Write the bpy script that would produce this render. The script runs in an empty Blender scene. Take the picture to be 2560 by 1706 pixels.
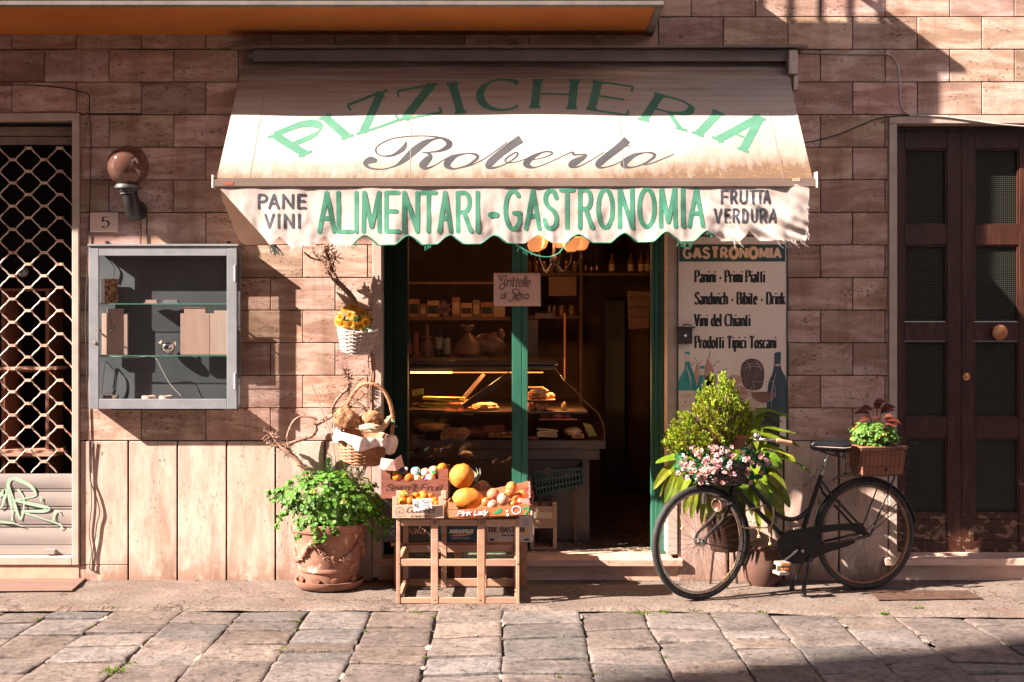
import bpy, bmesh, math, random
from mathutils import Vector, Matrix, Quaternion, noise
random.seed(11)
SC = bpy.context.scene
COL = SC.collection
rad = math.radians

# ---------------------------------------------------------------- camera
CD, CH, FPX = 9.0, 1.7105, 3420.0          # distance to the wall, eye height, focal length in photo pixels
cam = bpy.data.objects.new('camera', bpy.data.cameras.new('camera')); COL.objects.link(cam)
cam.location = (0, -CD, CH); cam.rotation_euler = (rad(90), 0, 0)
cam.data.sensor_width = 36; cam.data.lens = FPX / 2560 * 36
cam.data.shift_y = -53 / 2560; cam.data.clip_end = 500
SC.camera = cam
# ---------------------------------------------------------------- light
SUN_D = Vector((2.75, 1.0, -2.0)).normalized()
sun = bpy.data.objects.new('sun', bpy.data.lights.new('sun', 'SUN')); COL.objects.link(sun)
sun.rotation_euler = SUN_D.to_track_quat('-Z', 'Y').to_euler()
sun.data.energy = 5.0; sun.data.angle = rad(0.5); sun.data.color = (1.0, 0.86, 0.74)
W = bpy.data.worlds.new('World'); SC.world = W; W.use_nodes = True
_n = W.node_tree.nodes; _bg = _n['Background']
_sky = _n.new('ShaderNodeTexSky'); _sky.sky_type = 'NISHITA'; _sky.sun_disc = False
_sky.sun_elevation = math.asin(-SUN_D.z); _sky.sun_rotation = math.atan2(-SUN_D.x, -SUN_D.y)
_sky.dust_density = .8; _sky.air_density = .55; _sky.ozone_density = .3
W.node_tree.links.new(_sky.outputs[0], _bg.inputs[0]); _bg.inputs[1].default_value = 0.05
SC.view_settings.view_transform = 'Standard'; SC.view_settings.look = 'None'
SC.view_settings.exposure = 2.25; SC.view_settings.gamma = 1.0
SC.cycles.max_bounces = 8; SC.cycles.transparent_max_bounces = 16
SC.cycles.use_denoising = True; SC.cycles.caustics_reflective = False; SC.cycles.caustics_refractive = False

# ---------------------------------------------------------------- measuring
def P(px, py, y=0.0):
    d = CD + y
    return Vector(((px - 1280) * d / FPX, y, CH + (800 - py) * d / FPX))
def WX(px, y=0.0): return (px - 1280) * (CD + y) / FPX
def WZ(py, y=0.0): return CH + (800 - py) * (CD + y) / FPX
def GR(px, py):
    d = CH * FPX / (py - 800); return Vector(((px - 1280) * d / FPX, d - CD, 0))
def lerp(a, b, t): return a + (b - a) * t
def U(a, b): return random.uniform(a, b)

# ---------------------------------------------------------------- mesh builder
class MB:
    def __init__(s): s.v = []; s.f = []; s.m = []; s.t = []; s.tint = None; s.mi = 0
    def add(s, vs, fs, mi=None, tint=None):
        b = len(s.v); s.v += [tuple(v) for v in vs]
        tt = tint if tint is not None else (s.tint or (1, 1, 1))
        for f in fs:
            s.f.append(tuple(b + i for i in f)); s.m.append(s.mi if mi is None else mi); s.t.append(tt)
    def box(s, x0, x1, y0, y1, z0, z1, **k):
        s.add([(x0,y0,z0),(x1,y0,z0),(x1,y1,z0),(x0,y1,z0),(x0,y0,z1),(x1,y0,z1),(x1,y1,z1),(x0,y1,z1)],
              [(0,3,2,1),(4,5,6,7),(0,1,5,4),(1,2,6,5),(2,3,7,6),(3,0,4,7)], **k)
    def obox(s, c, ax, ay, az, **k):
        c = Vector(c); ax = Vector(ax); ay = Vector(ay); az = Vector(az)
        vs = [c + ax*i + ay*j + az*l for l in (-1,1) for i, j in ((-1,-1),(1,-1),(1,1),(-1,1))]
        s.add(vs, [(0,3,2,1),(4,5,6,7),(0,1,5,4),(1,2,6,5),(2,3,7,6),(3,0,4,7)], **k)
    def bar(s, p, q, w, h, up=(0,0,1), **k):
        p = Vector(p); q = Vector(q); d = (q - p); l = d.length; d.normalize()
        sd = d.cross(Vector(up));
        if sd.length < 1e-4: sd = d.cross(Vector((0,1,0)))
        sd.normalize(); u2 = sd.cross(d)
        s.obox((p+q)/2, d*l/2, sd*w/2, u2*h/2, **k)
    def tube(s, pts, r, n=8, closed=False, cap=True, **k):
        pts = [Vector(p) for p in pts]; N = len(pts)
        rr = r if isinstance(r, (list, tuple)) else [r]*N
        vs = []; nrm = None
        for i, p in enumerate(pts):
            if closed: t = pts[(i+1) % N] - pts[i-1]
            else: t = pts[min(i+1, N-1)] - pts[max(i-1, 0)]
            if t.length < 1e-9: t = Vector((0,0,1))
            t.normalize()
            if nrm is None:
                nrm = t.orthogonal().normalized()
            else:
                nrm = nrm - t*nrm.dot(t)
                if nrm.length < 1e-6: nrm = t.orthogonal()
                nrm.normalize()
            b = t.cross(nrm)
            for j in range(n):
                a = 2*math.pi*j/n
                vs.append(p + (nrm*math.cos(a) + b*math.sin(a))*rr[i])
        fs = []
        for i in range(N if closed else N-1):
            i2 = (i+1) % N
            for j in range(n):
                j2 = (j+1) % n
                fs.append((i*n+j, i*n+j2, i2*n+j2, i2*n+j))
        if cap and not closed:
            fs.append(tuple(range(n))[::-1]); fs.append(tuple((N-1)*n + j for j in range(n)))
        s.add(vs, fs, **k)
    def lathe(s, prof, loc=(0,0,0), n=24, axis=None, squash=(1,1), top=True, **k):
        loc = Vector(loc); M3 = axis if axis is not None else Matrix.Identity(3)
        vs = []
        for r, z in prof:
            for j in range(n):
                a = 2*math.pi*j/n
                vs.append(loc + M3 @ Vector((r*math.cos(a)*squash[0], r*math.sin(a)*squash[1], z)))
        fs = []
        for i in range(len(prof)-1):
            for j in range(n):
                j2 = (j+1) % n
                fs.append((i*n+j, i*n+j2, (i+1)*n+j2, (i+1)*n+j))
        if prof[0][0] > 1e-5: fs.append(tuple(range(n))[::-1])
        if top and prof[-1][0] > 1e-5: fs.append(tuple((len(prof)-1)*n+j for j in range(n)))
        s.add(vs, fs, **k)
    def ell(s, c, rx, ry=None, rz=None, nu=16, nv=10, rot=None, jit=0, **k):
        ry = rx if ry is None else ry; rz = rx if rz is None else rz; c = Vector(c)
        vs = []; off = Vector((U(0,50), U(0,50), U(0,50)))
        for i in range(nv+1):
            a = math.pi*i/nv
            for j in range(nu):
                b = 2*math.pi*j/nu
                d = Vector((math.sin(a)*math.cos(b), math.sin(a)*math.sin(b), math.cos(a)))
                if jit: d *= 1 + jit*(noise.noise(d*2.2 + off) + (.45*noise.noise(d*6 + off) if jit > .22 else 0))
                p = Vector((d.x*rx, d.y*ry, d.z*rz))
                if rot is not None: p = rot @ p
                vs.append(c + p)
        fs = [(i*nu+j, (i+1)*nu+j, (i+1)*nu+(j+1) % nu, i*nu+(j+1) % nu) for i in range(nv) for j in range(nu)]
        s.add(vs, fs, **k)
    def prism(s, pts, off, **k):
        """closed 3d outline extruded by a vector"""
        pts = [Vector(p) for p in pts]; off = Vector(off); n = len(pts)
        s.add(pts + [p + off for p in pts],
              [tuple(range(n)), tuple(range(2*n-1, n-1, -1))] + [(i, n+i, n+(i+1) % n, (i+1) % n) for i in range(n)], **k)
    def grid(s, fn, nu, nv, **k):
        vs = [fn(i/nu, j/nv) for j in range(nv+1) for i in range(nu+1)]
        s.add(vs, [(j*(nu+1)+i, j*(nu+1)+i+1, (j+1)*(nu+1)+i+1, (j+1)*(nu+1)+i) for j in range(nv) for i in range(nu)], **k)
    def build(s, name, mats, parent=None, smooth=False, bevel=0, recalc=True, merge=0, seg=2, solid=0):
        me = bpy.data.meshes.new(name); me.from_pydata(s.v, [], s.f)
        mats = mats if isinstance(mats, (list, tuple)) else [mats]
        for m in mats: me.materials.append(m)
        if len(mats) > 1: me.polygons.foreach_set('material_index', s.m)
        at = me.attributes.new('tint', 'FLOAT_COLOR', 'CORNER')
        buf = []
        for p, t in zip(me.polygons, s.t): buf += [t[0], t[1], t[2], 1.0]*p.loop_total
        at.data.foreach_set('color', buf)
        if recalc or merge:
            bm = bmesh.new(); bm.from_mesh(me)
            if merge: bmesh.ops.remove_doubles(bm, verts=bm.verts, dist=merge)
            if recalc: bmesh.ops.recalc_face_normals(bm, faces=bm.faces)
            bm.to_mesh(me); bm.free()
        if smooth:
            me.polygons.foreach_set('use_smooth', [True]*len(me.polygons)); me.set_sharp_from_angle(angle=rad(42))
        me.update()
        o = bpy.data.objects.new(name, me); COL.objects.link(o)
        if parent is not None: attach(o, parent)
        if solid:
            md = o.modifiers.new('solid', 'SOLIDIFY'); md.thickness = solid; md.offset = 0
        if bevel:
            md = o.modifiers.new('bevel', 'BEVEL'); md.width = bevel; md.segments = seg; md.limit_method = 'ANGLE'; md.angle_limit = rad(40)
        return o
def attach(o, parent):
    o.parent = parent
    base = Vector((0, 0, 0)); q = parent
    base = parent.get('_w', None)
    o.matrix_parent_inverse = Matrix.Translation(-Vector(base)) if base is not None else Matrix.Identity(4)
    o['_w'] = (0.0, 0.0, 0.0)
def tag(o, label, cat, group=None, kind=None):
    if label: o['label'] = label
    if cat: o['category'] = cat
    if group: o['group'] = group
    if kind: o['kind'] = kind
    return o
def thing(name, label, cat, loc=(0,0,0), group=None):
    o = bpy.data.objects.new(name, None); COL.objects.link(o); o.location = loc; o['_w'] = tuple(float(c) for c in loc)
    o.empty_display_size = 0.1
    return tag(o, label, cat, group)
def copy_tree(o, parent=None):
    c = o.copy(); COL.objects.link(c)
    if parent is not None: c.parent = parent
    for ch in list(o.children): copy_tree(ch, c)
    return c

# ---------------------------------------------------------------- materials
MATS = {}
def ramp(nt, stops):
    r = nt.nodes.new('ShaderNodeValToRGB'); e = r.color_ramp.elements
    while len(e) < len(stops): e.new(0.5)
    for k, (p, c) in enumerate(stops):
        e[k].position = p; e[k].color = (c[0], c[1], c[2], 1) if isinstance(c, (tuple, list)) else (c, c, c, 1)
    return r
def coords(nt, scale=(1,1,1), seed=False):
    tc = nt.nodes.new('ShaderNodeTexCoord'); mp = nt.nodes.new('ShaderNodeMapping'); mp.inputs['Scale'].default_value = scale
    src = tc.outputs['Object']
    if seed:
        at = nt.nodes.new('ShaderNodeAttribute'); at.attribute_name = 'tint'
        vm = nt.nodes.new('ShaderNodeVectorMath'); vm.operation = 'MULTIPLY_ADD'
        vm.inputs[1].default_value = (57, 31, 83)
        nt.links.new(at.outputs['Color'], vm.inputs[0]); nt.links.new(src, vm.inputs[2]); src = vm.outputs[0]
    nt.links.new(src, mp.inputs[0]); return mp.outputs[0]
def noise_n(nt, vec, scale, detail=6, rough=.6, dist=0):
    n = nt.nodes.new('ShaderNodeTexNoise'); n.inputs['Scale'].default_value = scale; n.inputs['Detail'].default_value = detail
    n.inputs['Roughness'].default_value = rough; n.inputs['Distortion'].default_value = dist
    nt.links.new(vec, n.inputs['Vector']); return n.outputs['Fac']
def mix(nt, a, b, fac, mode='MIX'):
    m = nt.nodes.new('ShaderNodeMix'); m.data_type = 'RGBA'; m.blend_type = mode
    for sock, v in ((m.inputs[0], fac), (m.inputs[6], a), (m.inputs[7], b)):
        if hasattr(v, 'links'): nt.links.new(v, sock)
        elif isinstance(v, (int, float)): sock.default_value = v if sock == m.inputs[0] else (v, v, v, 1)
        else: sock.default_value = (v[0], v[1], v[2], 1)
    return m.outputs[2]
def math_n(nt, op, a, b=0.0, clamp=False):
    m = nt.nodes.new('ShaderNodeMath'); m.operation = op; m.use_clamp = clamp
    for i, v in enumerate((a, b)):
        if hasattr(v, 'links'): nt.links.new(v, m.inputs[i])
        else: m.inputs[i].default_value = v
    return m.outputs[0]
def newmat(name):
    m = bpy.data.materials.new(name); m.use_nodes = True
    nt = m.node_tree; return m, nt, nt.nodes['Principled BSDF']
def bump_to(nt, b, h, strength=.3, dist=.01):
    bp = nt.nodes.new('ShaderNodeBump'); bp.inputs['Strength'].default_value = strength; bp.inputs['Distance'].default_value = dist
    nt.links.new(h, bp.inputs['Height']); nt.links.new(bp.outputs[0], b.inputs['Normal']); return bp
def MT(name, c1, c2=None, scale=6, stretch=(1,1,1), rough=.6, bump=0, bscale=60, bdist=.01, metal=0, tint=False, spec=.5, transl=0,
       spots=None, emit=0, coat=0, lo=.35, hi=.65, rvar=.1, ecol=None):
    """general weathered surface: two-tone noise, optional dark spots (colour, scale, threshold, stretch), bump, per-piece tint"""
    if name in MATS: return MATS[name]
    m, nt, b = newmat(name); c2 = c2 or c1
    v = coords(nt, stretch, tint)
    n = noise_n(nt, v, scale)
    r = ramp(nt, [(lo, c1), (hi, c2)]); nt.links.new(n, r.inputs[0]); col = r.outputs[0]
    if spots:
        sc, ssc, th, sst = spots
        sn = noise_n(nt, coords(nt, sst, tint), ssc, 4, .65)
        sr = ramp(nt, [(th, 0.0), (th+.05, 1.0)]); nt.links.new(sn, sr.inputs[0])
        col = mix(nt, col, sc, sr.outputs[0])
    if tint:
        at = nt.nodes.new('ShaderNodeAttribute'); at.attribute_name = 'tint'
        col = mix(nt, col, at.outputs['Color'], 1.0, 'MULTIPLY')
    nt.links.new(col, b.inputs['Base Color'])
    b.inputs['Roughness'].default_value = rough; b.inputs['Metallic'].default_value = metal
    b.inputs['Specular IOR Level'].default_value = spec
    if rvar:
        rr = nt.nodes.new('ShaderNodeMapRange'); rr.inputs[3].default_value = max(.03, rough-rvar); rr.inputs[4].default_value = min(1, rough+rvar)
        nt.links.new(noise_n(nt, v, scale*2.3), rr.inputs[0]); nt.links.new(rr.outputs[0], b.inputs['Roughness'])
    if coat: b.inputs['Coat Weight'].default_value = coat; b.inputs['Coat Roughness'].default_value = .15
    if bump: bump_to(nt, b, noise_n(nt, coords(nt, stretch), bscale, 5), bump, bdist)
    if emit:
        b.inputs['Emission Color'].default_value = (*(ecol or c1), 1); b.inputs['Emission Strength'].default_value = emit
    if transl:
        tr = nt.nodes.new('ShaderNodeBsdfTranslucent'); nt.links.new(col, tr.inputs[0])
        ms = nt.nodes.new('ShaderNodeMixShader'); ms.inputs[0].default_value = transl
        nt.links.new(b.outputs[0], ms.inputs[1]); nt.links.new(tr.outputs[0], ms.inputs[2])
        nt.links.new(ms.outputs[0], nt.nodes['Material Output'].inputs[0])
    MATS[name] = m; return m
def glass_mat(name, tintc=(1,1,1), ior=1.5, rough=.0, boost=1.0, body=None):
    if name in MATS: return MATS[name]
    m, nt, b = newmat(name); nt.nodes.remove(b)
    ge = nt.nodes.new('ShaderNodeNewGeometry'); dt = nt.nodes.new('ShaderNodeVectorMath'); dt.operation = 'DOT_PRODUCT'
    nt.links.new(ge.outputs['Normal'], dt.inputs[0]); nt.links.new(ge.outputs['Incoming'], dt.inputs[1])
    f0 = ((ior-1)/(ior+1))**2      # thin pane: the same reflectance from both sides
    fr = math_n(nt, 'MULTIPLY_ADD', math_n(nt, 'POWER', math_n(nt, 'SUBTRACT', 1.0, math_n(nt, 'ABSOLUTE', dt.outputs['Value']), True), 5.0), 1-f0)
    fr.node.inputs[2].default_value = f0
    gl = nt.nodes.new('ShaderNodeBsdfGlossy'); gl.inputs['Roughness'].default_value = rough
    tr = nt.nodes.new('ShaderNodeBsdfTransparent'); tr.inputs[0].default_value = (*tintc, 1)
    ms = nt.nodes.new('ShaderNodeMixShader')
    f = math_n(nt, 'MULTIPLY', fr, boost, True)
    base = tr.outputs[0]
    if body:      # smoky plastic: part of the light is scattered by the wall of the globe itself
        df = nt.nodes.new('ShaderNodeBsdfDiffuse'); df.inputs[0].default_value = (*body, 1); mb_ = nt.nodes.new('ShaderNodeMixShader'); mb_.inputs[0].default_value = .5
        nt.links.new(tr.outputs[0], mb_.inputs[1]); nt.links.new(df.outputs[0], mb_.inputs[2]); base = mb_.outputs[0]
    nt.links.new(f, ms.inputs[0]); nt.links.new(base, ms.inputs[1]); nt.links.new(gl.outputs[0], ms.inputs[2])
    nt.links.new(ms.outputs[0], nt.nodes['Material Output'].inputs[0])
    MATS[name] = m; return m

def travertine(name, a, bcol, c, vertical=False, pit=.62):
    m, nt, b = newmat(name)
    st = (4, 4, 1) if vertical else (1, 1, 4)
    v = coords(nt, st, True)
    n1 = noise_n(nt, v, 2.2, 8, .62, .8); n2 = noise_n(nt, v, 9, 6, .7, .4)
    r = ramp(nt, [(.34, tuple(q*.86 for q in a)), (.44, a), (.52, bcol), (.64, c)]); nt.links.new(n1, r.inputs[0])
    col = mix(nt, r.outputs[0], (.33, .18, .13), math_n(nt, 'MULTIPLY', math_n(nt, 'SUBTRACT', n2, .50, True), 1.6, True))
    # pits: short dark slots strung along the bedding
    pv = coords(nt, (26, 26, 60) if not vertical else (60, 60, 22), True)
    pn = noise_n(nt, pv, 1.6, 3, .6); pg = noise_n(nt, v, 3.1, 3, .5)
    pm = math_n(nt, 'ADD', pn, math_n(nt, 'MULTIPLY', math_n(nt, 'SUBTRACT', pg, .5), .45))
    pr = ramp(nt, [(pit, 0.0), (pit+.06, 1.0)]); nt.links.new(pm, pr.inputs[0])
    col = mix(nt, col, (.12, .06, .04), math_n(nt, 'MULTIPLY', pr.outputs[0], .8))
    at = nt.nodes.new('ShaderNodeAttribute'); at.attribute_name = 'tint'
    col = mix(nt, col, at.outputs['Color'], 1.0, 'MULTIPLY')
    if vertical:      # ragged splash dirt along the foot of the slabs
        tc2 = nt.nodes.new('ShaderNodeTexCoord'); sz = nt.nodes.new('ShaderNodeSeparateXYZ'); nt.links.new(tc2.outputs['Object'], sz.inputs[0])
        mr = nt.nodes.new('ShaderNodeMapRange'); mr.inputs[1].default_value = .24; mr.inputs[2].default_value = .0; nt.links.new(sz.outputs[2], mr.inputs[0])
        sp = ramp(nt, [(.50, 0.0), (.62, 1.0)]); nt.links.new(math_n(nt, 'ADD', noise_n(nt, coords(nt, (1, 1, .6)), 9, 8, .75), math_n(nt, 'MULTIPLY', mr.outputs[0], .16)), sp.inputs[0])
        col = mix(nt, col, (.25,.135,.09), math_n(nt, 'MULTIPLY', math_n(nt, 'MULTIPLY', sp.outputs[0], mr.outputs[0]), .75))
    # old water runs and grime that ignore the joints
    dn = noise_n(nt, coords(nt, (3.2, 1, .55)), 1.7, 7, .68, .3); dr = ramp(nt, [(.36, (.74,.66,.60)), (.50, (1,1,1)), (.68, (1.06,1.03,1.0))]); nt.links.new(dn, dr.inputs[0])
    col = mix(nt, col, dr.outputs[0], .8, 'MULTIPLY')
    nt.links.new(col, b.inputs['Base Color']); b.inputs['Roughness'].default_value = .62; b.inputs['Specular IOR Level'].default_value = .3
    h = math_n(nt, 'SUBTRACT', math_n(nt, 'MULTIPLY', n2, .5), math_n(nt, 'MULTIPLY', pr.outputs[0], .9))
    bump_to(nt, b, h, .45, .006)
    MATS[name] = m; return m
TRAV = travertine('travertine', (.37,.235,.183), (.475,.33,.272), (.58,.435,.378))
TRAVP = travertine('travertine_plinth', (.49,.355,.30), (.545,.41,.35), (.60,.475,.415), True, .66)
STONE = MT('trim_stone', (.40,.31,.26), (.49,.385,.33), 9, rough=.6, bump=.2, bscale=70, bdist=.004, spots=((.22,.13,.10), 60, .66, (1,1,1)))
MORTAR = MT('joint_mortar', (.05,.032,.026), (.09,.06,.045), 30, rough=.9)
DARKMET = MT('dark_metal', (.035,.032,.032), (.055,.05,.05), 20, rough=.45, metal=.6)
GREYPAINT = MT('grey_paint', (.20,.21,.23), (.25,.26,.28), 8, rough=.4, bump=.08, bscale=90, bdist=.002)
GREEN = MT('green_paint', (.020,.105,.068), (.030,.145,.092), 7, (1,1,.3), rough=.42, spots=((.10,.26,.2), 28, .68, (1,1,.3)), bump=.1, bscale=40, bdist=.003)
BLACK = MT('black_paint', (.006,.0055,.0055), (.013,.011,.010), 30, rough=.35, spots=((.10,.055,.035), 45, .68, (1,1,1)), spec=.4)
CHROME = MT('worn_chrome', (.55,.53,.5), (.4,.36,.32), 25, rough=.25, metal=1)
RUBBER = MT('rubber', (.02,.019,.018), (.04,.038,.036), 40, rough=.75)
WOODL = MT('pale_wood', (.35,.195,.125), (.45,.275,.19), 3, (1,1,7), rough=.65, bump=.15, bscale=30, bdist=.003, spots=((.28,.14,.08), 14, .68, (1,1,1)), tint=True)
TERRA = MT('terracotta', (.21,.092,.058), (.31,.155,.108), 7, rough=.8, bump=.25, bscale=45, bdist=.006, spots=((.42,.30,.24), 9, .60, (1,1,1)))
WHITE = MT('white_paper', (.75,.72,.68), (.8,.78,.75), 10, rough=.7)
INK = MT('black_ink', (.012,.012,.012), rough=.6)
def leafmat(name, c1, c2, transl=.35, rough=.52):
    return MT(name, c1, c2, 30, rough=rough, tint=True, transl=transl, spec=.4)
LEAF_CLOVER = leafmat('clover_leaf', (.055,.165,.018), (.10,.245,.03), .28)
# ---------------------------------------------------------------- lettering: strokes drawn as ribbons
def arc(cx, cy, rx, ry, a0, a1, n=12):
    return [(cx + rx*math.cos(rad(a0+(a1-a0)*i/n)), cy + ry*math.sin(rad(a0+(a1-a0)*i/n))) for i in range(n+1)]
def cat(pts, n=8):
    """smooth curve through points (each point any tuple)"""
    out = []; N = len(pts)
    for i in range(N-1):
        p0, p1, p2, p3 = pts[max(i-1,0)], pts[i], pts[i+1], pts[min(i+2,N-1)]
        for j in range(n):
            t = j/n; t2 = t*t; t3 = t2*t
            out.append(tuple(.5*(2*b + (c-a)*t + (2*a-5*b+4*c-d)*t2 + (3*b-a-3*c+d)*t3) for a, b, c, d in zip(p0,p1,p2,p3)))
    out.append(tuple(pts[-1])); return out
XH = .66
GLY = {
 'A': (.70, [[(0,0),(.35,1)],[(.35,1),(.70,0)],[(.13,.34),(.57,.34)]]),
 'B': (.58, [[(0,0),(0,1)],[(0,1)]+arc(.30,.76,.25,.24,90,-90)+[(0,.52)],[(0,.52)]+arc(.32,.26,.27,.26,90,-90)+[(0,0)]]),
 'C': (.72, [arc(.40,.5,.40,.5,48,312,20)]),
 'D': (.66, [[(0,0),(0,1)],[(0,1)]+arc(.26,.5,.40,.5,90,-90,16)+[(0,0)]]),
 'E': (.56, [[(0,0),(0,1)],[(0,1),(.54,1)],[(0,.52),(.46,.52)],[(0,0),(.56,0)]]),
 'F': (.54, [[(0,0),(0,1)],[(0,1),(.54,1)],[(0,.52),(.44,.52)]]),
 'G': (.76, [arc(.40,.5,.40,.5,48,300,18)+[(.72,.18),(.72,.42)],[(.46,.42),(.74,.42)]]),
 'H': (.68, [[(0,0),(0,1)],[(.68,0),(.68,1)],[(0,.5),(.68,.5)]]),
 'I': (.0, [[(0,0),(0,1)]]),
 'L': (.52, [[(0,1),(0,0)],[(0,0),(.52,0)]]),
 'M': (.84, [[(0,0),(.04,1)],[(.04,1),(.42,.12)],[(.42,.12),(.80,1)],[(.80,1),(.84,0)]]),
 'N': (.66, [[(0,0),(0,1)],[(0,1),(.66,0)],[(.66,0),(.66,1)]]),
 'O': (.80, [arc(.40,.5,.40,.5,90,450,26)]),
 'P': (.58, [[(0,0),(0,1)],[(0,1)]+arc(.30,.74,.28,.26,90,-90)+[(0,.48)]]),
 'R': (.62, [[(0,0),(0,1)],[(0,1)]+arc(.28,.75,.28,.25,90,-90)+[(0,.5)],[(.28,.5),(.62,0)]]),
 'S': (.60, [cat([(.56,.80),(.44,.96),(.28,1.0),(.08,.90),(.05,.72),(.20,.57),(.42,.46),(.57,.30),(.52,.09),(.30,0),(.10,.05),(0,.22)],5)]),
 'T': (.66, [[(.33,0),(.33,1)],[(0,1),(.66,1)]]),
 'U': (.66, [[(0,1),(0,.32)]+arc(.33,.32,.33,.32,180,360,14)+[(.66,1)]]),
 'V': (.66, [[(0,1),(.33,0)],[(.33,0),(.66,1)]]),
 'W': (.90, [[(0,1),(.22,0)],[(.22,0),(.45,.9)],[(.45,.9),(.68,0)],[(.68,0),(.90,1)]]),
 'Z': (.62, [[(.02,1),(.60,1)],[(.60,1),(0,0)],[(0,0),(.62,0)]]),
 'a': (.46, [cat([(.04,.54),(.12,.64),(.26,.66),(.40,.58),(.42,.46),(.42,.08),(.48,0)],5),cat([(.42,.40),(.20,.36),(.03,.24),(.04,.08),(.18,0),(.34,.06),(.42,.18)],5)]),
 'b': (.48, [[(0,1),(0,.02)],[(0,.46)]+arc(.22,.33,.25,.33,130,-130,14)+[(0,.18)]]),
 'c': (.42, [arc(.24,.33,.24,.33,45,315,14)]),
 'd': (.48, [[(.46,1),(.46,0)],arc(.23,.33,.23,.33,50,310,14)]),
 'e': (.46, [[(.02,.36),(.44,.36)]+arc(.23,.36,.21,.30,0,180,10)+arc(.24,.30,.22,.30,180,320,10)]),
 'h': (.46, [[(0,0),(0,1)],[(0,.42)]+arc(.23,.42,.21,.24,160,0,9)+[(.44,0)]]),
 'i': (.12, [[(.06,0),(.06,XH)],[(.06,.84),(.06,.93)]]),
 'k': (.46, [[(0,0),(0,1)],[(.42,XH),(.03,.28)],[(.15,.40),(.46,0)]]),
 'l': (.12, [[(.06,0),(.06,1)]]),
 'm': (.76, [[(0,0),(0,XH)],[(0,.42)]+arc(.19,.42,.18,.24,160,0,8)+[(.37,0)],[(.37,.42)]+arc(.56,.42,.18,.24,160,0,8)+[(.74,0)]]),
 'n': (.46, [[(0,0),(0,XH)],[(0,.42)]+arc(.23,.42,.21,.24,160,0,9)+[(.44,0)]]),
 'o': (.50, [arc(.25,.33,.25,.33,90,450,18)]),
 'p': (.48, [[(0,XH),(0,-.30)],[(0,.48)]+arc(.22,.33,.25,.33,130,-130,14)+[(0,.18)]]),
 'r': (.30, [[(0,0),(0,XH)],cat([(0,.40),(.10,.60),(.22,.66),(.32,.60)],4)]),
 's': (.38, [cat([(.36,.54),(.26,.65),(.12,.65),(.03,.54),(.10,.40),(.26,.32),(.37,.18),(.28,.02),(.12,0),(0,.12)],4)]),
 't': (.32, [cat([(.12,.92),(.12,.5),(.12,.16),(.18,.02),(.32,.05)],5),[(0,.64),(.30,.64)]]),
 'u': (.46, [[(0,XH),(0,.22)]+arc(.22,.22,.21,.22,180,340,9)+[(.44,.22)],[(.44,XH),(.44,0)]]),
 'v': (.44, [[(0,XH),(.22,0)],[(.22,0),(.44,XH)]]),
 'w': (.70, [[(0,XH),(.17,0)],[(.17,0),(.35,XH)],[(.35,XH),(.52,0)],[(.52,0),(.70,XH)]]),
 'y': (.44, [[(0,XH),(.22,.02)],[(.44,XH),(.22,.02),(.12,-.24),(0,-.28)]]),
 '-': (.30, [[(0,.36),(.30,.36)]]),
 '5': (.52, [[(.48,1),(.10,1)],[(.10,1),(.05,.55)],cat([(.05,.55),(.24,.64),(.46,.54),(.52,.32),(.42,.08),(.20,0),(0,.10)],5)]),
 '3': (.5, [cat([(.02,.88),(.22,1),(.44,.90),(.44,.66),(.20,.54),(.46,.44),(.50,.18),(.28,0),(0,.10)],5)]),
 '4': (.5, [[(.36,0),(.40,1)],[(.36,1),(0,.32),(.50,.32)]]),
 '0': (.3, [arc(.15,.7,.15,.28,90,450,12)]),
 ' ': (.26, []),
}
def ribbon(mb, pts, wfn, mapfn, lift, step=None, round_cap=False, mi=None, tint=None):
    """pts in drawing units (y down); wfn(dir, t) -> full width"""
    ps = [Vector((p[0], p[1])) for p in pts]; q = [ps[0]]
    for p in ps[1:]:
        if (p - q[-1]).length > 1e-6: q.append(p)
    ps = q
    if len(ps) < 2: return
    if step:
        q = [ps[0]]
        for a, b in zip(ps, ps[1:]):
            k = max(1, int((b-a).length/step))
            q += [a.lerp(b, i/k) for i in range(1, k+1)]
        ps = q
    n = len(ps); L = []; R = []
    for i, p in enumerate(ps):
        d0 = (p - ps[i-1]).normalized() if i else (ps[1]-p).normalized()
        d1 = (ps[i+1]-p).normalized() if i < n-1 else d0
        d = (d0 + d1); d = d.normalized() if d.length > 1e-5 else d1
        nn = Vector((-d.y, d.x)); w = wfn(d, i/(n-1))*.5
        c = max(.45, nn.dot(Vector((-d1.y, d1.x)))); w = min(w/c, w*1.5)
        L.append(p + nn*w); R.append(p - nn*w)
    vs = [mapfn(v.x, v.y, lift) for v in L + R]
    fs = [(i, i+1, n+i+1, n+i) for i in range(n-1)]
    if round_cap:
        for e, d in ((0, ps[0]-ps[1]), (n-1, ps[-1]-ps[-2])):
            d.normalize(); r = (L[e]-R[e]).length/2; base = math.atan2((L[e]-ps[e]).y, (L[e]-ps[e]).x)
            s = 1 if Vector((math.cos(base+.3), math.sin(base+.3))).dot(d) > 0 else -1
            k0 = len(vs); fan = []
            for j in range(1, 7):
                a = base + s*math.pi*j/7
                vs.append(mapfn(ps[e].x + r*math.cos(a), ps[e].y + r*math.sin(a), lift)); fan.append(k0+j-1)
            fs.append(tuple([e] + fan + [n+e]))
    mb.add(vs, fs, mi=mi, tint=tint)
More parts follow.
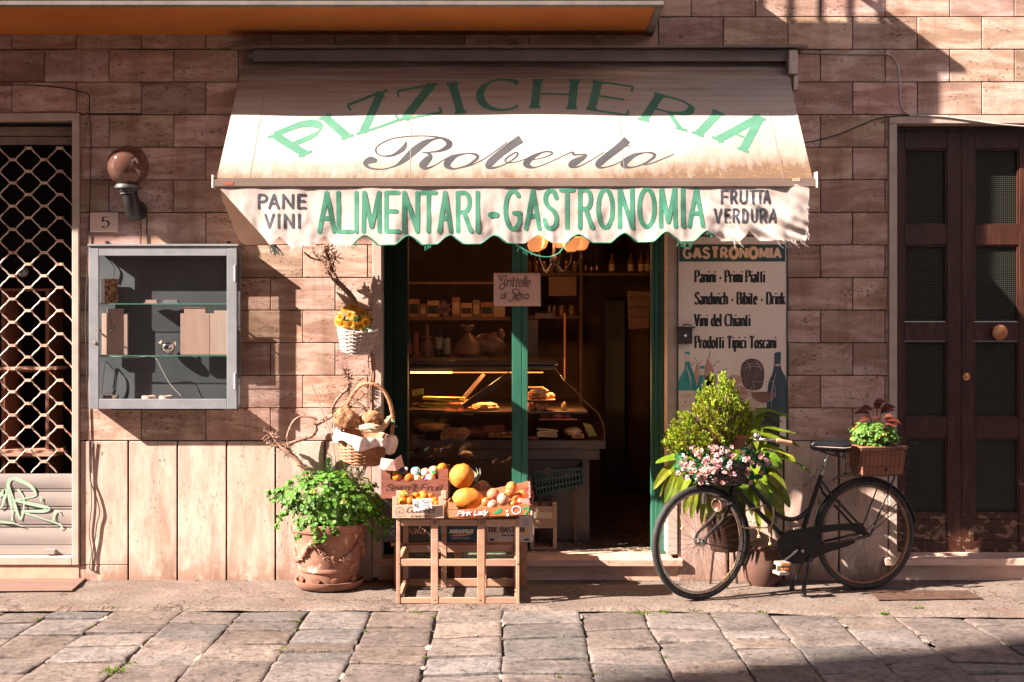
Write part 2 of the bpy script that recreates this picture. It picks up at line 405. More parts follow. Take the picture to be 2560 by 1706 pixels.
def glyph(mb, ch, org, R, Uv, w, mapfn, k0=0, nib=None, serif=0, rc=False, step=4, heavy=1.0, thin=.25, mi=None):
    """one letter; org, R (per unit width), Uv (per unit height) in drawing units"""
    adv, strokes = GLY[ch]; org = Vector(org); R = Vector(R); Uv = Vector(Uv)
    tr = lambda p: org + R*p[0] + Uv*p[1]
    up = Uv.normalized()
    def wf(d, t):
        if nib is None or ch == '-' or (ch == 'i' and k == 1): return w
        a = rad(nib); rt = Vector((-up.y, up.x)); rt = rt if rt.dot(R) > 0 else -rt
        x, y = d.dot(rt), d.dot(up)
        return w*max(thin, abs(x*math.sin(a) - y*math.cos(a)))
    for k, st in enumerate(strokes):
        pts = [tr(p) for p in st]; lf = .0003 + .00014*((k0*3 + k) % 6)
        if nib is not None and ch in 'Zz' and k == 1: ribbon(mb, pts, lambda d, t: w*.95, mapfn, lf, step, rc, mi)
        else: ribbon(mb, pts, wf, mapfn, lf, step, rc, mi)
        if serif and len(st) <= 14 or (serif and ch in 'hnmdbpkl'):
            for e, nb in ((0, 1), (-1, -2)):
                x, y = st[e]; dx, dy = st[e][0]-st[nb][0], st[e][1]-st[nb][1]
                if abs(dy) > abs(dx)*1.2 and min(abs(y-v) for v in (0, 1, XH, -.30)) < .03:
                    if y in (XH, 1) and ch in 'imnrpuhkldb' : ends = (-serif, serif*.2)
                    else: ends = (-serif, serif)
                    c = tr((x, y - math.copysign(.02, dy)))
                    rt = R.normalized()*Uv.length
                    ribbon(mb, [c + rt*ends[0], c + rt*ends[1]], lambda d, t: w*.34, mapfn, lf + .0002, step, False, mi)
                elif abs(dx) > abs(dy)*1.5 and ch in 'EFTLZ' and e == -1 or (ch == 'T' and abs(dx) > .3) or (ch == 'Z' and k == 0 and e == 0):
                    sgn = -1 if y > .8 else 1
                    if y in (0, 1):
                        c = tr((x, y)); ribbon(mb, [c, c + Uv*.20*sgn], lambda d, t: w*.34*(1-t*.3), mapfn, lf + .0002, step, False, mi)
def text(mb, s, x0, x1, yb, yt, w, mapfn, slant=0, gap=.20, yb1=None, yt1=None, **kw):
    """a line of lettering fitted between x0..x1 and baseline yb..cap line yt (drawing units, y down)"""
    tot = sum(GLY[c][0] for c in s) + gap*(len(s)-1); sx = (x1-x0)/tot; u = 0
    for k, c in enumerate(s):
        t = (u*sx)/(x1-x0); b = lerp(yb, yb1 if yb1 is not None else yb, t); tp = lerp(yt, yt1 if yt1 is not None else yt, t)
        ori = (x0 + u*sx, b); R = (sx, ((yb1-yb)/(x1-x0)*sx) if yb1 is not None else 0)
        glyph(mb, c, ori, R, (slant*(b-tp), tp-b), w, mapfn, k0=k, **kw)
        u += GLY[c][0] + gap
def on_plane(y, off=0.0):
    return lambda px, py, l: P(px, py, y - l - off)

# ================================================================= SETTING
def rect_sub(r, holes):
    out = [r]
    for hx0, hx1, hz0, hz1 in holes:
        nxt = []
        for x0, x1, z0, z1 in out:
            if hx1 <= x0 or hx0 >= x1 or hz1 <= z0 or hz0 >= z1: nxt.append((x0,x1,z0,z1)); continue
            if z0 < hz0: nxt.append((x0,x1,z0,hz0))
            if z1 > hz1: nxt.append((x0,x1,hz1,z1))
            a, b = max(z0,hz0), min(z1,hz1)
            if x0 < hx0: nxt.append((x0,hx0,a,b))
            if x1 > hx1: nxt.append((hx1,x1,a,b))
        out = nxt
    return out
bld = thing('shop_building', 'pink travertine clad shop building with deli doorway, shuttered window and brown double door', 'building')
SHUT = (-9, WX(201), .1025, WZ(285)); SHOP = (WX(932), WX(1693), .0, 2.62); DOOR = (WX(2220), 5.2, .0, WZ(293))
HOLES = [SHUT, SHOP, DOOR]
PLZ = .9168; CHT = .2142
mb = MB()
for k in range(-1, 16):
    z0, z1 = PLZ + k*CHT, PLZ + (k+1)*CHT
    if k < 0: continue
    off = WX(112 if k % 2 else 31); step = .425
    n0 = int((-5.4-off)/step) - 1
    for i in range(n0, n0 + 28):
        base = U(.86, 1.10); tn = (base*U(.97,1.03), base*U(.95,1.03), base*U(.90,1.05))
        if random.random() < .16: tn = tuple(c*.80 for c in tn)
        yo = U(-.0015, .0015)
        for x0, x1, a, b in rect_sub((off+i*step, off+(i+1)*step, z0, z1), HOLES):
            if x1-x0 > .012 and b-a > .012:
                mb.box(x0+.0028, x1-.0028, -.012+yo, .03, a+.0028, b-.0028, tint=tn)
mb.build('wall', TRAV, bld, bevel=.0025, seg=1)
mb = MB()
pj = [-200,-80,78,200,322.7,445,568,690,813,935,1060,1545,1683,1821,1958,2096,2234,2380,2520,2660]
for a, b in zip(pj, pj[1:]):
    base = U(.93, 1.07); tn = (base, base*U(.97,1.02), base*U(.95,1.03))
    for x0, x1, z0, z1 in rect_sub((WX(a), WX(b), -.05, PLZ), [(-9, WX(201), .1025, 3), (WX(932), WX(1693), 0, 3), (WX(2220), 9, .0, 3)]):
        mb.box(x0+.006, x1-.006, -.018, .03, z0, z1-.004, tint=tn)
mb.build('plinth', TRAVP, bld, bevel=.003, seg=1)
mb = MB()      # masonry behind the joints, with the three openings left free, and the plain storeys above
for x0, x1, z0, z1 in rect_sub((-9, 9, -.05, 4.35), [(-9, WX(201)-.03, .08, WZ(285)-.03), (WX(932)+.03, WX(1693)-.03, 0, 2.59), (WX(2220)+.03, 5.2, 0, WZ(293)-.03)]):
    mb.box(x0, x1, .022, .26, z0, z1)
mb.build('masonry', MORTAR, bld)
mb = MB()
for k in range(14):
    for i in range(40):
        base = U(.88,1.08); mb.box(-9+i*.45+(k%2)*.2, -9+(i+1)*.45+(k%2)*.2-.005, -.01, .3, 4.36+k*.36, 4.36+(k+1)*.36-.005, tint=(base, base, base))
mb.build('upper_wall', TRAV, bld)

# stone trims of the openings
mb = MB()
fx1 = WX(201); fxi = WX(184)
mb.box(fxi, fx1, -.035, .12, .1025, WZ(285)-.045)                     # shutter jamb
mb.box(-4.2, fx1, -.035, .12, WZ(285)-.045, WZ(285)); mb.box(-4.2, fxi-.002, -.033, .12, .1025, .155)
mb.build('window_surround', STONE, bld, bevel=.004)
mb = MB()
mb.box(WX(932), WX(955), -.028, .24, .02, 2.62); mb.box(WX(1667), WX(1693), -.028, .24, .17, 2.62)
mb.box(WX(955), WX(1667), -.02, .20, 2.42, 2.62)
mb.build('shop_surround', STONE, bld, bevel=.004)
mb = MB()
mb.box(WX(2220), WX(2240), -.03, .17, .02, WZ(312)); mb.box(WX(2220), 5.2, -.03, .17, WZ(312)+.003, WZ(293))
mb.build('door_surround', STONE, bld, bevel=.004)
mb = MB()
mb.box(-4.2, fx1+.0, -.022, .1, .0, .10)
mb.build('window_sill', MT('sill_stone', (.48,.29,.21), (.56,.37,.28), 6, rough=.65, bump=.2), bld, bevel=.004)
mb = MB()     # shop threshold
mb.box(WX(940), WX(1706), -.05, .26, .095, .143); mb.box(WX(945), WX(1700), -.012, .26, -.02, .094)
mb.build('threshold_step', MT('step_stone', (.46,.27,.20), (.60,.40,.32), 5, (1,1,5), rough=.6, bump=.3, spots=((.12,.06,.045), 34, .64, (1,1,1.6))), bld, bevel=.006)
mb = MB()
mb.box(WX(2208), 5.2, -.05, .20, .10, .148); mb.box(WX(2214), 5.2, -.005, .2, -.02, .099)
mb.build('door_step', MT('step_stone2', (.50,.33,.26), (.62,.45,.37), 5, (1,1,4), rough=.6, bump=.25), bld, bevel=.005)

# balcony overhead: slab with orange soffit, parapet, ledge and rail (mostly above the picture)
BD = .70; BX = .925
mb = MB(); mb.prism([(-8,-BD+.05,3.628),(-8,0,3.582),(-8,0,3.60),(-8,-BD+.05,3.64)], (BX-.05+8,0,0))
bal = mb.build('balcony_soffit', MT('orange_soffit', (.40,.115,.018), (.46,.145,.026), 3, rough=.75), bld)
mb = MB(); mb.box(-8, BX, -BD, 0, 3.645, 3.78); mb.box(-8, BX, -BD, -BD+.049, 3.618, 3.644); mb.prism([(BX-.049,-BD+.0495,3.618),(BX-.049,0,3.57),(BX-.049,0,3.644),(BX-.049,-BD+.0495,3.644)], (.049,0,0))
mb.build('balcony_slab', MT('render_grey', (.13,.105,.095), (.18,.15,.135), 8, rough=.8, bump=.2), bal, bevel=.005)
mb = MB(); mb.box(-8, BX, -BD, -BD+.04, 3.781, 4.70); mb.box(BX-.04, BX, -BD+.041, 0, 3.781, 4.3)
mb.build('parapet', MATS['render_grey'], bal)
mb = MB(); mb.box(-8, 1.10, -BD, -.545, 4.701, 4.735); mb.box(1.06, 1.10, -.544, 0, 4.705, 4.735)
mb.build('parapet_ledge', MATS['render_grey'], bal)
mb = MB()
for i in range(30):
    x = .957 - i*.198; mb.box(x-.015, x+.015, -.552, -.540, 4.736, 5.6)
mb.box(-8, 1.0, -.58, -.52, 5.6, 5.66)
mb.build('balcony_rail', DARKMET, bal)

# ---- roller shutter in the left window
mb = MB(); YS = .06
sx0 = -4.2; sx1 = fxi - .004
gz1, gz0 = WZ(364, YS), WZ(1184, YS)
mb.box(sx0, sx1, YS-.01, YS+.03, WZ(340, YS), WZ(318, YS)); mb.box(sx0, sx1, YS, YS+.03, WZ(362, YS), WZ(342, YS))
shut = mb.build('roller_shutter', MT('shutter_box', (.16,.10,.08), (.22,.15,.12), 8, rough=.5), bld, bevel=.003)
mb = MB(); NP = lambda c, r: (37 + (81.5*.94)*.5*c*1.02, 395 + 28.9*r)
vx = lambda c: WX(31.6 + 39.4*c, YS); rows = 28
def node(c, r): return Vector((vx(c), YS, WZ(400 + 29.0*r, YS)))
for r in range(-1, 27):
    for c in range(-34, 4):
        if (r + c) % 2: continue
        p = node(c, r)
        if p.x - .03 > sx1 or p.z > gz1 or p.z < gz0: continue
        if p.x + .022 < sx1: mb.box(p.x-.021, p.x+.021, YS-.012, YS+.010, p.z-.009, p.z+.009, tint=(1.25,1.2,1.15))
        for dc in (-1, 1):
            q = node(c+dc, r+1)
            if q.z < gz0: continue
            a = p + Vector((dc*.02, 0, -.003)); b = q + Vector((-dc*.02, 0, .003))
            if b.x > sx1 or a.x > sx1:
                if min(a.x, b.x) > sx1: continue
                t = (sx1 - a.x)/(b.x - a.x); b2 = a.lerp(b, t)
                if a.x < sx1: b = b2
                else: a = b2
            m1 = a.lerp(b, .3); m2 = a.lerp(b, .7)
            mb.tube([a, m1 + Vector((0,0,-.003)), m2 + Vector((0,0,.003)), b], .0052, 6)
RUST = MT('galvanised_rust', (.55,.44,.38), (.42,.30,.24), 14, rough=.45, metal=.25, spots=((.30,.10,.04), 26, .56, (1,1,1)), tint=True)
mb.build('grille', RUST, shut, smooth=True)
mb = MB()
zs = [WZ(p, YS) for p in (1184, 1221, 1229, 1265, 1274, 1310, 1319, 1361, 1375, 1381)]
SLAT = MT('shutter_slat', (.25,.215,.205), (.31,.27,.255), 5, (.4,1,3), rough=.5, spots=((.28,.13,.08), 20, .68, (.3,1,3)))
for a, b in ((0,1),(2,3),(4,5),(6,7)):
    z1, z0 = zs[a], zs[b]
    n = 6; ring = []
    for j in range(n+1):
        t = j/n; ring.append((YS - .012 - .006*math.sin(math.pi*t), lerp(z1, z0, t)))
    mb.grid(lambda u, v: Vector((lerp(sx0, sx1, u), ring[int(round(v*n))][0], ring[int(round(v*n))][1])), 1, n)
    if b < 7:
        za, zb = zs[b], zs[b+1]
        mb.box(sx0, sx1, YS+.004, YS+.02, zb+.002, za-.002)
        mb.box(sx0, sx1, YS-.012, YS+.02, (za+zb)/2-.0045, (za+zb)/2+.0045)
mb.box(sx0, sx1, YS-.02, YS+.02, zs[9]-.012, zs[7]-.004); mb.box(WX(120,YS), WX(142,YS), YS-.05, YS-.02, WZ(1383,YS), WZ(1372,YS))
mb.build('slat_panel', SLAT, shut, smooth=True)
mb = MB()   # pale green spray tag over the slats
def gm(px, py, l): return P(px, py, YS - .0205 - l)
GRAF = [([(22,1200),(40,1198),(75,1215),(88,1232),(84,1242),(40,1250)], 9), ([(28,1198),(20,1215),(35,1260),(52,1298),(60,1250),(45,1225)], 9),
        ([(40,1252),(75,1260),(118,1270),(110,1278),(60,1280),(100,1295),(150,1312),(152,1322)], 8), ([(20,1230),(28,1265),(30,1300)], 8),
        ([(0,1240),(14,1228),(6,1262),(0,1270)], 10), ([(133,1302),(138,1280),(146,1278),(150,1286)], 6), ([(0,1304),(30,1308),(58,1316)], 5), ([(102,1244),(101,1254)], 6)]
for k, (pts, w) in enumerate(GRAF):
    ribbon(mb, cat(pts, 6), (lambda w: lambda d, t: w*(.75+.35*math.sin(t*6)))(w), gm, .0006*k, 3, True)
mb.build('graffiti_tag', MT('spray_green', (.30,.44,.32), (.36,.49,.38), 20, rough=.5), shut)
mb = MB(); mb.box(-4.2, fxi+.0, .121, .6, .10, 3.0)
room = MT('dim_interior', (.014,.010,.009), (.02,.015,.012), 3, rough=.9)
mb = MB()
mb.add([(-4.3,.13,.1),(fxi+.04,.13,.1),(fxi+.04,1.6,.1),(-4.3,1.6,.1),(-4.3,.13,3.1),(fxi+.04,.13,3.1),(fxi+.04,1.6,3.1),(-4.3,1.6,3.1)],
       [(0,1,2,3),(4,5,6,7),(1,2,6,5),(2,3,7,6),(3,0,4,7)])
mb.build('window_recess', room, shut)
# things behind the shutter: a small wooden shelf unit with boxes, a hanging glass ball
SHW = MT('old_shelf_wood', (.15,.05,.026), (.20,.075,.04), 5, rough=.6)
mb = MB(); ys = .42
for px in (8, 118): mb.box(WX(px,ys)-.012, WX(px,ys)+.012, ys, ys+.3, .45, WZ(722,ys))
for py in (722, 925, 1140): mb.box(WX(-60,ys), WX(126,ys), ys-.004, ys+.3, WZ(py,ys)-.015, WZ(py,ys))
mb.box(WX(8,ys)-.01, WX(8,ys)+.01, ys+.02, ys+.28, .45, .5); mb.box(WX(-60,ys), WX(-52,ys), ys, ys+.3, .1, WZ(722,ys)); mb.box(WX(112,ys), WX(124,ys), ys+.02, ys+.28, .1, .5)
tag(mb.build('shelf_unit', SHW), 'reddish wooden shelf unit in the dark behind the diamond grille', 'shelf unit')
mb = MB(); mb.box(WX(4,ys), WX(148,ys), ys-.06, ys+.2, WZ(924,ys), WZ(924,ys)+.018); mb.box(WX(4,ys)+.1, WX(80,ys), ys-.062, ys-.061, WZ(924,ys)+.004, WZ(924,ys)+.013)
tag(mb.build('flat_box', MT('pink_card', (.42,.22,.16), (.5,.28,.2))), 'flat pale box lying on the middle shelf behind the grille', 'box')
mb = MB(); mb.box(WX(4,ys), WX(146,ys), ys-.06, ys+.2, WZ(1139,ys), WZ(1139,ys)+.02); mb.box(WX(0,ys), WX(140,ys), ys-.05, ys+.2, WZ(1139,ys)+.022, WZ(1139,ys)+.042)
tag(mb.build('flat_box', MATS['pink_card']), 'pair of thin pale boxes lying on the lowest shelf behind the grille', 'box')
t = thing('glass_bauble', 'swirled blue and amber glass ball hanging behind the diamond grille', 'ornament', tuple(P(56, 680, .3)))
mb = MB(); mb.ell(P(56, 680, .3), .04)
mb.build('ball', MT('swirl_glass', (.05,.12,.16), (.35,.17,.05), 18, rough=.15, coat=.6, lo=.45, hi=.55), t, smooth=True)
mb = MB(); mb.tube([P(56, 672, .3), P(57, 480, .3)], .001, 4); mb.build('string', INK, t)
# ================================================================= BROWN DOUBLE DOOR (right)
YD = .13
def door_wood():
    m, nt, b = newmat('old_brown_door')
    v = coords(nt, (9, 9, 1.2)); n = noise_n(nt, v, 3, 8, .65, .6)
    r = ramp(nt, [(.3, (.030,.010,.006)), (.55, (.056,.020,.012)), (.75, (.10,.042,.026))]); nt.links.new(n, r.inputs[0])
    tc = nt.nodes.new('ShaderNodeTexCoord'); sx = nt.nodes.new('ShaderNodeSeparateXYZ'); nt.links.new(tc.outputs['Object'], sx.inputs[0])
    low = nt.nodes.new('ShaderNodeMapRange'); low.inputs[1].default_value = 1.0; low.inputs[2].default_value = .15
    nt.links.new(sx.outputs[2], low.inputs[0])
    pn = noise_n(nt, coords(nt, (9, 9, 14)), 1.3, 5, .6, .5)
    pm = math_n(nt, 'ADD', pn, math_n(nt, 'MULTIPLY', low.outputs[0], .20))
    pr = ramp(nt, [(.735, 0.0), (.77, 1.0)]); nt.links.new(pm, pr.inputs[0])
    col = mix(nt, r.outputs[0], (.20,.115,.082), pr.outputs[0])
    nt.links.new(col, b.inputs['Base Color']); b.inputs['Roughness'].default_value = .42; b.inputs['Specular IOR Level'].default_value = .3
    bump_to(nt, b, math_n(nt, 'SUBTRACT', n, pr.outputs[0]), .25, .004)
    return m
DW = door_wood()
def reeded():
    m, nt, b = newmat('reeded_glass')
    v = coords(nt, (1,1,1)); hs = []
    for d in ('X', 'Z'):
        w = nt.nodes.new('ShaderNodeTexWave'); w.bands_direction = d; w.inputs['Scale'].default_value = 24
        nt.links.new(v, w.inputs['Vector']); hs.append(w.outputs['Fac'])
    h = math_n(nt, 'ADD', hs[0], hs[1])
    r = ramp(nt, [(.1, (.006,.0065,.005)), (.9, (.030,.031,.024))]); nt.links.new(math_n(nt, 'MULTIPLY', h, .5), r.inputs[0])
    nt.links.new(r.outputs[0], b.inputs['Base Color']); b.inputs['Roughness'].default_value = .35; b.inputs['Specular IOR Level'].default_value = .22
    bump_to(nt, b, h, .5, .004); return m
REED = reeded()
dleaf = None
rowsz = [(373,565), (613,805), (853,1045), (1094,1285)]
for li, (x0, x1, s0, s1, knobs) in enumerate(((2240, 2401.2, 2258.5, 2365.5, False), (2402, 2580, 2433.5, 2545.5, True))):
    mb = MB(); hz = [WZ(318, YD)] ; zt = WZ(330, YD); zb = .165
    mb.box(WX(x0,YD), WX(s0,YD), YD-.02, YD+.03, zb, zt); mb.box(WX(s1,YD), WX(x1,YD), YD-.02, YD+.03, zb, zt)
    cuts = [330] + [q for r in rowsz for q in r]
    for a, b in ((330,373),(565,613),(805,853),(1045,1094),(1285,1297)):
        mb.box(WX(s0,YD)+.0005, WX(s1,YD)-.0005, YD-.019, YD+.03, WZ(b,YD), WZ(a,YD))
    mb.box(WX(s0,YD)+.0005, WX(s1,YD)-.0005, YD-.008, YD+.03, WZ(1352,YD), WZ(1297,YD)-.001); mb.box(WX(s0,YD)+.0005, WX(s1,YD)-.0005, YD-.019, YD+.03, zb, WZ(1352,YD)-.001)
    mb.box(WX(s0,YD)+.0005, WX(s1,YD)-.0005, YD-.016, YD+.01, WZ(1326,YD)-.004, WZ(1326,YD)+.004)
    leaf = mb.build('door_leaf', DW, bld, bevel=.003)
    if li == 0: mb2 = None
    mb = MB()
    for a, b in rowsz:
        i0, i1, za, zb2 = WX(s0,YD)+.001, WX(s1,YD)-.001, WZ(a,YD)-.001, WZ(b,YD)+.001; w = .011
        for q in ((i0,i0+w,zb2,za),(i1-w,i1,zb2,za),(i0+w,i1-w,za-w,za),(i0+w,i1-w,zb2,zb2+w)):
            mb.box(q[0], q[1], YD-.012, YD+.02, q[2], q[3])
    mb.build('glazing_bead', DW, leaf, bevel=.002)
    for a, b in rowsz:
        mb = MB(); mb.box(WX(s0,YD)+.01, WX(s1,YD)-.01, YD+.004, YD+.009, WZ(b,YD)+.01, WZ(a,YD)-.01)
        mb.build('glass_pane', REED, leaf)
    if knobs:
        brass = MT('old_brass', (.50,.22,.09), (.62,.30,.14), 12, rough=.38, metal=.7)
        AX = Matrix.Rotation(rad(90), 3, 'X')
        mb = MB(); mb.lathe([(0,.0),(.012,.0),(.012,.03),(.045,.032),(.052,.040),(.050,.048),(.035,.055),(0,.057)], P(2494,831,YD-.02), 32, AX)
        mb.build('door_knob', brass, leaf, smooth=True)
        mb = MB(); mb.lathe([(0,.0),(.023,.0),(.025,.006),(.015,.012),(.013,.010),(.008,.014),(0,.015)], P(2415.5,942,YD-.02), 24, AX)
        mb.build('keyhole_rosette', brass, leaf, smooth=True)
mb = MB(); mb.box(WX(2240), 5.2, YD-.035, YD+.03, WZ(329,YD), WZ(312)+.01); mb.box(WX(2580,YD)+.002, 3.9, YD-.02, YD+.03, .165, WZ(330,YD))
mb.build('door_frame', DW, bld, bevel=.003)
mb = MB(); mb.box(WX(2238), 4.2, YD-.06, YD+.05, .1485, .163)
mb.build('door_sill', MATS['step_stone2'], bld)

# ================================================================= SHOP FRONT
YF = .20
mb = MB(); zt = 2.42
mb.box(WX(1280,YF), WX(1303.4,YF), YF-.035, YF+.05, .30, zt); mb.box(WX(1304.6,YF), WX(1319,YF), YF-.035, YF+.05, .143, zt)
mb.box(WX(1303.3,YF), WX(1304.7,YF), YF-.02, YF+.05, .30, zt)
for a, b, y in ((1629,1637,.02),(1637.5,1648,.0),(1648.5,1668,-.03)): mb.box(WX(a,YF), WX(b,YF), YF+y-.01, YF+.09, .143, zt)
mb.box(WX(1020,YF)+.001, WX(1280,YF)-.001, YF-.02, YF+.05, 2.30, zt); mb.box(WX(1319,YF)+.001, WX(1629,YF)-.001, YF+.0, YF+.05, 2.34, zt)
mb.box(WX(1020,YF)+.001, WX(1280,YF)-.001, YF-.03, YF+.05, .143, .40)
sf = mb.build('shopfront_frame', GREEN, bld, bevel=.004)
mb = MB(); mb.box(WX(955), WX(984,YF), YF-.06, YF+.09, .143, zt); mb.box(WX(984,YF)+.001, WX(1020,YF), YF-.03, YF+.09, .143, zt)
mb.build('side_post', MT('shaded_green_paint', (.010,.022,.016), (.016,.032,.022), 7, (1,1,.3), rough=.8, spec=.08), sf, bevel=.004)  # darker copy of the frame green, with the post's shade put into the colour
mb = MB(); mb.add([P(1014,900,YF+.015)*1, P(1286,900,YF+.015), P(1286,900,YF+.015), P(1014,900,YF+.015)], [(0,1,2,3)]); mb.v = [(WX(1014,YF),YF+.015,.39),(WX(1286,YF),YF+.015,.39),(WX(1286,YF),YF+.015,2.31),(WX(1014,YF),YF+.015,2.31)]
mb.build('window_pane', glass_mat('window_glass', (.80,.76,.72), 1.45, 0, 1.0), sf)
# hand written paper on the mullion
t = thing('paper_notice', 'pink paper notice with outlined handwriting taped across the green mullion', 'notice', tuple(P(1292, 724, YF-.045)))
YN = YF - .045
mb = MB(); cs = [P(1234,683,YN), P(1351,683,YN), P(1352,766,YN), P(1234.5,766,YN)]
mb.grid(lambda u, v: cs[0].lerp(cs[1], u).lerp(cs[3].lerp(cs[2], u), v) + Vector((0, -.008*math.sin(u*math.pi)*0 - .004*(2*v-1)**2 - .005*(2*u-1)**4, 0)), 10, 8)
mb.build('sheet', MT('pink_paper', (.84,.55,.47), (.88,.60,.52), 4, rough=.8), t, smooth=True, solid=.001)
mb = MB(); nm = on_plane(YN - .012)
ST = [cat([(1247,690),(1256,691),(1266,690),(1262,704),(1262,716),(1256,724),(1249,720),(1251,713),(1257,709),(1264,713)],6),
      cat([(1247,690),(1252,703),(1254,698),(1258,696)],5)]
for s, x0, x1, yb, yt in (('rittelle',1266,1323,717,692), ('di',1251,1264,747,731), ('iso',1291,1321,748,730)):
    text(mb, s, x0, x1, yb, yt, 1.9, nm, slant=.25, gap=.12, rc=True, step=3)
for p in ST + [cat([(1284,725),(1281,731),(1284,735),(1289,733),(1287,740),(1280,752),(1276,754),(1272,750)],6), cat([(1281,731),(1284,724),(1292,723),(1299,729),(1298,737),(1288,741),(1292,750),(1298,752)],6)]:
    ribbon(mb, p, lambda d, t: 1.9, nm, .002, 3, True)
k0 = len(mb.f)
mb.mi = 1
def thinner(dst, src_from):
    pass
for s, x0, x1, yb, yt in (('rittelle',1266,1323,717,692), ('di',1251,1264,747,731), ('iso',1291,1321,748,730)):
    pass
mb.build('handwriting', [INK, MATS['pink_paper']], t)

# ---- inside the shop
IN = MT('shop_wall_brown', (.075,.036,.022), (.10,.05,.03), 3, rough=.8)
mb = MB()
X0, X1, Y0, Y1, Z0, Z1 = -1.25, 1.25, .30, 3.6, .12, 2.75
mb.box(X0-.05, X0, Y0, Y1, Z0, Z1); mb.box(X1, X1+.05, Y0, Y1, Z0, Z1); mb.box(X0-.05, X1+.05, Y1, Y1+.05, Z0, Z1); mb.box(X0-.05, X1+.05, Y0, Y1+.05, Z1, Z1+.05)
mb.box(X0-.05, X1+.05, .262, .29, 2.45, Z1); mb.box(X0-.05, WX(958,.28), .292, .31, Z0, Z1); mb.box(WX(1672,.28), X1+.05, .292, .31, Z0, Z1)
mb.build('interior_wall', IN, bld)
def terrazzo():
    m, nt, b = newmat('mosaic_floor'); v = coords(nt)
    vo = nt.nodes.new('ShaderNodeTexVoronoi'); vo.inputs['Scale'].default_value = 46; nt.links.new(v, vo.inputs['Vector'])
    r = ramp(nt, [(0, (.05,.035,.03)), (.35, (.30,.20,.14)), (.6, (.10,.07,.05)), (.8, (.48,.38,.28)), (1, (.2,.12,.08))]); r.color_ramp.interpolation = 'CONSTANT'
    sp = nt.nodes.new('ShaderNodeSeparateColor'); nt.links.new(vo.outputs['Color'], sp.inputs[0]); nt.links.new(sp.outputs[0], r.inputs[0])
    v2 = nt.nodes.new('ShaderNodeTexVoronoi'); v2.feature = 'DISTANCE_TO_EDGE'; v2.inputs['Scale'].default_value = 46; nt.links.new(v, v2.inputs['Vector'])
    e = ramp(nt, [(.02, 0.0), (.06, 1.0)]); nt.links.new(v2.outputs[0], e.inputs[0])
    nt.links.new(mix(nt, (.07,.05,.04), r.outputs[0], e.outputs[0]), b.inputs['Base Color']); b.inputs['Roughness'].default_value = .35
    return m
mb = MB(); mb.box(X0-.04, X1+.04, .262, Y1+.04, .10, .146)
f = mb.build('shop_floor', terrazzo(), None); f['kind'] = 'structure'

# deli counter seen end-on
YC0, YC1 = .62, 2.3
t = thing('deli_counter', 'refrigerated glass deli counter with curved front, lit by a warm tube inside the shop', 'counter', (WX(1200,.9), .9, .146))
prof = [(1390,924),(1412,952),(1440,978),(1471,1012),(1495,1033),(1507,1057),(1511,1081),(1511,1100)]
pc = [P(px, py, YC0) for px, py in prof]
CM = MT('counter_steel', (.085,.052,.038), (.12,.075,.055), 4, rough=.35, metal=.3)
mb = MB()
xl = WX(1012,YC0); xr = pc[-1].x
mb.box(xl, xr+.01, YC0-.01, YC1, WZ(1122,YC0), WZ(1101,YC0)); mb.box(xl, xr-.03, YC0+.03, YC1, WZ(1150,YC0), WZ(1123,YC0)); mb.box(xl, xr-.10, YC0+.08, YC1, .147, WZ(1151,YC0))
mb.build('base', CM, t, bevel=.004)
mb = MB()
mb.box(xl, pc[0].x+.01, YC0, YC1, WZ(912,YC0), WZ(903,YC0))
mb.box(xl, pc[0].x, YC0+.02, YC0+.30, WZ(924,YC0), WZ(915,YC0)); mb.bar(P(1158,1018,YC0+.02), P(1276,936,YC0+.02), .02, .045, (0,0,1)); mb.bar(P(1148,1010,YC0+.4), P(1210,935,YC0+.4), .02, .03)
mb.build('top_shelf', CM, t, bevel=.003)
mb = MB()
for a, b in zip(pc, pc[1:]): mb.add([a, b, b + Vector((0,YC1-YC0,0)), a + Vector((0,YC1-YC0,0))], [(0,1,2,3)])
mb.build('curved_glass', glass_mat('counter_glass', (.9,.85,.8), 1.5, 0, 1.2), t, smooth=True, recalc=False)
mb = MB(); mb.tube([p + Vector((0,-.003,0)) for p in pc], .004, 6); mb.build('glass_edge', MT('glass_edge_brown', (.25,.13,.07), rough=.2), t)
mb = MB(); mb.box(xl, WX(1470,YC0), YC0+.06, YC1, WZ(1036,YC0), WZ(1031,YC0)); mb.build('inner_shelf', CM, t)
mb = MB(); mb.tube([P(1026,931.5,YC0+.05), P(1130,931.5,YC0+.05)], .0065, 8)
mb.build('lit_tube', MT('lit_tube_yellow', (1,.75,.12), rough=.5, emit=2.2, ecol=(1,.62,.06)), t)
mb = MB(); mb.tube([P(1131,931.5,YC0+.06), P(1358,931.5,YC0+.06)], .004, 8)
mb.build('lit_tube', MT('lit_tube_orange', (1,.4,.12), rough=.5, emit=.45, ecol=(1,.30,.07)), t)
for k, (x, y) in enumerate(((1110,.85),(1230,.85),(1400,.85))):
    L = bpy.data.objects.new('tube_lamp', bpy.data.lights.new('tube_lamp', 'POINT')); COL.objects.link(L)
    L.location = P(x, 945, y); L.data.energy = 3.2; L.data.color = (1, .48, .18); L.data.shadow_soft_size = .05
LABC0 = MT('faded_label', (.40,.27,.17), (.46,.33,.22), 8, rough=.7)
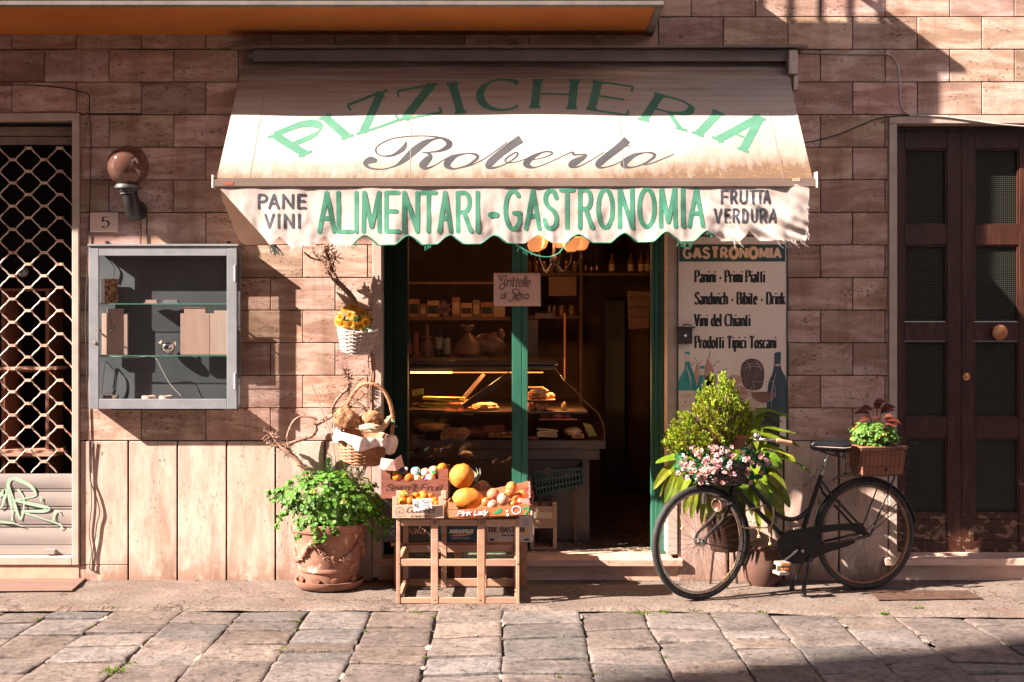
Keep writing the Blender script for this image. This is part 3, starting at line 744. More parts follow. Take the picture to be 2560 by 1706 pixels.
# food in the counter
FOODC = [MT('food_crust', (.42,.17,.06), (.60,.30,.13), 14, rough=.6, bump=.4, bscale=30), MT('food_red', (.38,.09,.05), (.5,.16,.09), 16, rough=.4), MT('food_cheese', (.62,.40,.16), (.7,.5,.24), 9, rough=.5),
         MT('food_dark', (.10,.045,.03), (.2,.09,.05), 16, rough=.5), MT('food_yellow', (.62,.40,.05), (.68,.46,.08), 20, rough=.6)]
def food(name, label, px, py, y, w, h, m, kind='lump', cat='food'):
    c = P(px, py, y); s = (CD+y)/FPX; mb = MB(); w *= s; h *= s
    if kind == 'lump':
        mb.ell(c + Vector((0,0,h/2)), w/2, min(w/2,.09), h/2, 18, 10, jit=.25)
    elif kind == 'slices':
        for k in range(5):
            a = U(-.2,.2); mb.obox(c + Vector((U(-.02,.02), k*.008, h*(k+.5)/5)), Vector((math.cos(a),0,math.sin(a)*.4))*w/2, (0,.05,0), (0,0,h/14))
    elif kind == 'tray':
        mb.box(c.x-w/2, c.x+w/2, c.y-.06, c.y+.12, c.z, c.z+.006)
        for k in range(9):
            mb.ell((c.x+U(-w*.42,w*.42), c.y+U(-.03,.08), c.z+h*.5), U(.02,.045), .03, h*.5, 10, 6, jit=.3)
    o = mb.build(name, m, smooth=(kind != 'slices')); tag(o, label, cat); return o
food('focaccia_stack', 'stack of golden flat breads on the left of the deli counter', 1112, 1019, .75, 105, 26, FOODC[4], 'slices', 'bread')
food('dark_ham', 'dark cured ham lying at the left end of the counter shelf', 1060, 1020, .8, 60, 14, FOODC[3])
food('crisp_bread', 'pointed slices of crisp bread fanned near the middle of the counter', 1176, 1037, .74, 26, 18, FOODC[0], 'slices', 'bread')
food('meat_tray', 'tray of orange lit cold cuts right of the green mullion, upper row', 1350, 1001, .74, 76, 18, FOODC[0], 'tray', 'food tray')
food('pastry_heap', 'heap of pointed pastries topping the upper tray right of the mullion', 1347, 984, .78, 40, 16, FOODC[2], 'slices', 'pastry')
food('salami_tray', 'long tray of sliced sausage on the lower shelf under the curved glass', 1396, 1049, .70, 96, 16, FOODC[1], 'tray', 'food tray')
food('cheese_block', 'pale cheese wedge at the far right under the curved glass', 1433, 1090, .70, 42, 22, FOODC[2])
food('roast_tray', 'tray of roast pieces low in the counter beside the mullion', 1255, 1092, .70, 70, 14, FOODC[0], 'tray', 'food tray')
food('sausage_coil', 'pink sausage coil low in the counter right of the mullion', 1330, 1100, .72, 40, 10, FOODC[1])
food('bread_loaf', 'long loaf on the low left of the deli counter', 1080, 1080, .72, 80, 26, FOODC[0], 'lump', 'bread')
food('ham_joint', 'rounded reddish ham joint behind the handwritten food card', 1190, 1098, .80, 100, 32, FOODC[1])
food('oil_flask', 'small amber flask standing under the curved counter glass', 1410, 1042, .80, 14, 36, FOODC[2], 'lump', 'bottle')
food('round_cheese', 'round pale cheese on the inner shelf left of the mullion', 1215, 1030, .85, 66, 24, FOODC[2])
food('salami_heap', 'heap of dark salami pieces on the inner shelf behind the crisp bread', 1150, 1030, .95, 70, 30, FOODC[1], 'tray', 'food tray')
food('bread_rolls', 'row of crusty rolls on the inner shelf right of the mullion', 1330, 1029, .80, 80, 22, FOODC[0], 'tray', 'bread')
food('olive_tray', 'tray of dark olives low in the counter at the left', 1040, 1098, .74, 52, 14, FOODC[3], 'tray', 'food tray')
food('tart_tray', 'tray of golden tarts low in the counter left of the menu card', 1075, 1060, .90, 84, 16, FOODC[4], 'tray', 'pastry')
food('ham_slices', 'folded ham slices in front of the rounded ham joint', 1232, 1078, .70, 50, 14, FOODC[1], 'slices', 'cold cuts')
food('cheese_slabs', 'stack of cheese slabs low under the curved glass beside the salami tray', 1372, 1092, .72, 50, 20, FOODC[2], 'slices', 'cheese')
for k, (x0, x1, top, c) in enumerate(((1022,1048,748,(.42,.16,.07)),(1050,1066,760,(.22,.10,.05)),(1068,1098,752,(.50,.28,.12)),(1130,1150,744,(.30,.07,.04)),(1152,1180,758,(.46,.24,.13)),(1182,1200,750,(.20,.12,.05)),(1202,1232,756,(.38,.15,.06)),(1234,1262,748,(.5,.33,.16)))):
    y = 2.4; mb = MB(); mb.box(WX(x0,y), WX(x1,y), y, y+.12, WZ(792,y), WZ(top,y)); mb.box(WX(x0,y)+.006, WX(x1,y)-.006, y-.002, y-.0005, WZ(785,y), WZ(top+12,y), mi=1)
    tag(mb.build('dry_goods_box', [MT('pack_%d' % k, c, tuple(q*.7 for q in c), 9, rough=.5), LABC0 if k % 2 else INK], bevel=.003), ('first','second','third','fourth','fifth','sixth','seventh','eighth')[k] + ' dry goods packet from the left on the shelf behind the counter', 'packet', 'dry goods packets behind the counter')
mb = MB(); mb.box(WX(1012,2.38), WX(1275,2.38), 2.38, 2.62, WZ(792,2.38)-.03, WZ(792,2.38)-.001); mb.box(WX(1012,2.38), WX(1275,2.38), 2.38, 2.62, WZ(705,2.38)-.02, WZ(705,2.38)); tag(mb.build('goods_shelf', MT('goods_shelf_wood', (.12,.055,.03), (.16,.08,.045), 5)), 'brown wooden shelf of packets behind the counter seen through the window', 'shelf')
def card(name, label, pts, y, m, txt=None, box=None, w=1.2):
    mb = MB(); q = [P(a, b, y) for a, b in pts]; mb.prism(q, (0,.002,0)); t = mb.build(name, m); tag(t, label, 'card')
    if txt:
        mb = MB()
        for s, (x0, x1, yb, yt) in zip(txt, box): text(mb, s, x0, x1, yb, yt, w, on_plane(y, .002), slant=.2, rc=False, step=3)
        mb.build('handwriting', INK, t)
YEL = MT('yellow_card', (.75,.55,.06), (.8,.6,.1), rough=.6); ORC = MT('orange_card', (.62,.22,.08), (.66,.26,.1), rough=.6)
card('price_card', 'small yellow price card above the flat breads in the counter', [(1030,976),(1059,971),(1059,986),(1031,991)], .70, YEL, ['LENTI','TRITO'], [(1033,1056,980,975),(1035,1052,987,982)], .9)
rr = [(1100+x, 1076+y) for x, y in ((5,30),(0,18),(4,4),(14,-1),(20,-6),(34,-7),(46,-4),(56,-8),(66,-6),(76,2),(74,12),(66,20),(60,30),(48,36),(22,36))]
card('menu_card', 'cloud shaped orange card with black handwriting leaning in the counter', rr, .66, ORC, ['SUPER','PANINI','FARCITI','SALUMI E'], [(1107,1142,1082,1074),(1109,1160,1092,1085),(1109,1152,1101,1095),(1118,1150,1109,1104)], 1.4)
card('menu_card', 'small reddish price card at the far right end of the counter', [(1429,1084),(1459,1085),(1461,1096),(1431,1096)], .64, ORC, ['LARDO'], [(1436,1455,1093,1088)], .9)
card('paper_strip', 'slanting yellow paper strip inside the curved counter glass', [(1457,1057),(1478,1062),(1493,1090),(1472,1092)], .66, MT('dull_yellow', (.35,.25,.06), rough=.6))
# bottles on the counter
def bottle(px, top, bot, wpx, y, m, lab, label, cat='bottle', fiasco=False, labm=None):
    t = thing('wine_bottle', label, cat, tuple(P(px, bot, y))); c = P(px, bot, y); s = (CD+y)/FPX; h = (bot-top)*s; r = wpx*s/2
    mb = MB()
    if fiasco: mb.lathe([(r*.8,0),(r,h*.1),(r*1.02,h*.38),(r*.8,h*.46),(r*.3,h*.58),(r*.25,h*.95),(r*.3,h)], c, 16)
    else: mb.lathe([(r*.95,0),(r,h*.02),(r,h*.62),(r*.8,h*.70),(r*.32,h*.80),(r*.28,h*.97),(r*.33,h)], c, 16)
    mb.build('glass_body', m, t, smooth=True)
    if lab:
        mb = MB(); mb.lathe([(r*1.03,h*lab[0]),(r*1.03,h*lab[1])], c, 16); mb.build('label', labm or MATS['pink_card'], t, smooth=True)
BG = MT('bottle_dark', (.02,.018,.012), (.03,.025,.015), rough=.12, coat=.5); AMB = MT('bottle_amber', (.20,.08,.02), (.25,.1,.03), rough=.15)
LABC = MT('cream_label', (.55,.40,.27), (.6,.45,.3), 8, rough=.7); STRW = MT('straw', (.50,.24,.12), (.42,.18,.08), 30, (1,1,.2), rough=.8, bump=.4, bscale=80)
bottle(1068, 812, 894, 25, .80, STRW, (.60,.63), 'straw covered flask on the counter top, second bottle from the left', fiasco=True)
bottle(1096, 818, 893, 19, .78, BG, (.28,.66), 'dark bottle with an oval cream label on the counter top', labm=LABC)
bottle(1117, 818, 892, 17, .78, BG, (.08,.62), 'dark bottle with a tall cream label, rightmost on the counter top', labm=LABC)
bottle(1023, 830, 893, 14, .82, BG, (.1,.5), 'bottle with a red label at the left end of the counter top', labm=MT('red_label', (.5,.09,.04), rough=.6))
mb = MB(); p = P(1039,893,.84); mb.box(p.x-.014, p.x+.014, p.y, p.y+.07, p.z, p.z+.17)
tag(mb.build('carton', MT('orange_carton', (.55,.16,.05), (.6,.2,.07), rough=.6), bevel=.002), 'narrow orange carton standing between the left bottles', 'carton')
# cellophane gift bags and a paper pompon in the window
t = thing('gift_bag', 'wrapped peach coloured gift bag with tied neck behind the window', 'gift bag', tuple(P(1170, 893, .75)))
mb = MB(); c = P(1170, 893, .75); mb.lathe([(.07,0),(.10,.03),(.085,.09),(.03,.16),(.012,.175),(.035,.20),(.05,.225)], c, 14); 
for i, v in enumerate(mb.v): mb.v[i] = (v[0]+.012*noise.noise(Vector(v)*30), v[1], v[2]+.008*noise.noise(Vector(v)*25))
mb.build('wrapping', MT('peach_wrap', (.36,.16,.09), (.46,.22,.13), 12, rough=.3, bump=.4, bscale=20), t, smooth=True)
t = thing('gift_bag', 'large crumpled cellophane bag right of the tied peach gift bag', 'gift bag', tuple(P(1222, 893, .8)))
mb = MB(); mb.ell(P(1222, 862, .8), .12, .07, .085, 20, 12, jit=.35); mb.ell(P(1253, 840, .8), .03, .03, .05, 10, 8, jit=.4)
mb.build('wrapping', MATS['peach_wrap'], t, smooth=True)
t = thing('paper_pompon', 'pale pink paper pompon flower standing in the shop window', 'paper flower', tuple(P(1111, 770, .7)))
mb = MB(); c = P(1111, 772, .7)
for k in range(150):
    d = Vector((random.gauss(0,1), random.gauss(0,1)-.3, random.gauss(0,1))).normalized(); L = U(.045,.072); sd = d.orthogonal().normalized()*.006
    mb.add([c + d*.01, c + d*L*.6 + sd, c + d*L, c + d*L*.6 - sd], [(0,1,2,3)])
mb.build('petals', MT('pompon_pink', (.58,.33,.29), (.66,.40,.34), rough=.8, transl=.2), t)
mb = MB(); mb.tube([c, P(1100, 840, .75), P(1092, 893, .78)], .003, 5); mb.build('stem', MT('stem_brown', (.10,.06,.03)), t)
for k, (x, y, z, e) in enumerate(((1385, .95, 610, 1.3), (1150, 1.5, 640, 2.6))):  # one point light at the chandelier, a second farther left without a fixture
    L = bpy.data.objects.new('chandelier_lamp', bpy.data.lights.new('chandelier_lamp', 'POINT')); COL.objects.link(L)
    L.location = P(x, z, y); L.data.energy = e; L.data.color = (1, .45, .16); L.data.shadow_soft_size = .08
# back wall shelving
t = thing('wall_shelf', 'dark wooden wall shelving at the back of the shop above the inner door', 'shelf', (.6, 3.3, 1.9))
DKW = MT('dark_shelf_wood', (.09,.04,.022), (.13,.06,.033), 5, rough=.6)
YB = 2.9
mb = MB()
for py, x0, x1 in ((683,1312,1650),(790,1312,1452),(568,1312,1650)): mb.box(WX(x0,YB), WX(x1,YB), YB-.02, YB+.3, WZ(py,YB)-.025, WZ(py,YB))
for px in (1316, 1452, 1640): mb.box(WX(px,YB)-.015, WX(px,YB)+.015, YB, YB+.3, .146 if px != 1640 else WZ(683,YB), WZ(560,YB))
mb.build('boards', DKW, t)
JG = MT('jar_amber', (.30,.11,.03), (.40,.17,.05), 20, rough=.15, coat=.4)
for k, px in enumerate((1323, 1342, 1361, 1379, 1397, 1416, 1437)):
    c = P(px, 683, YB+.06); t2 = thing('preserve_jar', ('first','second','third','fourth','fifth','sixth','seventh')[k] + ' amber preserve jar from the left on the back shelf', 'jar', tuple(c), 'preserve jars on the back shelf')
    mb = MB(); mb.lathe([(.018,.0),(.021,.004),(.021,.075),(.017,.085)], c, 12); mb.build('glass_body', JG, t2, smooth=True)
    mb = MB(); mb.lathe([(.019,.086),(.019,.104)], c, 12); mb.build('lid', MATS['old_brass'], t2, smooth=True)
for k, px in enumerate((1464, 1479, 1493)):
    bottle(px, 632 + 8*(k == 1), 683, 9, YB+.05, BG, (.15,.3), ('left','middle','right')[k] + ' of three slim dark bottles on the back shelf beside the jars', labm=MATS['old_brass'])
for k, px in enumerate((1530, 1577, 1603, 1620)):
    bottle(px, 634, 683, 15, YB+.06, AMB, (.1,.45), ('first','second','third','last')[k] + ' squat bottle from the left on the back shelf right of the slim bottles', labm=LABC)
mb = MB(); mb.box(WX(1371,YB), WX(1441,YB), YB-.05, YB-.03, WZ(741,YB), WZ(692,YB)); tag(mb.build('framed_board', MT('board_brown', (.22,.10,.055), (.27,.13,.07), 4, rough=.5), bevel=.004), 'plain brown board hanging below the jars on the back shelf', 'board')
for k, px in enumerate((1374, 1386, 1405, 1430)):
    c = P(px, 789, YB+.04); mb = MB(); r = .018 if k < 2 else .035
    mb.lathe([(r,0),(r,.06),(r*.8,.075),(r*.85,.09)], c, 12)
    tag(mb.build('spice_jar', MT('spice', (.16,.075,.04), (.22,.1,.05), 10, rough=.3), smooth=True), ('left slim','right slim','left wide','right wide')[k] + ' spice jar on the low shelf under the brown board', 'jar', 'spice jars on the low shelf')
mb = MB(); yb = 3.45; mb.box(WX(1512,yb), WX(1562,yb), yb, yb+.03, .147, WZ(752,yb)); mb.box(WX(1545,yb), WX(1552,yb), yb-.03, yb, WZ(903,yb)-.01, WZ(903,yb)+.01)
tag(mb.build('inner_door', MT('grey_inner_door', (.065,.065,.062), (.075,.075,.07), rough=.6), bevel=.003), 'dull grey half open door deep inside the dark shop', 'door')
mb = MB(); y = 2.2
mb.box(WX(1338,y), WX(1382,y), y, y+.01, WZ(796,y), WZ(783,y)); mb.box(WX(1312,y), WX(1345,y), y, y+.015, WZ(890,y), WZ(800,y))
tag(mb.build('wall_picture', MT('dark_picture', (.10,.05,.03), (.05,.05,.03), 12, rough=.4)), 'dark framed picture and paper strip above the counter right of the mullion', 'picture')
mb = MB(); mb.tube([P(1412,783,1.6), P(1412,950,1.6)], .008, 8); tag(mb.build('brass_pole', MT('pole_brass', (.40,.17,.08), rough=.4)), 'thin upright coppery pole at the end of the counter', 'pole')
t = thing('wall_calendar', 'pale spotted calendar sheet hanging near the inner door', 'calendar', tuple(P(1597, 770, 2.4)))
mb = MB(); q = [P(1568,728,2.4), P(1624,730,2.4), P(1622,820,2.4), P(1572,824,2.4)]; mb.prism(q, (0,.004,0)); mb.build('sheet', MT('calendar_paper', (.16,.09,.06), (.2,.11,.07), 16, rough=.7), t)
mb = MB()
for r in range(3):
    for k in range(4):
        p = P(1577+k*12, 745+r*24, 2.39); mb.box(p.x-.012, p.x+.012, p.y, p.y+.003, p.z-.012, p.z+.012)
mb.build('pictures', DKW, t)
# chandelier
t = thing('chandelier', 'dark iron chandelier with glowing orange glass bowls just inside the doorway', 'chandelier', tuple(P(1385, 590, 1.0)))
yc = 1.0; hub = P(1385, 650, yc)
mb = MB(); mb.tube([P(1385,520,yc), hub], .012, 8); mb.ell(hub, .03, .03, .045)
arms = []
for k, (px, py, y) in enumerate(((1338,632,.9),(1428,632,.9),(1452,628,1.15),(1400,622,1.25),(1350,626,1.2))):
    e = P(px, py, y); m1 = hub.lerp(e, .5); m1.z = hub.z - .09; e2 = e.copy(); e2.z -= .03
    mb.tube([Vector(p) for p in cat([tuple(hub), tuple(m1), tuple(e2 + Vector((0,0,-.03))), tuple(e)], 6)], .006, 6); mb.lathe([(.0,-.01),(.03,-.006),(.035,.004)], e, 12); arms.append(e)
mb.build('iron_frame', DARKMET, t, smooth=True)
for e in arms:
    mb = MB(); mb.lathe([(.022,.004),(.045,.02),(.062,.06),(.066,.105)], e, 18)
    mb.build('glass_bowl', MT('orange_glass', (.75,.27,.10), (.8,.33,.13), 4, rough=.35, emit=.16, ecol=(1,.34,.12)), t, smooth=True)
# green plastic crate on a stool and a wooden box just inside
t = thing('plastic_crate', 'dark green plastic crate tilted on legs inside the doorway with papers in it', 'crate', (WX(1395,.6), .6, .147))
mb = MB(); y = .52; M0 = Matrix.Rotation(rad(8), 3, 'Y')
def cr(px, py, yy): return P(px, py, yy)
fr = [cr(1338,1180,y), cr(1455,1172,y), cr(1458,1212,y), cr(1342,1240,y)]
for k in range(15):
    u = k/14; a = fr[0].lerp(fr[1], u); b = fr[3].lerp(fr[2], u); mb.bar(a, b, .010, .012, (0,1,0))
for v in (0, .35, .7, 1): mb.bar(fr[0].lerp(fr[3], v), fr[1].lerp(fr[2], v), .014, .014, (0,1,0))
bk = [p + Vector((0,.3,.06)) for p in fr]; mb.prism(bk, (0,.01,0)); mb.prism([fr[3], fr[2], bk[2], bk[3]], (0,0,.01)); mb.prism([fr[1], fr[2], bk[2], bk[1]], (.01,0,0))
mb.build('basket', MT('dark_green_plastic', (.02,.05,.035), (.03,.06,.04), rough=.4), t)
mb = MB()
for px in (1350, 1440):
    for yy in (.56, .78): mb.box(WX(px,y)-.012, WX(px,y)+.012, yy-.012, yy+.012, .147, WZ(1228,y))
mb.build('legs', DKW, t)
mb = MB(); mb.prism([P(1352,1182,.6), P(1372,1170,.6), P(1380,1195,.6)], (0,.01,.01)); mb.prism([P(1405,1185,.6), P(1440,1178,.66), P(1424,1200,.6)], (0,.01,0))
mb.build('papers', MT('dull_paper', (.30,.18,.11), rough=.7), t)
t = thing('wooden_box', 'open wooden fruit box with a paper label on the shop floor inside the doorway', 'box', (WX(1363,.33), .4, .147))
y = .33; x0, x1 = WX(1326,y), WX(1392,y)
mb = MB()
for a, b in ((1321,1294),(1292,1266)): mb.box(x0, x1, y, y+.012, max(.148, WZ(a,y)), WZ(b,y)); mb.box(x0, x1, y+.22, y+.232, max(.148, WZ(a,y)), WZ(b,y))
mb.box(x1-.025, x1, y-.004, y+.236, .1475, WZ(1261,y)); mb.box(x0, x0+.025, y-.004, y+.236, .1475, WZ(1261,y)); mb.box(x0, x1, y, y+.23, .148, .156)
mb.build('slats', WOODL, t); mb = MB(); mb.box(x0+.01, WX(1381,y), y-.006, y-.001, WZ(1296,y), WZ(1281,y)); mb.build('label', MATS['cream_label'], t)
# ================================================================= AWNING
aw = thing('shop_awning', 'large white retractable awning with green and grey lettering over the deli door', 'awning', (0, 0, 3.43))
AX0, AX1, AD, AZT, AZB = -1.768, 1.80, .818, 3.43, 2.552
def canopy_pt(u, s):
    x = lerp(AX0, AX1, u)
    sag = -.016*math.sin(math.pi*s)*(1+.35*math.sin(u*9.5)) + .004*math.sin(u*23+s*3)*math.sin(math.pi*s)
    sag += .003*noise.noise(Vector((x*3, s*4, 0)))*math.sin(math.pi*s)
    return Vector((x, -AD*s, AZT - (AZT-AZB)*s + sag))
def canopy_px(px, py, l):
    A = 800 - py; s = (5880.7 - 9*A)/(3002.8 - .818*A); x = (px-1280)*(CD - .818*s)/FPX
    p = canopy_pt((x-AX0)/(AX1-AX0), s); return p + Vector((0, -.7317, .6817))*(l+.0008)
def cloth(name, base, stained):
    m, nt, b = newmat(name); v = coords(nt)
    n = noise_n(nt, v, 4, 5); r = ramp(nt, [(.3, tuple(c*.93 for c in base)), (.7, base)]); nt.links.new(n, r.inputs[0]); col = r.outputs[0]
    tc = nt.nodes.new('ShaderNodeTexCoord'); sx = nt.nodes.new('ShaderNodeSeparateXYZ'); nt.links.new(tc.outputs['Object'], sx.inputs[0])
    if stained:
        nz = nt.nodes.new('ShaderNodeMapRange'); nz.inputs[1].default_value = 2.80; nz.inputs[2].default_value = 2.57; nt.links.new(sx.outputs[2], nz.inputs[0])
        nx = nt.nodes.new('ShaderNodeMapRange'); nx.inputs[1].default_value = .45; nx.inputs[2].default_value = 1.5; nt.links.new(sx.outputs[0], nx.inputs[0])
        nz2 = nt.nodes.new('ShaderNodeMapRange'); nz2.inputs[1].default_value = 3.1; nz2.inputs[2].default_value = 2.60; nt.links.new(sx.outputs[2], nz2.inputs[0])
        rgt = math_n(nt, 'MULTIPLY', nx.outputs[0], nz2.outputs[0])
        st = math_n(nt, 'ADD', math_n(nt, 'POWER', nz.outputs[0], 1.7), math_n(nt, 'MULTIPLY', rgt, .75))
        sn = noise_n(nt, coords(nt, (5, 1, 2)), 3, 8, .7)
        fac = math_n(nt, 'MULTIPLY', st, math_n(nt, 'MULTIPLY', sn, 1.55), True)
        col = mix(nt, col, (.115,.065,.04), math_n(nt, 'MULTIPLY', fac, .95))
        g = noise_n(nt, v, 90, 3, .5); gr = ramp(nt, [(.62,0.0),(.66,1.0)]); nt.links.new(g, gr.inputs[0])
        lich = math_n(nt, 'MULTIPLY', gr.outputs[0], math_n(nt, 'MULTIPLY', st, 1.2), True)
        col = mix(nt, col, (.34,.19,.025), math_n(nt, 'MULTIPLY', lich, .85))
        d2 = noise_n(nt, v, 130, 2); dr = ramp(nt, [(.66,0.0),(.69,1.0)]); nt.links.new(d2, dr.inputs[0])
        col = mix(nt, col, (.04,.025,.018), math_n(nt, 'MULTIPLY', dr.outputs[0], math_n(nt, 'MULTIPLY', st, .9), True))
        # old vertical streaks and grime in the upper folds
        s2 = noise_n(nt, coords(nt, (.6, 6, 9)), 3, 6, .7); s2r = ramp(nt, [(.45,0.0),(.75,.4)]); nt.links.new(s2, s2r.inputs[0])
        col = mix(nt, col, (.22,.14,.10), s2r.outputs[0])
        # roll-mark streaks near the roller; they also paint shade into the upper cloth
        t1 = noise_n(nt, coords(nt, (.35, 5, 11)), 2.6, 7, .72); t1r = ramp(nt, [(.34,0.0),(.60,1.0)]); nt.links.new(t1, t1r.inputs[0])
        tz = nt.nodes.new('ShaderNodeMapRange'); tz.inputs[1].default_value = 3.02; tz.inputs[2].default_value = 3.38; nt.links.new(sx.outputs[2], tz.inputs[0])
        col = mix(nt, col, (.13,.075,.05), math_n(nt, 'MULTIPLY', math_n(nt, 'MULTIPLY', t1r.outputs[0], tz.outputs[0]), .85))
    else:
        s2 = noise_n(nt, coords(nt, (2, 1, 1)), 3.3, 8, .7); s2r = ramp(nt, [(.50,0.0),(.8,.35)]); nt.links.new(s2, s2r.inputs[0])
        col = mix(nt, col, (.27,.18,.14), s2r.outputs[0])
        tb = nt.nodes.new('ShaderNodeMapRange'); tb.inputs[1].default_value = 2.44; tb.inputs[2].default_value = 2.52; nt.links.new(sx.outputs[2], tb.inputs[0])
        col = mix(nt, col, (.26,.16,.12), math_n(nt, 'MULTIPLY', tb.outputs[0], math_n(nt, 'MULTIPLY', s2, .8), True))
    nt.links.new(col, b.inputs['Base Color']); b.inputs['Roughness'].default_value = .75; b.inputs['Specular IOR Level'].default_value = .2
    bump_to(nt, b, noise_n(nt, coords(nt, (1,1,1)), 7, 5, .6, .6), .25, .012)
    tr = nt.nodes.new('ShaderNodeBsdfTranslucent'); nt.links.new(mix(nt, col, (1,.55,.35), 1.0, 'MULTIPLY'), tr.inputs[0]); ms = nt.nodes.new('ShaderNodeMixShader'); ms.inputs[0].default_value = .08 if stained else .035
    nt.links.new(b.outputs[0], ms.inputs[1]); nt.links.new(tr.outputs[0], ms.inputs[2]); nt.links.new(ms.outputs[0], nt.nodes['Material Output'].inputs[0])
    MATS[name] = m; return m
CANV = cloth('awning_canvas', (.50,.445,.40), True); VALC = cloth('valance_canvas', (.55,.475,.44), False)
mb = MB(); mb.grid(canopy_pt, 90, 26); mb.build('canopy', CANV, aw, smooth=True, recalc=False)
mb = MB()
SEAMS = [(655,632),(1026,1040),(1549,1570),(1915,1968)]
def worn(name, c1, c2, th=.66):
    return MT(name, c1, c2, 6, rough=.7, spots=((.40,.35,.32), 30, th, (1,1,1)), bump=.15, bscale=9, bdist=.01)
for a, b, q in ((655,622,0),(1030,1024,1),(1549,1562,2),(1925,1958,3)):
    ribbon(mb, [(a,270) if q else (a+5,240), (b, 452 if q < 1 else 446)], lambda d, t: 1.3 if True else 1, canopy_px, .001, 6)
mb.build('seam', MT('seam_thread', (.25,.20,.17), rough=.8), aw)
# arched green word
GREENL = worn('green_letter', (.045,.165,.108), (.07,.21,.14), .72); GREYL = worn('grey_letter', (.030,.030,.036), (.05,.05,.057), .70)
GREENV = worn('green_valance_letter', (.035,.185,.115), (.055,.235,.15), .72)
c2 = lambda x, y: Vector((500 + x/2.8, 80 + y/2.8)); c3 = lambda x, y: Vector((1200 + x/2.674, 80 + y/2.674))
mb = MB()
LET = [('P', c2(742,843), c2(520,697), c2(995,735)), ('I', c2(1035,722), c2(872,566), c2(1100,700)), ('Z', c2(1140,688), c2(1025,492), c2(1390,602)),
       ('Z', c2(1432,596), c2(1372,408), c2(1690,548)), ('I', c2(1826,548), c2(1766,352), c2(1900,540)),
       ('C', c3(0,513), c3(0,312), c3(275,513)), ('H', c3(365,500), c3(385,318), c3(612,502)), ('E', c3(745,505), c3(790,325), c3(985,533)),
       ('R', c3(1090,568), c3(1205,402), c3(1345,638)), ('I', c3(1453,672), c3(1595,520), c3(1500,690)), ('A', c3(1585,705), c3(1790,510), c3(1755,778))]
for k, (ch, o, up, rt) in enumerate(LET):
    adv = GLY[ch][0] or .3
    glyph(mb, ch, o, (rt-o)/adv, up-o, 21 if ch != 'A' else 22, canopy_px, k0=k, nib=8, serif=.20 if ch != 'A' else .15, step=5, thin=.22)
mb.build('arched_lettering', GREENL, aw)
# script word, each stroke with its own swelling width
mb = MB()
c2t = lambda L: [(500+x/2.8, 80+y/2.8, w) for x, y, w in L]; c3t = lambda L: [(1200+x/2.674, 80+y/2.674, w) for x, y, w in L]
SCR = [c2t([(1238,885,6),(1222,890,14),(1190,890,18),(1158,915,12),(1190,948,6),(1280,957,3),(1370,930,5),(1430,885,14),(1500,820,19),(1570,765,15),(1640,735,5),(1718,725,2)]),
       c2t([(1440,752,2),(1438,775,8),(1415,810,12),(1350,852,6),(1275,858,3),(1232,830,4),(1245,785,3),(1330,738,3),(1450,717,3),(1590,714,3),(1690,728,6),(1742,760,15),(1735,790,14),(1680,820,7),(1600,832,3),(1552,832,2)]),
       c2t([(1552,832,2),(1598,840,6),(1608,866,14),(1575,905,19),(1556,930,16),(1580,950,8),(1640,930,3),(1720,880,2),(1770,850,2)]),
       c2t([(1850,846,4),(1790,860,9),(1735,905,17),(1732,935,14),(1780,955,4),(1870,930,4),(1935,885,7),(1938,858,8),(1895,843,4),(1850,846,3)]),
       c2t([(1800,952,2),(1880,935,2),(1980,890,2),(2080,820,2),(2150,765,2)]),
       c3t([(275,712,22),(215,750,20),(130,815,19),(70,870,19),(55,897,14),(80,908,6),(140,895,3),(215,855,3),(250,820,5),(240,802,4),(190,830,4),(168,855,4),(185,872,3),(240,868,2),(310,845,2),(345,832,2)]),
       c3t([(330,858,2),(420,838,2),(480,812,4),(470,797,5),(420,800,4),(350,835,11),(310,875,17),(325,897,11),(370,904,3),(460,870,2),(560,820,2),(605,797,3)]),
       c3t([(605,797,3),(620,798,6),(625,810,6),(650,812,4),(700,808,4),(702,822,8),(650,855,17),(612,882,17),(615,897,8),(660,895,3),(740,850,2),(830,790,2)]),
       c3t([(985,703,20),(930,755,19),(850,820,18),(800,865,18),(790,890,12),(820,902,4),(900,880,2),(970,840,2)]), c3t([(945,747,3),(1003,747,3)]),
       c3t([(1090,797,4),(1030,815,10),(970,860,17),(962,888,13),(1010,901,4),(1090,878,4),(1155,835,7),(1165,808,7),(1130,795,4),(1090,797,3)]),
       c3t([(1090,884,2),(1140,874,3),(1200,850,3),(1296,808,2)])]
for k, st in enumerate(SCR):
    cs = cat(st, 8); n = len(cs)
    ribbon(mb, cs, lambda d, t: cs[min(n-1, int(round(t*(n-1))))][2]*1.0, canopy_px, .0006 + .0002*(k % 5))
mb.build('script_lettering', GREYL, aw)
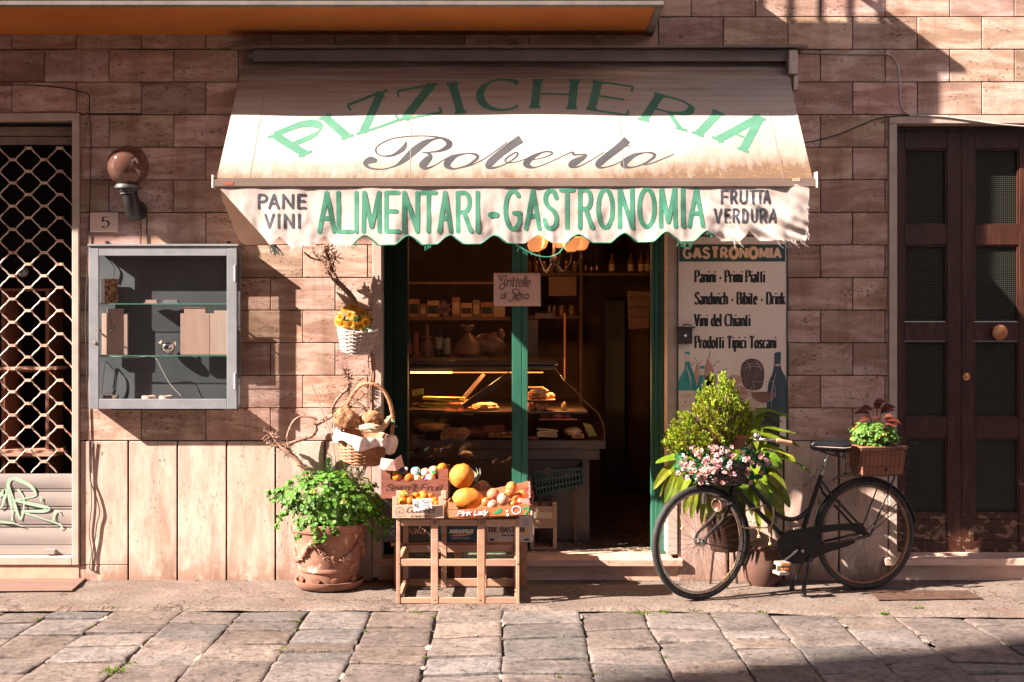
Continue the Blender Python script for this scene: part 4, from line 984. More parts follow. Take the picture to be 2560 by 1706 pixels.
# front bar, hood, brackets
ALU = MT('awning_bar', (.15,.105,.085), (.21,.15,.125), 6, (.3,1,1), rough=.45, spots=((.20,.11,.08), 24, .68, (.4,1,1)))
mb = MB(); mb.box(AX0-.01, AX1+.012, -AD-.028, -AD+.02, WZ(469,-.84)+.004, WZ(449,-.84)); mb.box(AX0-.01, AX1+.012, -AD-.022, -AD+.02, WZ(449,-.84)+.001, WZ(446,-.84)+.002)
mb.build('front_bar', ALU, aw, bevel=.003)
mb = MB(); mb.box(AX0-.022, AX0-.0105, -AD-.03, -AD+.03, WZ(470,-.84), WZ(438,-.84)); mb.box(AX1+.0125, AX1+.024, -AD-.03, -AD+.03, WZ(470,-.84), WZ(430,-.84))
mb.build('end_cap', MT('white_plastic', (.72,.68,.64), rough=.4), aw, bevel=.002)
mb = MB(); mb.box(WX(562,-.84), WX(584,-.84), -AD-.0295, -AD-.0284, WZ(463,-.84), WZ(455,-.84)); mb.build('sticker', MT('red_sticker', (.35,.09,.05), rough=.5), aw)
mb = MB(); mb.box(WX(1980,-.84), WX(2000,-.84), -AD-.0295, -AD-.0284, WZ(454,-.84), WZ(446,-.84)); mb.build('sticker', MT('pale_sticker', (.50,.33,.25), rough=.5), aw)
mb = MB(); hx0, hx1 = WX(578,-.1), WX(2015,-.1)
mb.prism([(hx0,-.02,3.515),(hx0,-.17,3.487),(hx0,-.17,3.470),(hx0,-.02,3.480)], (hx1-hx0,0,0))
mb.build('hood', ALU, aw, bevel=.002)
mb = MB(); mb.box(WX(640), WX(1970), -.10, -.014, 3.395, 3.468); mb.tube([(AX0+.05,-.06,3.44),(AX1-.02,-.06,3.44)], .03, 10)
mb.build('cassette', MT('cassette_paint', (.16,.12,.10), (.22,.17,.15), 5, rough=.5), aw)
mb = MB()
for x in (AX1+.02,): mb.box(x-.03, x+.03, -.15, -.013, 3.30, 3.46)
mb.box(AX1+.025, AX1+.06, -.12, -.06, 3.20, 3.30)
mb.build('bracket', MT('bracket_alu', (.35,.27,.22), (.45,.35,.3), 20, rough=.4, metal=.4), aw, bevel=.006)
mb = MB()
for x, s in ((AX0+.12, 1), (AX1-.12, -1)):
    a = Vector((x, -.06, 3.27)); e = Vector((x+s*.60, -.42, 2.86)); f = Vector((x+s*.05, -AD+.05, 2.50))
    mb.bar(a, e, .03, .04); mb.bar(e, f, .03, .04)
mb.build('folding_arm', MATS['bracket_alu'], aw)

# valance with scallops, notches and torn ends
VY = -.838
PEAK = [(699,591),(811,591),(912,588),(1022,588.5),(1126,588),(1237,588),(1346,588),(1447,586),(1561,583),(1666,580),(1768,577),(1875,577)]
LOW = lambda px: lerp(617, 601, (px-540)/1460)
def val_bot(px):
    best = None
    b = LOW(px)
    for k, (q, py) in enumerate(PEAK):
        d = abs(px - q); sharp = k in (0, 1, 11); wd = 24 if sharp else 40
        if d < wd:
            t = d/wd; 
            if sharp: v = lerp(py, b, t)
            else:
                t2 = t*t*(3-2*t) if t > .0 else 0; v = lerp(py, b, min(1, t2*1.05))
            b = min(b, v)
    if px < 676: b = min(b, lerp(470, 613, (px-548)/128))
    b += 1.2*noise.noise(Vector((px*.06, 0, 3))) + (2.5*noise.noise(Vector((px*.4, 7, 3))) if px > 1925 or 1370 < px < 1400 else 0)
    return b
def val_y(x, z):
    r = 0.005*math.sin(x*11 + 3*z) + .004*math.sin(x*27 - z*9) + .012*noise.noise(Vector((x*2.3, z*3, 1))) + .008*noise.noise(Vector((x*9, z*5+x*3, 4))) + .0035*noise.noise(Vector((x*24, z*16+x*5, 8)))
    h = max(0, (2.5 - z)/.36)
    if x > 1.0: r += min(1, (x-1.0)*2.2)*(.013*math.sin((x*.75 + z)*46 + 2*noise.noise(Vector((x*4,z*4,7)))) + .006*math.sin((x*.5+z)*90 + 3*noise.noise(Vector((x*5,z*5,2)))))*min(1, h*3+.2)
    if x > 1.45: r += .026*math.sin((x*.9 + z*1.1)*26 + 2*noise.noise(Vector((x*3,z*3,9))))*min(1, (x-1.45)*5)
    return VY + r*min(1, .25 + h)*1.1
def val_px(px, py, l):
    p = P(px, py, VY); return Vector((p.x, val_y(p.x, p.z) - l - .0004, p.z))
VTOP = lambda px: lerp(468, 461, (px-540)/1490)
VX0, VX1 = 549, 2022
def val_g(u, v):
    px = lerp(VX0, VX1, u); pt = VTOP(px); pb = val_bot(px)
    if px > 2000: px += 2.0*noise.noise(Vector((0, v*14, 2))) - 6*max(0, v-.72)*((px-2000)/22)*3
    return val_px(px, lerp(pt, pb, v), -.001)
mb = MB(); mb.grid(val_g, 420, 36); mb.build('valance', VALC, aw, smooth=True, recalc=False)
mb = MB()    # torn corner of the valance turned back towards the wall
fl = [P(547,470,VY), P(556,500,-.74), P(574,545,-.60), P(589,582,-.45), P(598,600,-.36), P(612,613,-.27), P(672,612,-.16), P(640,555,-.30)]
mb.add(fl, [(0,1,7),(1,2,7),(2,3,7),(3,4,7),(4,5,7),(5,6,7)])
mb.build('torn_flap', VALC, aw, smooth=True, recalc=False)
mb = MB()
cm = c2; V1 = lambda L: [(540+x/3.361, 330+y/3.361) for x, y in L]
bx = [('A',855,1005),('L',1028,1140),('I',1180,1180),('M',1240,1376),('E',1432,1535),('N',1582,1692),('T',1730,1843),('A',1862,1988),('R',2032,2142),('I',2198,2198)]
for k, (ch, a, b) in enumerate(bx):
    x0, x1 = 540+a/3.361, 540+b/3.361; yb, yt = 330+838/3.361, 330+512/3.361
    if ch == 'A': x0 += 4; x1 -= 4
    adv = GLY[ch][0] or 1
    glyph(mb, ch, (x0, yb), ((x1-x0)/adv if GLY[ch][0] else 10, 0), (0, yt-yb), 11, val_px, k0=k, rc=True, step=5)
ribbon(mb, [(1227,537.5),(1240,537.5)], lambda d, t: 15, val_px, .002, 4, True)
bx = [('G',170,268),('A',308,398),('S',432,515),('T',543,622),('R',668,748),('O',790,886),('N',934,1016),('O',1064,1166),('M',1208,1306),('I',1356,1356),('A',1400,1490)]
for k, (ch, a, b) in enumerate(bx):
    x0, x1 = 1200+a/2.674, 1200+b/2.674; t = (a-170)/1320; yb, yt = 80+lerp(1318,1298,t)/2.674, 80+lerp(1064,1046,t)/2.674
    adv = GLY[ch][0] or 1
    glyph(mb, ch, (x0, yb), ((x1-x0)/adv if GLY[ch][0] else 10, 0), (0, yt-yb), 11, val_px, k0=k+3, rc=True, step=5)
mb.build('green_lettering', GREENV, aw)
mb = MB()
for s, L, yb, yt, f in (('PANE', ((360,425),(448,524),(566,646),(692,752)), 641, 530, 0), ('VINI', ((415,485),(529,529),(580,650),(700,700)), 806, 696, 0)):
    for k, (ch, (a, b)) in enumerate(zip(s, L)):
        x0, x1 = 540+a/3.361, 540+b/3.361; adv = GLY[ch][0] or 1
        glyph(mb, ch, (x0, 330+yb/3.361), ((x1-x0)/adv if GLY[ch][0] else 10, 0), (0, (yt-yb)/3.361), 6.3, val_px, k0=k, rc=True, step=4)
mb.build('dark_lettering', worn('navy_letter', (.035,.038,.055), (.06,.062,.08), .64), aw)
mb = MB()
for s, L, yb, yt in (('FRUTTA', ((1617,1655),(1680,1715),(1742,1784),(1803,1845),(1852,1892),(1896,1936)), 1146, 1062), ('VERDURA', ((1568,1612),(1640,1670),(1697,1730),(1757,1786),(1818,1850),(1878,1914),(1938,1980)), 1273, 1187)):
    for k, (ch, (a, b)) in enumerate(zip(s, L)):
        x0, x1 = 1200+a/2.674, 1200+b/2.674; adv = GLY[ch][0] or 1
        glyph(mb, ch, (x0, 80+yb/2.674), ((x1-x0)/adv if GLY[ch][0] else 10, 0), (0, (yt-yb)/2.674), 5.6, val_px, k0=k, rc=True, step=4)
mb.build('dark_lettering', worn('navy_letter', (.035,.038,.055), (.06,.062,.08), .64), aw)
CORD = MT('green_cord', (.014,.13,.08), (.03,.21,.135), 60, rough=.8)
mb = MB()
def hem(a, b):
    pts = [val_px(px, val_bot(px)+.8, .004) for px in range(a, b, 4)]; mb.tube(pts, .0046, 5)
hem(884, 1288); hem(1420, 1772)
mb.tube([val_px(px, py, .006) for px, py in cat([(1288,612),(1300,618),(1318,628),(1345,640),(1372,643),(1396,634),(1412,615),(1426,597),(1440,588)], 6)], .0046, 5)
for k in range(46):
    px = random.choice((U(876,892), U(1298,1330), U(1690,1735), U(1768,1784), U(1060,1075))); p = val_px(px, val_bot(px), .004)
    if 1298 < px < 1330: p = val_px(px, lerp(617,634,(px-1298)/32), .006)
    q = p + Vector((U(-.015,.012), -.004, -U(.012,.04))); mb.tube([p, p.lerp(q,.5)+Vector((U(-.005,.005),0,0)), q], .0018, 4)
mb.build('green_hem_cord', CORD, aw)
mb = MB()
for k in range(60):
    px = random.choice((U(725,760), U(840,870), U(1925,2005), U(1940,2010), U(1835,1848))); p = val_px(px, val_bot(px)-1, .003)
    L = U(.015,.05); dx = U(.0,.03) if px > 1800 else U(-.005,.02)
    mb.tube([p, p + Vector((dx*.4, -.004, -L*.6)), p + Vector((dx*1.3, -.002, -L))], .0008, 4)
for k in range(12):
    p = val_px(U(2014,2022), U(500,600), .002); mb.tube([p, p + Vector((U(.005,.018), 0, -U(.0,.02)))], .0012, 4)
mb.build('loose_threads', MATS['white_plastic'], aw)
t = tag(None or bpy.data.objects.new('x', None), None, None) if False else None
mb = MB()
for k in range(24):
    p = P(U(668,690), 612, VY+.02); q = p + Vector((U(-.01,.055), .0, -U(.03,.075))); mb.tube([p, p.lerp(q,.6)+Vector((.005,0,0)), q], .0025, 4)
mb.build('dark_tassel', MT('dark_tassel', (.02,.035,.03), rough=.8), aw)

# ================================================================= SIGN BOARD
YSB = -.034
sg = thing('deli_signboard', 'tall pale signboard with black lettering and a printed food picture beside the shop door', 'sign', tuple(P(1830, 1120, YSB)))
bx0, bx1, bz0, bz1 = WX(1696,YSB), WX(1966,YSB), WZ(1130,YSB), WZ(592,YSB)
mb = MB(); mb.box(bx0, bx1, YSB, -.0225, bz0, bz1); mb.build('board', MT('sign_cream', (.80,.67,.58), (.84,.71,.62), 4, rough=.45, spots=((.35,.22,.17), 40, .72, (1,1,1))), sg)
mb = MB()
for a, b, c, d in ((bx0-.008,bx0-.0005,bz0,bz1),(bx1+.0005,bx1+.009,bz0,bz1)): mb.box(a, b, YSB-.006, -.0225, c, d)
mb.box(bx0-.008, bx1+.009, YSB-.006, -.0225, bz1+.0005, bz1+.008)
mb.build('sign_frame', MT('sign_edge', (.03,.04,.035), rough=.4), sg)
pm = on_plane(YSB)
def flat(name, polys, m, parent, y=YSB, l=.0015):
    mb = MB()
    for q in polys: mb.add([P(a, b, y - l) for a, b in q], [tuple(range(len(q)))])
    return mb.build(name, m, parent, recalc=False)
SC1 = lambda L: [(1640+x/3.267, 580+y/3.267) for x, y in L]
def sm(L, n=5): return SC1(cat(L + [L[0]], n)[:-1])
flat('green_header', [SC1([(190,102),(1055,102),(1055,243),(190,243)])], MT('sign_green', (.010,.055,.038), (.014,.065,.045), 8, rough=.4), sg)
mb = MB()
text(mb, 'GASTRONOMIA', 1640+228/3.267, 1640+1018/3.267, 580+212/3.267, 580+132/3.267, 9.6, on_plane(YSB-.001), gap=.34, step=4, rc=False)
mb.build('header_edging', MT('sign_orange', (.85,.36,.05), rough=.5), sg)
mb = MB()
text(mb, 'GASTRONOMIA', 1640+228/3.267, 1640+1018/3.267, 580+212/3.267, 580+132/3.267, 6.2, on_plane(YSB-.0028), gap=.34, step=4, rc=False)
mb.build('header_lettering', MT('sign_peach', (.86,.62,.46), rough=.5), sg)
mb = MB()
for s, x0, x1, yb, yt in (('Panini - Primi Piatti',322,886,412,316),('Sandwich - Bibite - Drink',322,1050,592,494),('Vini del Chianti',318,766,770,672),('Prodotti Tipici Toscani',322,978,950,852)):
    mb = MB(); text(mb, s, 1640+x0/3.267, 1640+x1/3.267, 580+yb/3.267, 580+yt/3.267, 6.0, pm, gap=.22, nib=14, serif=.06, step=3, thin=.40); mb.build('black_lettering', INK, sg)
SG_T = MT('print_teal', (.015,.20,.22), (.05,.36,.36), 9, (2,1,.4), rough=.4); SG_N = MT('print_navy', (.02,.035,.045), (.05,.08,.09), 7, (2,1,.3), rough=.4); SG_W = MT('print_pale', (.80,.66,.57), (.72,.57,.48), 9, rough=.4)
SG_P = MT('print_pear', (.50,.24,.17), (.60,.36,.28), 12, rough=.4); SG_B = MT('print_brown', (.07,.022,.014), (.15,.06,.035), 18, rough=.3); SG_C = MT('print_cheese', (.62,.40,.22), (.68,.48,.32), 8, rough=.4)
flat('printed_pears', [sm([(1400-960+x, y) for x, y in ((-12,1040),(20,1100),(35,1170),(10,1260),(-40,1260),(-70,1180),(-40,1100),(-22,1040))]), sm([(340,1060),(352,1110),(350,1230),(320,1240),(305,1170),(322,1110)]), sm([(405,1185),(480,1170),(495,1230),(470,1300),(410,1290)])], SG_P, sg, l=.001)
flat('printed_cake', [sm([(700,1080),(740,1045),(790,1035),(850,1060),(882,1120),(880,1220),(850,1285),(760,1290),(705,1240),(690,1150)])], SG_B, sg, l=.001)
flat('printed_bread', [sm([(580,1200),(620,1170),(690,1180),(698,1225),(660,1250),(600,1240)]), sm([(630,1275),(680,1255),(740,1280),(750,1350),(700,1375),(640,1330)])], SG_P, sg, l=.0022)
flat('printed_cheese', [SC1([(690,1380),(830,1355),(860,1400),(800,1490),(770,1470)]), SC1([(610,1290),(690,1400),(640,1440),(560,1420),(590,1330)]), SC1([(740,1300),(790,1295),(800,1360),(760,1350)])], SG_C, sg, l=.0016)
flat('printed_cheese', [sm([(812,1440),(830,1408),(990,1402),(1018,1430),(1016,1540),(815,1540)])], SG_W, sg, l=.0012)
flat('printed_table', [SC1([(815,1440),(1010,1440),(1010,1760),(600,1760),(600,1560),(815,1500)])], MT('print_dark', (.03,.03,.022), (.05,.05,.035), 9, rough=.4), sg, l=.0018)
flat('printed_bottle', [sm([(236,985),(275,985),(276,1060),(290,1110),(325,1220),(318,1298),(190,1298),(186,1220),(232,1110)]), sm([(358,1098),(395,1098),(398,1170),(402,1250),(410,1420),(304,1420),(306,1330),(345,1240),(356,1170)])], SG_T, sg, l=.0026)
flat('printed_label', [SC1([(186,1296),(322,1296),(318,1480),(180,1480)]), SC1([(304,1420),(400,1420),(400,1500),(304,1500)]), SC1([(234,1000),(276,1000),(276,1060),(234,1060)]), SC1([(356,1118),(396,1118),(396,1170),(356,1170)])], SG_W, sg, l=.0032)
flat('printed_bottle', [sm([(968,990),(1018,985),(1018,1080),(1028,1130),(1062,1220),(1064,1480),(915,1480),(915,1260),(950,1160),(965,1090)])], SG_N, sg, l=.0024)
flat('printed_bottle_collar', [SC1([(975,1080),(1012,1080),(1012,1098),(975,1098)])], SG_C, sg, l=.0034)
flat('printed_glass_wine', [sm([(778,1310),(974,1310),(960,1360),(900,1392),(850,1392),(795,1360)])], MT('print_wine', (.16,.05,.02), (.26,.10,.05), 8, rough=.3), sg, l=.0040)
mb = MB()
for L in ([(795,1220),(772,1310),(800,1365),(870,1398),(945,1370),(978,1310),(955,1220)], [(795,1220),(875,1226),(955,1220)]): ribbon(mb, SC1(cat([tuple(p) for p in L],6)), lambda d, t: 1.2, pm, .0046, 3)
ribbon(mb, SC1([(875,1398),(880,1545)]), lambda d, t: 1.6, pm, .0046, 3)
mb.build('printed_glass_outline', MT('print_line', (.45,.42,.38), rough=.4), sg)
mb = MB()
for L in ([(432,1035),(445,972)],[(338,1060),(310,1022)],[(470,1102),(490,1070),(525,1055)],[(425,1205),(440,1160),(462,1135)],[(500,1150),(580,1122)],[(285,1090),(318,1065)],[(355,1085),(378,1042)]): ribbon(mb, SC1(cat(L,5)), lambda d, t: 1.4, pm, .0024, 3)
mb.build('printed_stalks', SG_B, sg)
mb = MB()
for L, w in (([(252,1080),(258,1120),(282,1210),(284,1290)],3.2), ([(246,1075),(240,1150)],1.6), ([(384,1180),(392,1280),(392,1400)],2.4), ([(985,1130),(962,1220),(945,1330),(942,1460)],2.2), ([(740,1062),(770,1100),(760,1140)],1.6), ([(800,1050),(840,1085),(862,1140)],1.6), ([(720,1095),(780,1075),(850,1088)],1.2), ([(712,1120),(790,1098),(868,1112)],1.2), ([(800,1240),(800,1300)],1.3), ([(600,1190),(640,1180),(680,1195)],2.0), ([(650,1280),(700,1275)],2.0), ([(420,1120),(432,1090)],2.0), ([(700,1390),(820,1368)],2.0)):
    ribbon(mb, SC1(cat(L, 5)), (lambda w: lambda d, t: w*math.sin(math.pi*min(.95,max(.05,t))))(w), pm, .0050, 3)
mb.build('printed_highlights', MT('print_light', (.62,.55,.50), (.5,.42,.38), 14, rough=.4), sg)
mb = MB()
for y in (1330, 1348, 1420): 
    for k in range(5): ribbon(mb, SC1([(205+k*17, y), (216+k*17, y-1)]), lambda d, t: 1.2, pm, .0050, 3)
for L in ([(232,1380),(240,1400),(248,1380)], [(700,1110),(730,1200),(735,1270)], [(850,1110),(850,1190),(838,1262)], [(770,1130),(790,1200),(780,1270)], [(820,1445),(900,1436),(1010,1446)], [(690,1300),(720,1320)], [(655,1330),(735,1310)]):
    ribbon(mb, SC1(cat(L, 4)), lambda d, t: 1.3, pm, .0052, 3)
mb.build('printed_shading', MT('print_umber', (.10,.045,.03), (.2,.1,.06), 20, rough=.4), sg)
t = thing('key_box', 'small rusty black lock box mounted over the left edge of the signboard', 'lock box', tuple(P(1712, 840, -.05)))
mb = MB(); mb.box(WX(1693,-.06), WX(1730,-.06), -.075, -.036, WZ(860,-.06), WZ(821,-.06)); mb.box(WX(1692,-.06), WX(1737,-.06), -.085, -.036, WZ(821,-.06)+.001, WZ(818,-.06)+.002); mb.tube([Vector(p) for p in cat([tuple(P(1707,818,-.06)),tuple(P(1710,812,-.06)),tuple(P(1722,812,-.06)),tuple(P(1730,815,-.06))],4)], .004, 6)
mb.build('case', MT('rusty_black', (.03,.018,.014), (.06,.03,.02), 20, rough=.5), t, bevel=.004)
mb = MB(); mb.lathe([(0,0),(.011,0),(.011,.004),(0,.005)], P(1713,840,-.075), 16, Matrix.Rotation(rad(90),3,'X')); mb.build('lock', CHROME, t, smooth=True)

# ================================================================= HOUSE NUMBER, LAMP, CABLES
t = thing('house_number_plate', 'pale square house number plate showing 5 on the wall under the globe lamp', 'number plate', tuple(P(262, 557, -.02)))
mb = MB(); mb.box(WX(228), WX(297), -.026, -.0125, WZ(581), WZ(532)); mb.build('plate', MT('marble_plate', (.62,.43,.35), (.66,.48,.40), 6, rough=.4), t, bevel=.002)
mb = MB(); glyph(mb, '5', (254.5,569), (34,0), (0,-26), 4.6, on_plane(-.026), nib=20, step=2, thin=.35); mb.build('numeral', INK, t)
lp = thing('wall_lamp', 'smoky globe wall lamp on a black bracket beside the shuttered window', 'wall lamp', tuple(P(335, 520, -.02)))
gc = P(320.5, 416, -.17); R0 = .134
mb = MB(); mb.ell(gc, R0, nu=32, nv=20); mb.build('globe', glass_mat('smoky_globe', (.50,.32,.26), 1.5, .04, 1.6, (.20,.10,.075)), lp, smooth=True)
mb = MB(); mb.lathe([(.0,.0),(.018,.0),(.03,.03),(.045,.07),(.047,.10),(.03,.135),(0,.145)], gc + Vector((.0,0,-.115)), 20); mb.build('bulb', MT('milky_bulb', (.55,.42,.36), rough=.3), lp, smooth=True)
mb = MB(); mb.lathe([(.075,-.118),(.085,-.130),(.085,-.145),(.06,-.15),(.06,-.165),(.05,-.168),(.05,-.182)], gc + Vector((.0,0,0)), 24); mb.build('collar', MT('lamp_collar', (.03,.028,.027), (.12,.115,.11), 9, rough=.3), lp, smooth=True)
mb = MB(); sp = [P(324,485,-.17), P(330,510,-.15), P(336,530,-.10), P(350,528,-.05)]
mb.tube([Vector(p) for p in cat([tuple(p) for p in sp], 5)], [.05]*4+[.052]*5+[.056]*4+[.056]*3, 12); mb.lathe([(.052,0),(.058,.01),(.058,.04),(.05,.045)], P(347,525,-.012), 20, Matrix.Rotation(rad(90),3,'X'))
mb.build('bracket', MT('black_plastic', (.012,.011,.011), rough=.45), lp, smooth=True)
def cable(name, label, pts, r, m, y=-.018):
    mb = MB(); mb.tube([Vector(p) for p in cat([tuple(P(a, b, y)) for a, b in pts], 6)], r, 6); tag(mb.build(name, m, smooth=True), label, 'cable')
CBR = MT('cable_brown', (.30,.18,.12), rough=.6); CBD = MT('cable_dark', (.03,.022,.02), rough=.6); CBW = MT('cable_white', (.55,.48,.44), rough=.5)
cable('wall_cable', 'thin tan cable running level along the wall top left of the awning', [(-40,132),(100,128),(220,125),(340,127),(440,127),(580,126)], .004, CBR)
cable('wall_cable', 'dark cable curving from the left edge and dropping beside the shutter frame', [(-40,213),(60,213),(150,219),(205,230),(222,238),(224,260),(224,290),(228,330),(226,450),(221,620),(214,760),(216,900),(222,1060),(224,1180)], .0035, CBD, -.020)
cable('wall_cable', 'tan cable looping from above the shutter frame to the globe lamp', [(-40,284),(60,281),(160,279),(205,283),(220,292),(216,330),(208,380),(206,440),(212,457),(230,463),(262,464),(298,465)], .0035, CBR, -.022)
cable('wall_cable', 'dark cable hanging from the lamp bracket down to the display cabinet', [(362,520),(367,540),(367,580),(369,612)], .004, CBD)
cable('wall_cable', 'loose dark cable sagging over the pale plinth beside the shutter', [(233,1103),(228,1150),(226,1200),(240,1240),(249,1280),(242,1310),(238,1345),(232,1380),(231,1425)], .0042, CBD, -.030)
cable('wall_cable', 'thin dark cable twisted beside the loose plinth cable', [(224,1103),(226,1180),(229,1260),(223,1330),(229,1380),(224,1420),(240,1430)], .003, CBD, -.026)
cable('wall_cable', 'pale conduit running level from the awning hood to the right', [(2000,131),(2060,133),(2130,136),(2218,136)], .0055, MT('conduit', (.30,.27,.25), rough=.5))
cable('wall_cable', 'white wire drooping from the conduit to the door lintel', [(2218,136),(2232,142),(2245,165),(2250,210),(2251,250),(2258,275),(2274,287)], .0042, CBW)
cable('wall_cable', 'dark cable slanting up from behind the awning to the door lintel', [(1985,362),(2040,352),(2100,335),(2160,310),(2200,296),(2274,288)], .0042, CBD, -.03)
cable('wall_cable', 'white wire sagging to the right over the door lintel', [(2274,288),(2350,291),(2420,300),(2500,311),(2640,322)], .0042, CBW, -.036)
# ================================================================= DISPLAY CABINET
YC = -.145
dc = thing('display_cabinet', 'grey metal wall display cabinet with glass door holding wooden busts and trinkets', 'display cabinet', tuple(P(408, 1023, YC)))
X = lambda px: WX(px, YC); Z = lambda py: WZ(py, YC)
cx0, cx1, cz0, cz1 = X(222), X(592), Z(1023), Z(616)
mb = MB()
mb.box(cx0, X(246.5), YC, YC+.02, cz0, cz1); mb.box(X(567), cx1, YC, YC+.02, cz0, cz1)
mb.box(X(246.5)+.0005, X(567)-.0005, YC+.001, YC+.02, Z(640), cz1); mb.box(X(246.5)+.0005, X(567)-.0005, YC+.001, YC+.02, cz0, Z(998))
fr = mb.build('door_frame', GREYPAINT, dc, bevel=.0025)
mb = MB(); mb.box(X(246), X(568), YC+.008, YC+.012, Z(998.5), Z(639.5)); mb.build('glass_pane', glass_mat('clear_glass', (.98,.98,.98), 1.45, 0, 1.0), fr)
mb = MB(); mb.box(X(219.5), X(596), YC-.008, -.0125, cz1+.0005, cz1+.014); mb.box(cx0, cx1, YC+.021, -.0125, cz0, cz0+.012)
for x in (cx0, cx1-.012): mb.box(x, x+.012, -.03, -.0125, cz0+.0125, cz1)
for z in (cz0+.013, (cz0+cz1)/2, cz1-.012): 
    for x in (cx0, cx1-.008): mb.box(x, x+.008, YC+.021, -.031, z, z+.011)
mb.build('case', GREYPAINT, dc, bevel=.002)
mb = MB(); mb.box(cx0+.001, cx1-.001, -.0295, -.0245, cz0+.0125, cz1-.0005); mb.build('back_panel', MT('slate_blue', (.075,.087,.098), (.095,.108,.12), 4, rough=.5), dc)
mb = MB()
for x in (cx0+.003, cx1-.007): mb.box(x, x+.004, YC+.022, -.032, cz0+.013, cz1-.001)
mb.build('side_glass', MATS['clear_glass'], dc)
GS = glass_mat('shelf_glass', (.93,.96,.94), 1.5, 0, 1)
for py in (760, 890):
    mb = MB(); mb.box(cx0+.01, cx1-.01, YC+.024, -.034, Z(py+1.5), Z(py-1)); mb.build('glass_shelf', GS, dc)
    mb = MB(); mb.box(cx0+.01, cx1-.01, YC+.0225, YC+.0236, Z(py+1.5), Z(py-1)); mb.build('shelf_edge', MT('glass_edge_green', (.10,.30,.22), rough=.2), dc)
for py in (684, 953):
    mb = MB(); mb.tube([P(588,py-20,YC-.005), P(588,py+20,YC-.005)], .008, 10); mb.build('hinge', MT('hinge_paint', (.40,.40,.42), rough=.35), dc, smooth=True)
mb = MB(); mb.lathe([(0,0),(.012,0),(.010,.006),(0,.007)], P(237,857,YC), 14, Matrix.Rotation(rad(90),3,'X')); mb.bar(P(236,819,YC-.004), P(246,824,YC-.006), .006, .008); mb.build('lock', MT('lock_brass', (.42,.28,.22), rough=.4, metal=.4), dc)
mb = MB(); mb.box(X(267), X(550), -.06, -.013, cz0-.012, cz0-.0005); mb.box(cx1-.01, cx1-.004, -.09, -.085, cz0-.016, cz0-.0005); mb.build('mount_rail', DARKMET, dc)
mb = MB()
for px in (268, 573): mb.lathe([(.0,0),(.012,0),(.012,.012),(0,.014)], P(px,607,-.013), 12, Matrix.Rotation(rad(90),3,'X'))
mb.build('bolt', DARKMET, dc)
def bust(x0, x1, n0, n1, top, name_label, m, yy):
    mb = MB(); mb.box(X(x0), X(x1), yy, yy+.02, Z(888), Z(784)); mb.box(X(n0), X(n1), yy+.002, yy+.018, Z(784)+.0005, Z(top)); tag(mb.build('wooden_bust', m, bevel=.002), name_label, 'display block')
WB = MT('bust_wood', (.44,.30,.24), (.52,.37,.30), 3, (6,1,1), rough=.6); WB2 = MT('bust_wood_grain', (.48,.36,.29), (.56,.44,.36), 3, (7,1,1), rough=.55)
bust(248, 313, 261, 302, 772, 'wooden display block with a thin necklace, left on the middle cabinet shelf', WB, YC+.055)
bust(448, 521, 457, 511, 769, 'broad plain wooden display block, right of the silver bird in the cabinet', WB, YC+.035)
bust(523, 571, 533, 575, 777, 'grainy wooden display block against the right edge of the cabinet', WB2, YC+.03)
mb = MB(); yb = YC+.052
mb.tube([P(273,786,yb), P(279,812,yb), P(284,824,yb), P(290,812,yb), P(294,786,yb)], .0012, 4)
for k in range(9): mb.ell(P(275+k*2.2, 823+4*math.sin(k*1.3), yb-.003), U(.004,.007), nu=8, nv=6)
tag(mb.build('necklace', CHROME, smooth=True), 'thin silver necklace with a cluster pendant on the left wooden block', 'necklace')
bd = thing('bird_ornament', 'shiny round silver bird ornament on the middle cabinet shelf', 'ornament', tuple(P(420, 887, YC+.06)))
mb = MB(); c = P(420, 870, YC+.06); mb.ell(c, .043, .036, .040, 24, 16); mb.build('body', MT('mirror_silver', (.8,.72,.68), rough=.06, metal=1, rvar=0), bd, smooth=True)
mb = MB(); mb.ell(P(404,857,YC+.06), .012, .01, .014); mb.prism([P(399,854,YC+.06), P(400,860,YC+.06), P(394,858,YC+.06)], (0,.004,0)); mb.prism([P(433,858,YC+.06),P(440,853,YC+.06),P(440,866,YC+.06)], (0,.006,0)); mb.build('head_and_tail', MT('pale_beak', (.62,.45,.38), rough=.4), bd, smooth=True)
mb = MB(); 
for px in (415, 424): mb.box(X(px)-.004, X(px)+.004, YC+.055, YC+.066, Z(889), Z(882))
mb.build('feet', MATS['pale_beak'], bd)
t = thing('cork_block', 'speckled cork block with a white side on the top cabinet shelf', 'cork block', tuple(P(268, 759, YC+.05)))
mb = MB(); mb.box(X(257), X(285), YC+.04, YC+.09, Z(759), Z(697)); mb.build('block', MT('cork', (.55,.30,.16), (.16,.07,.03), 55, rough=.8, lo=.47, hi=.53), t); mb = MB(); mb.box(X(248), X(256.7), YC+.04, YC+.09, Z(759), Z(697)); mb.build('side', WHITE, t)
for a, b, lab, m in ((355,391,'flat tan notebook lying on the top cabinet shelf, left of its pair',WB),(399,443,'flat grey notebook lying on the top cabinet shelf, right of its pair',GREYPAINT)):
    mb = MB(); mb.box(X(a), X(b), YC+.04, YC+.09, Z(759), Z(757)); mb.box(X(a+4), X(b-4), YC+.045, YC+.085, Z(757)+.0004, Z(750)); tag(mb.build('notebook', m, bevel=.001), lab, 'notebook')
mb = MB(); mb.box(X(253), X(289), YC+.03, YC+.08, Z(1017)+.002, Z(989)); tag(mb.build('filigree_box', MT('filigree', (.45,.36,.3), (.08,.05,.04), 70, rough=.5, lo=.48, hi=.52), bevel=.002), 'small filigree box in the lower left corner of the cabinet', 'box')
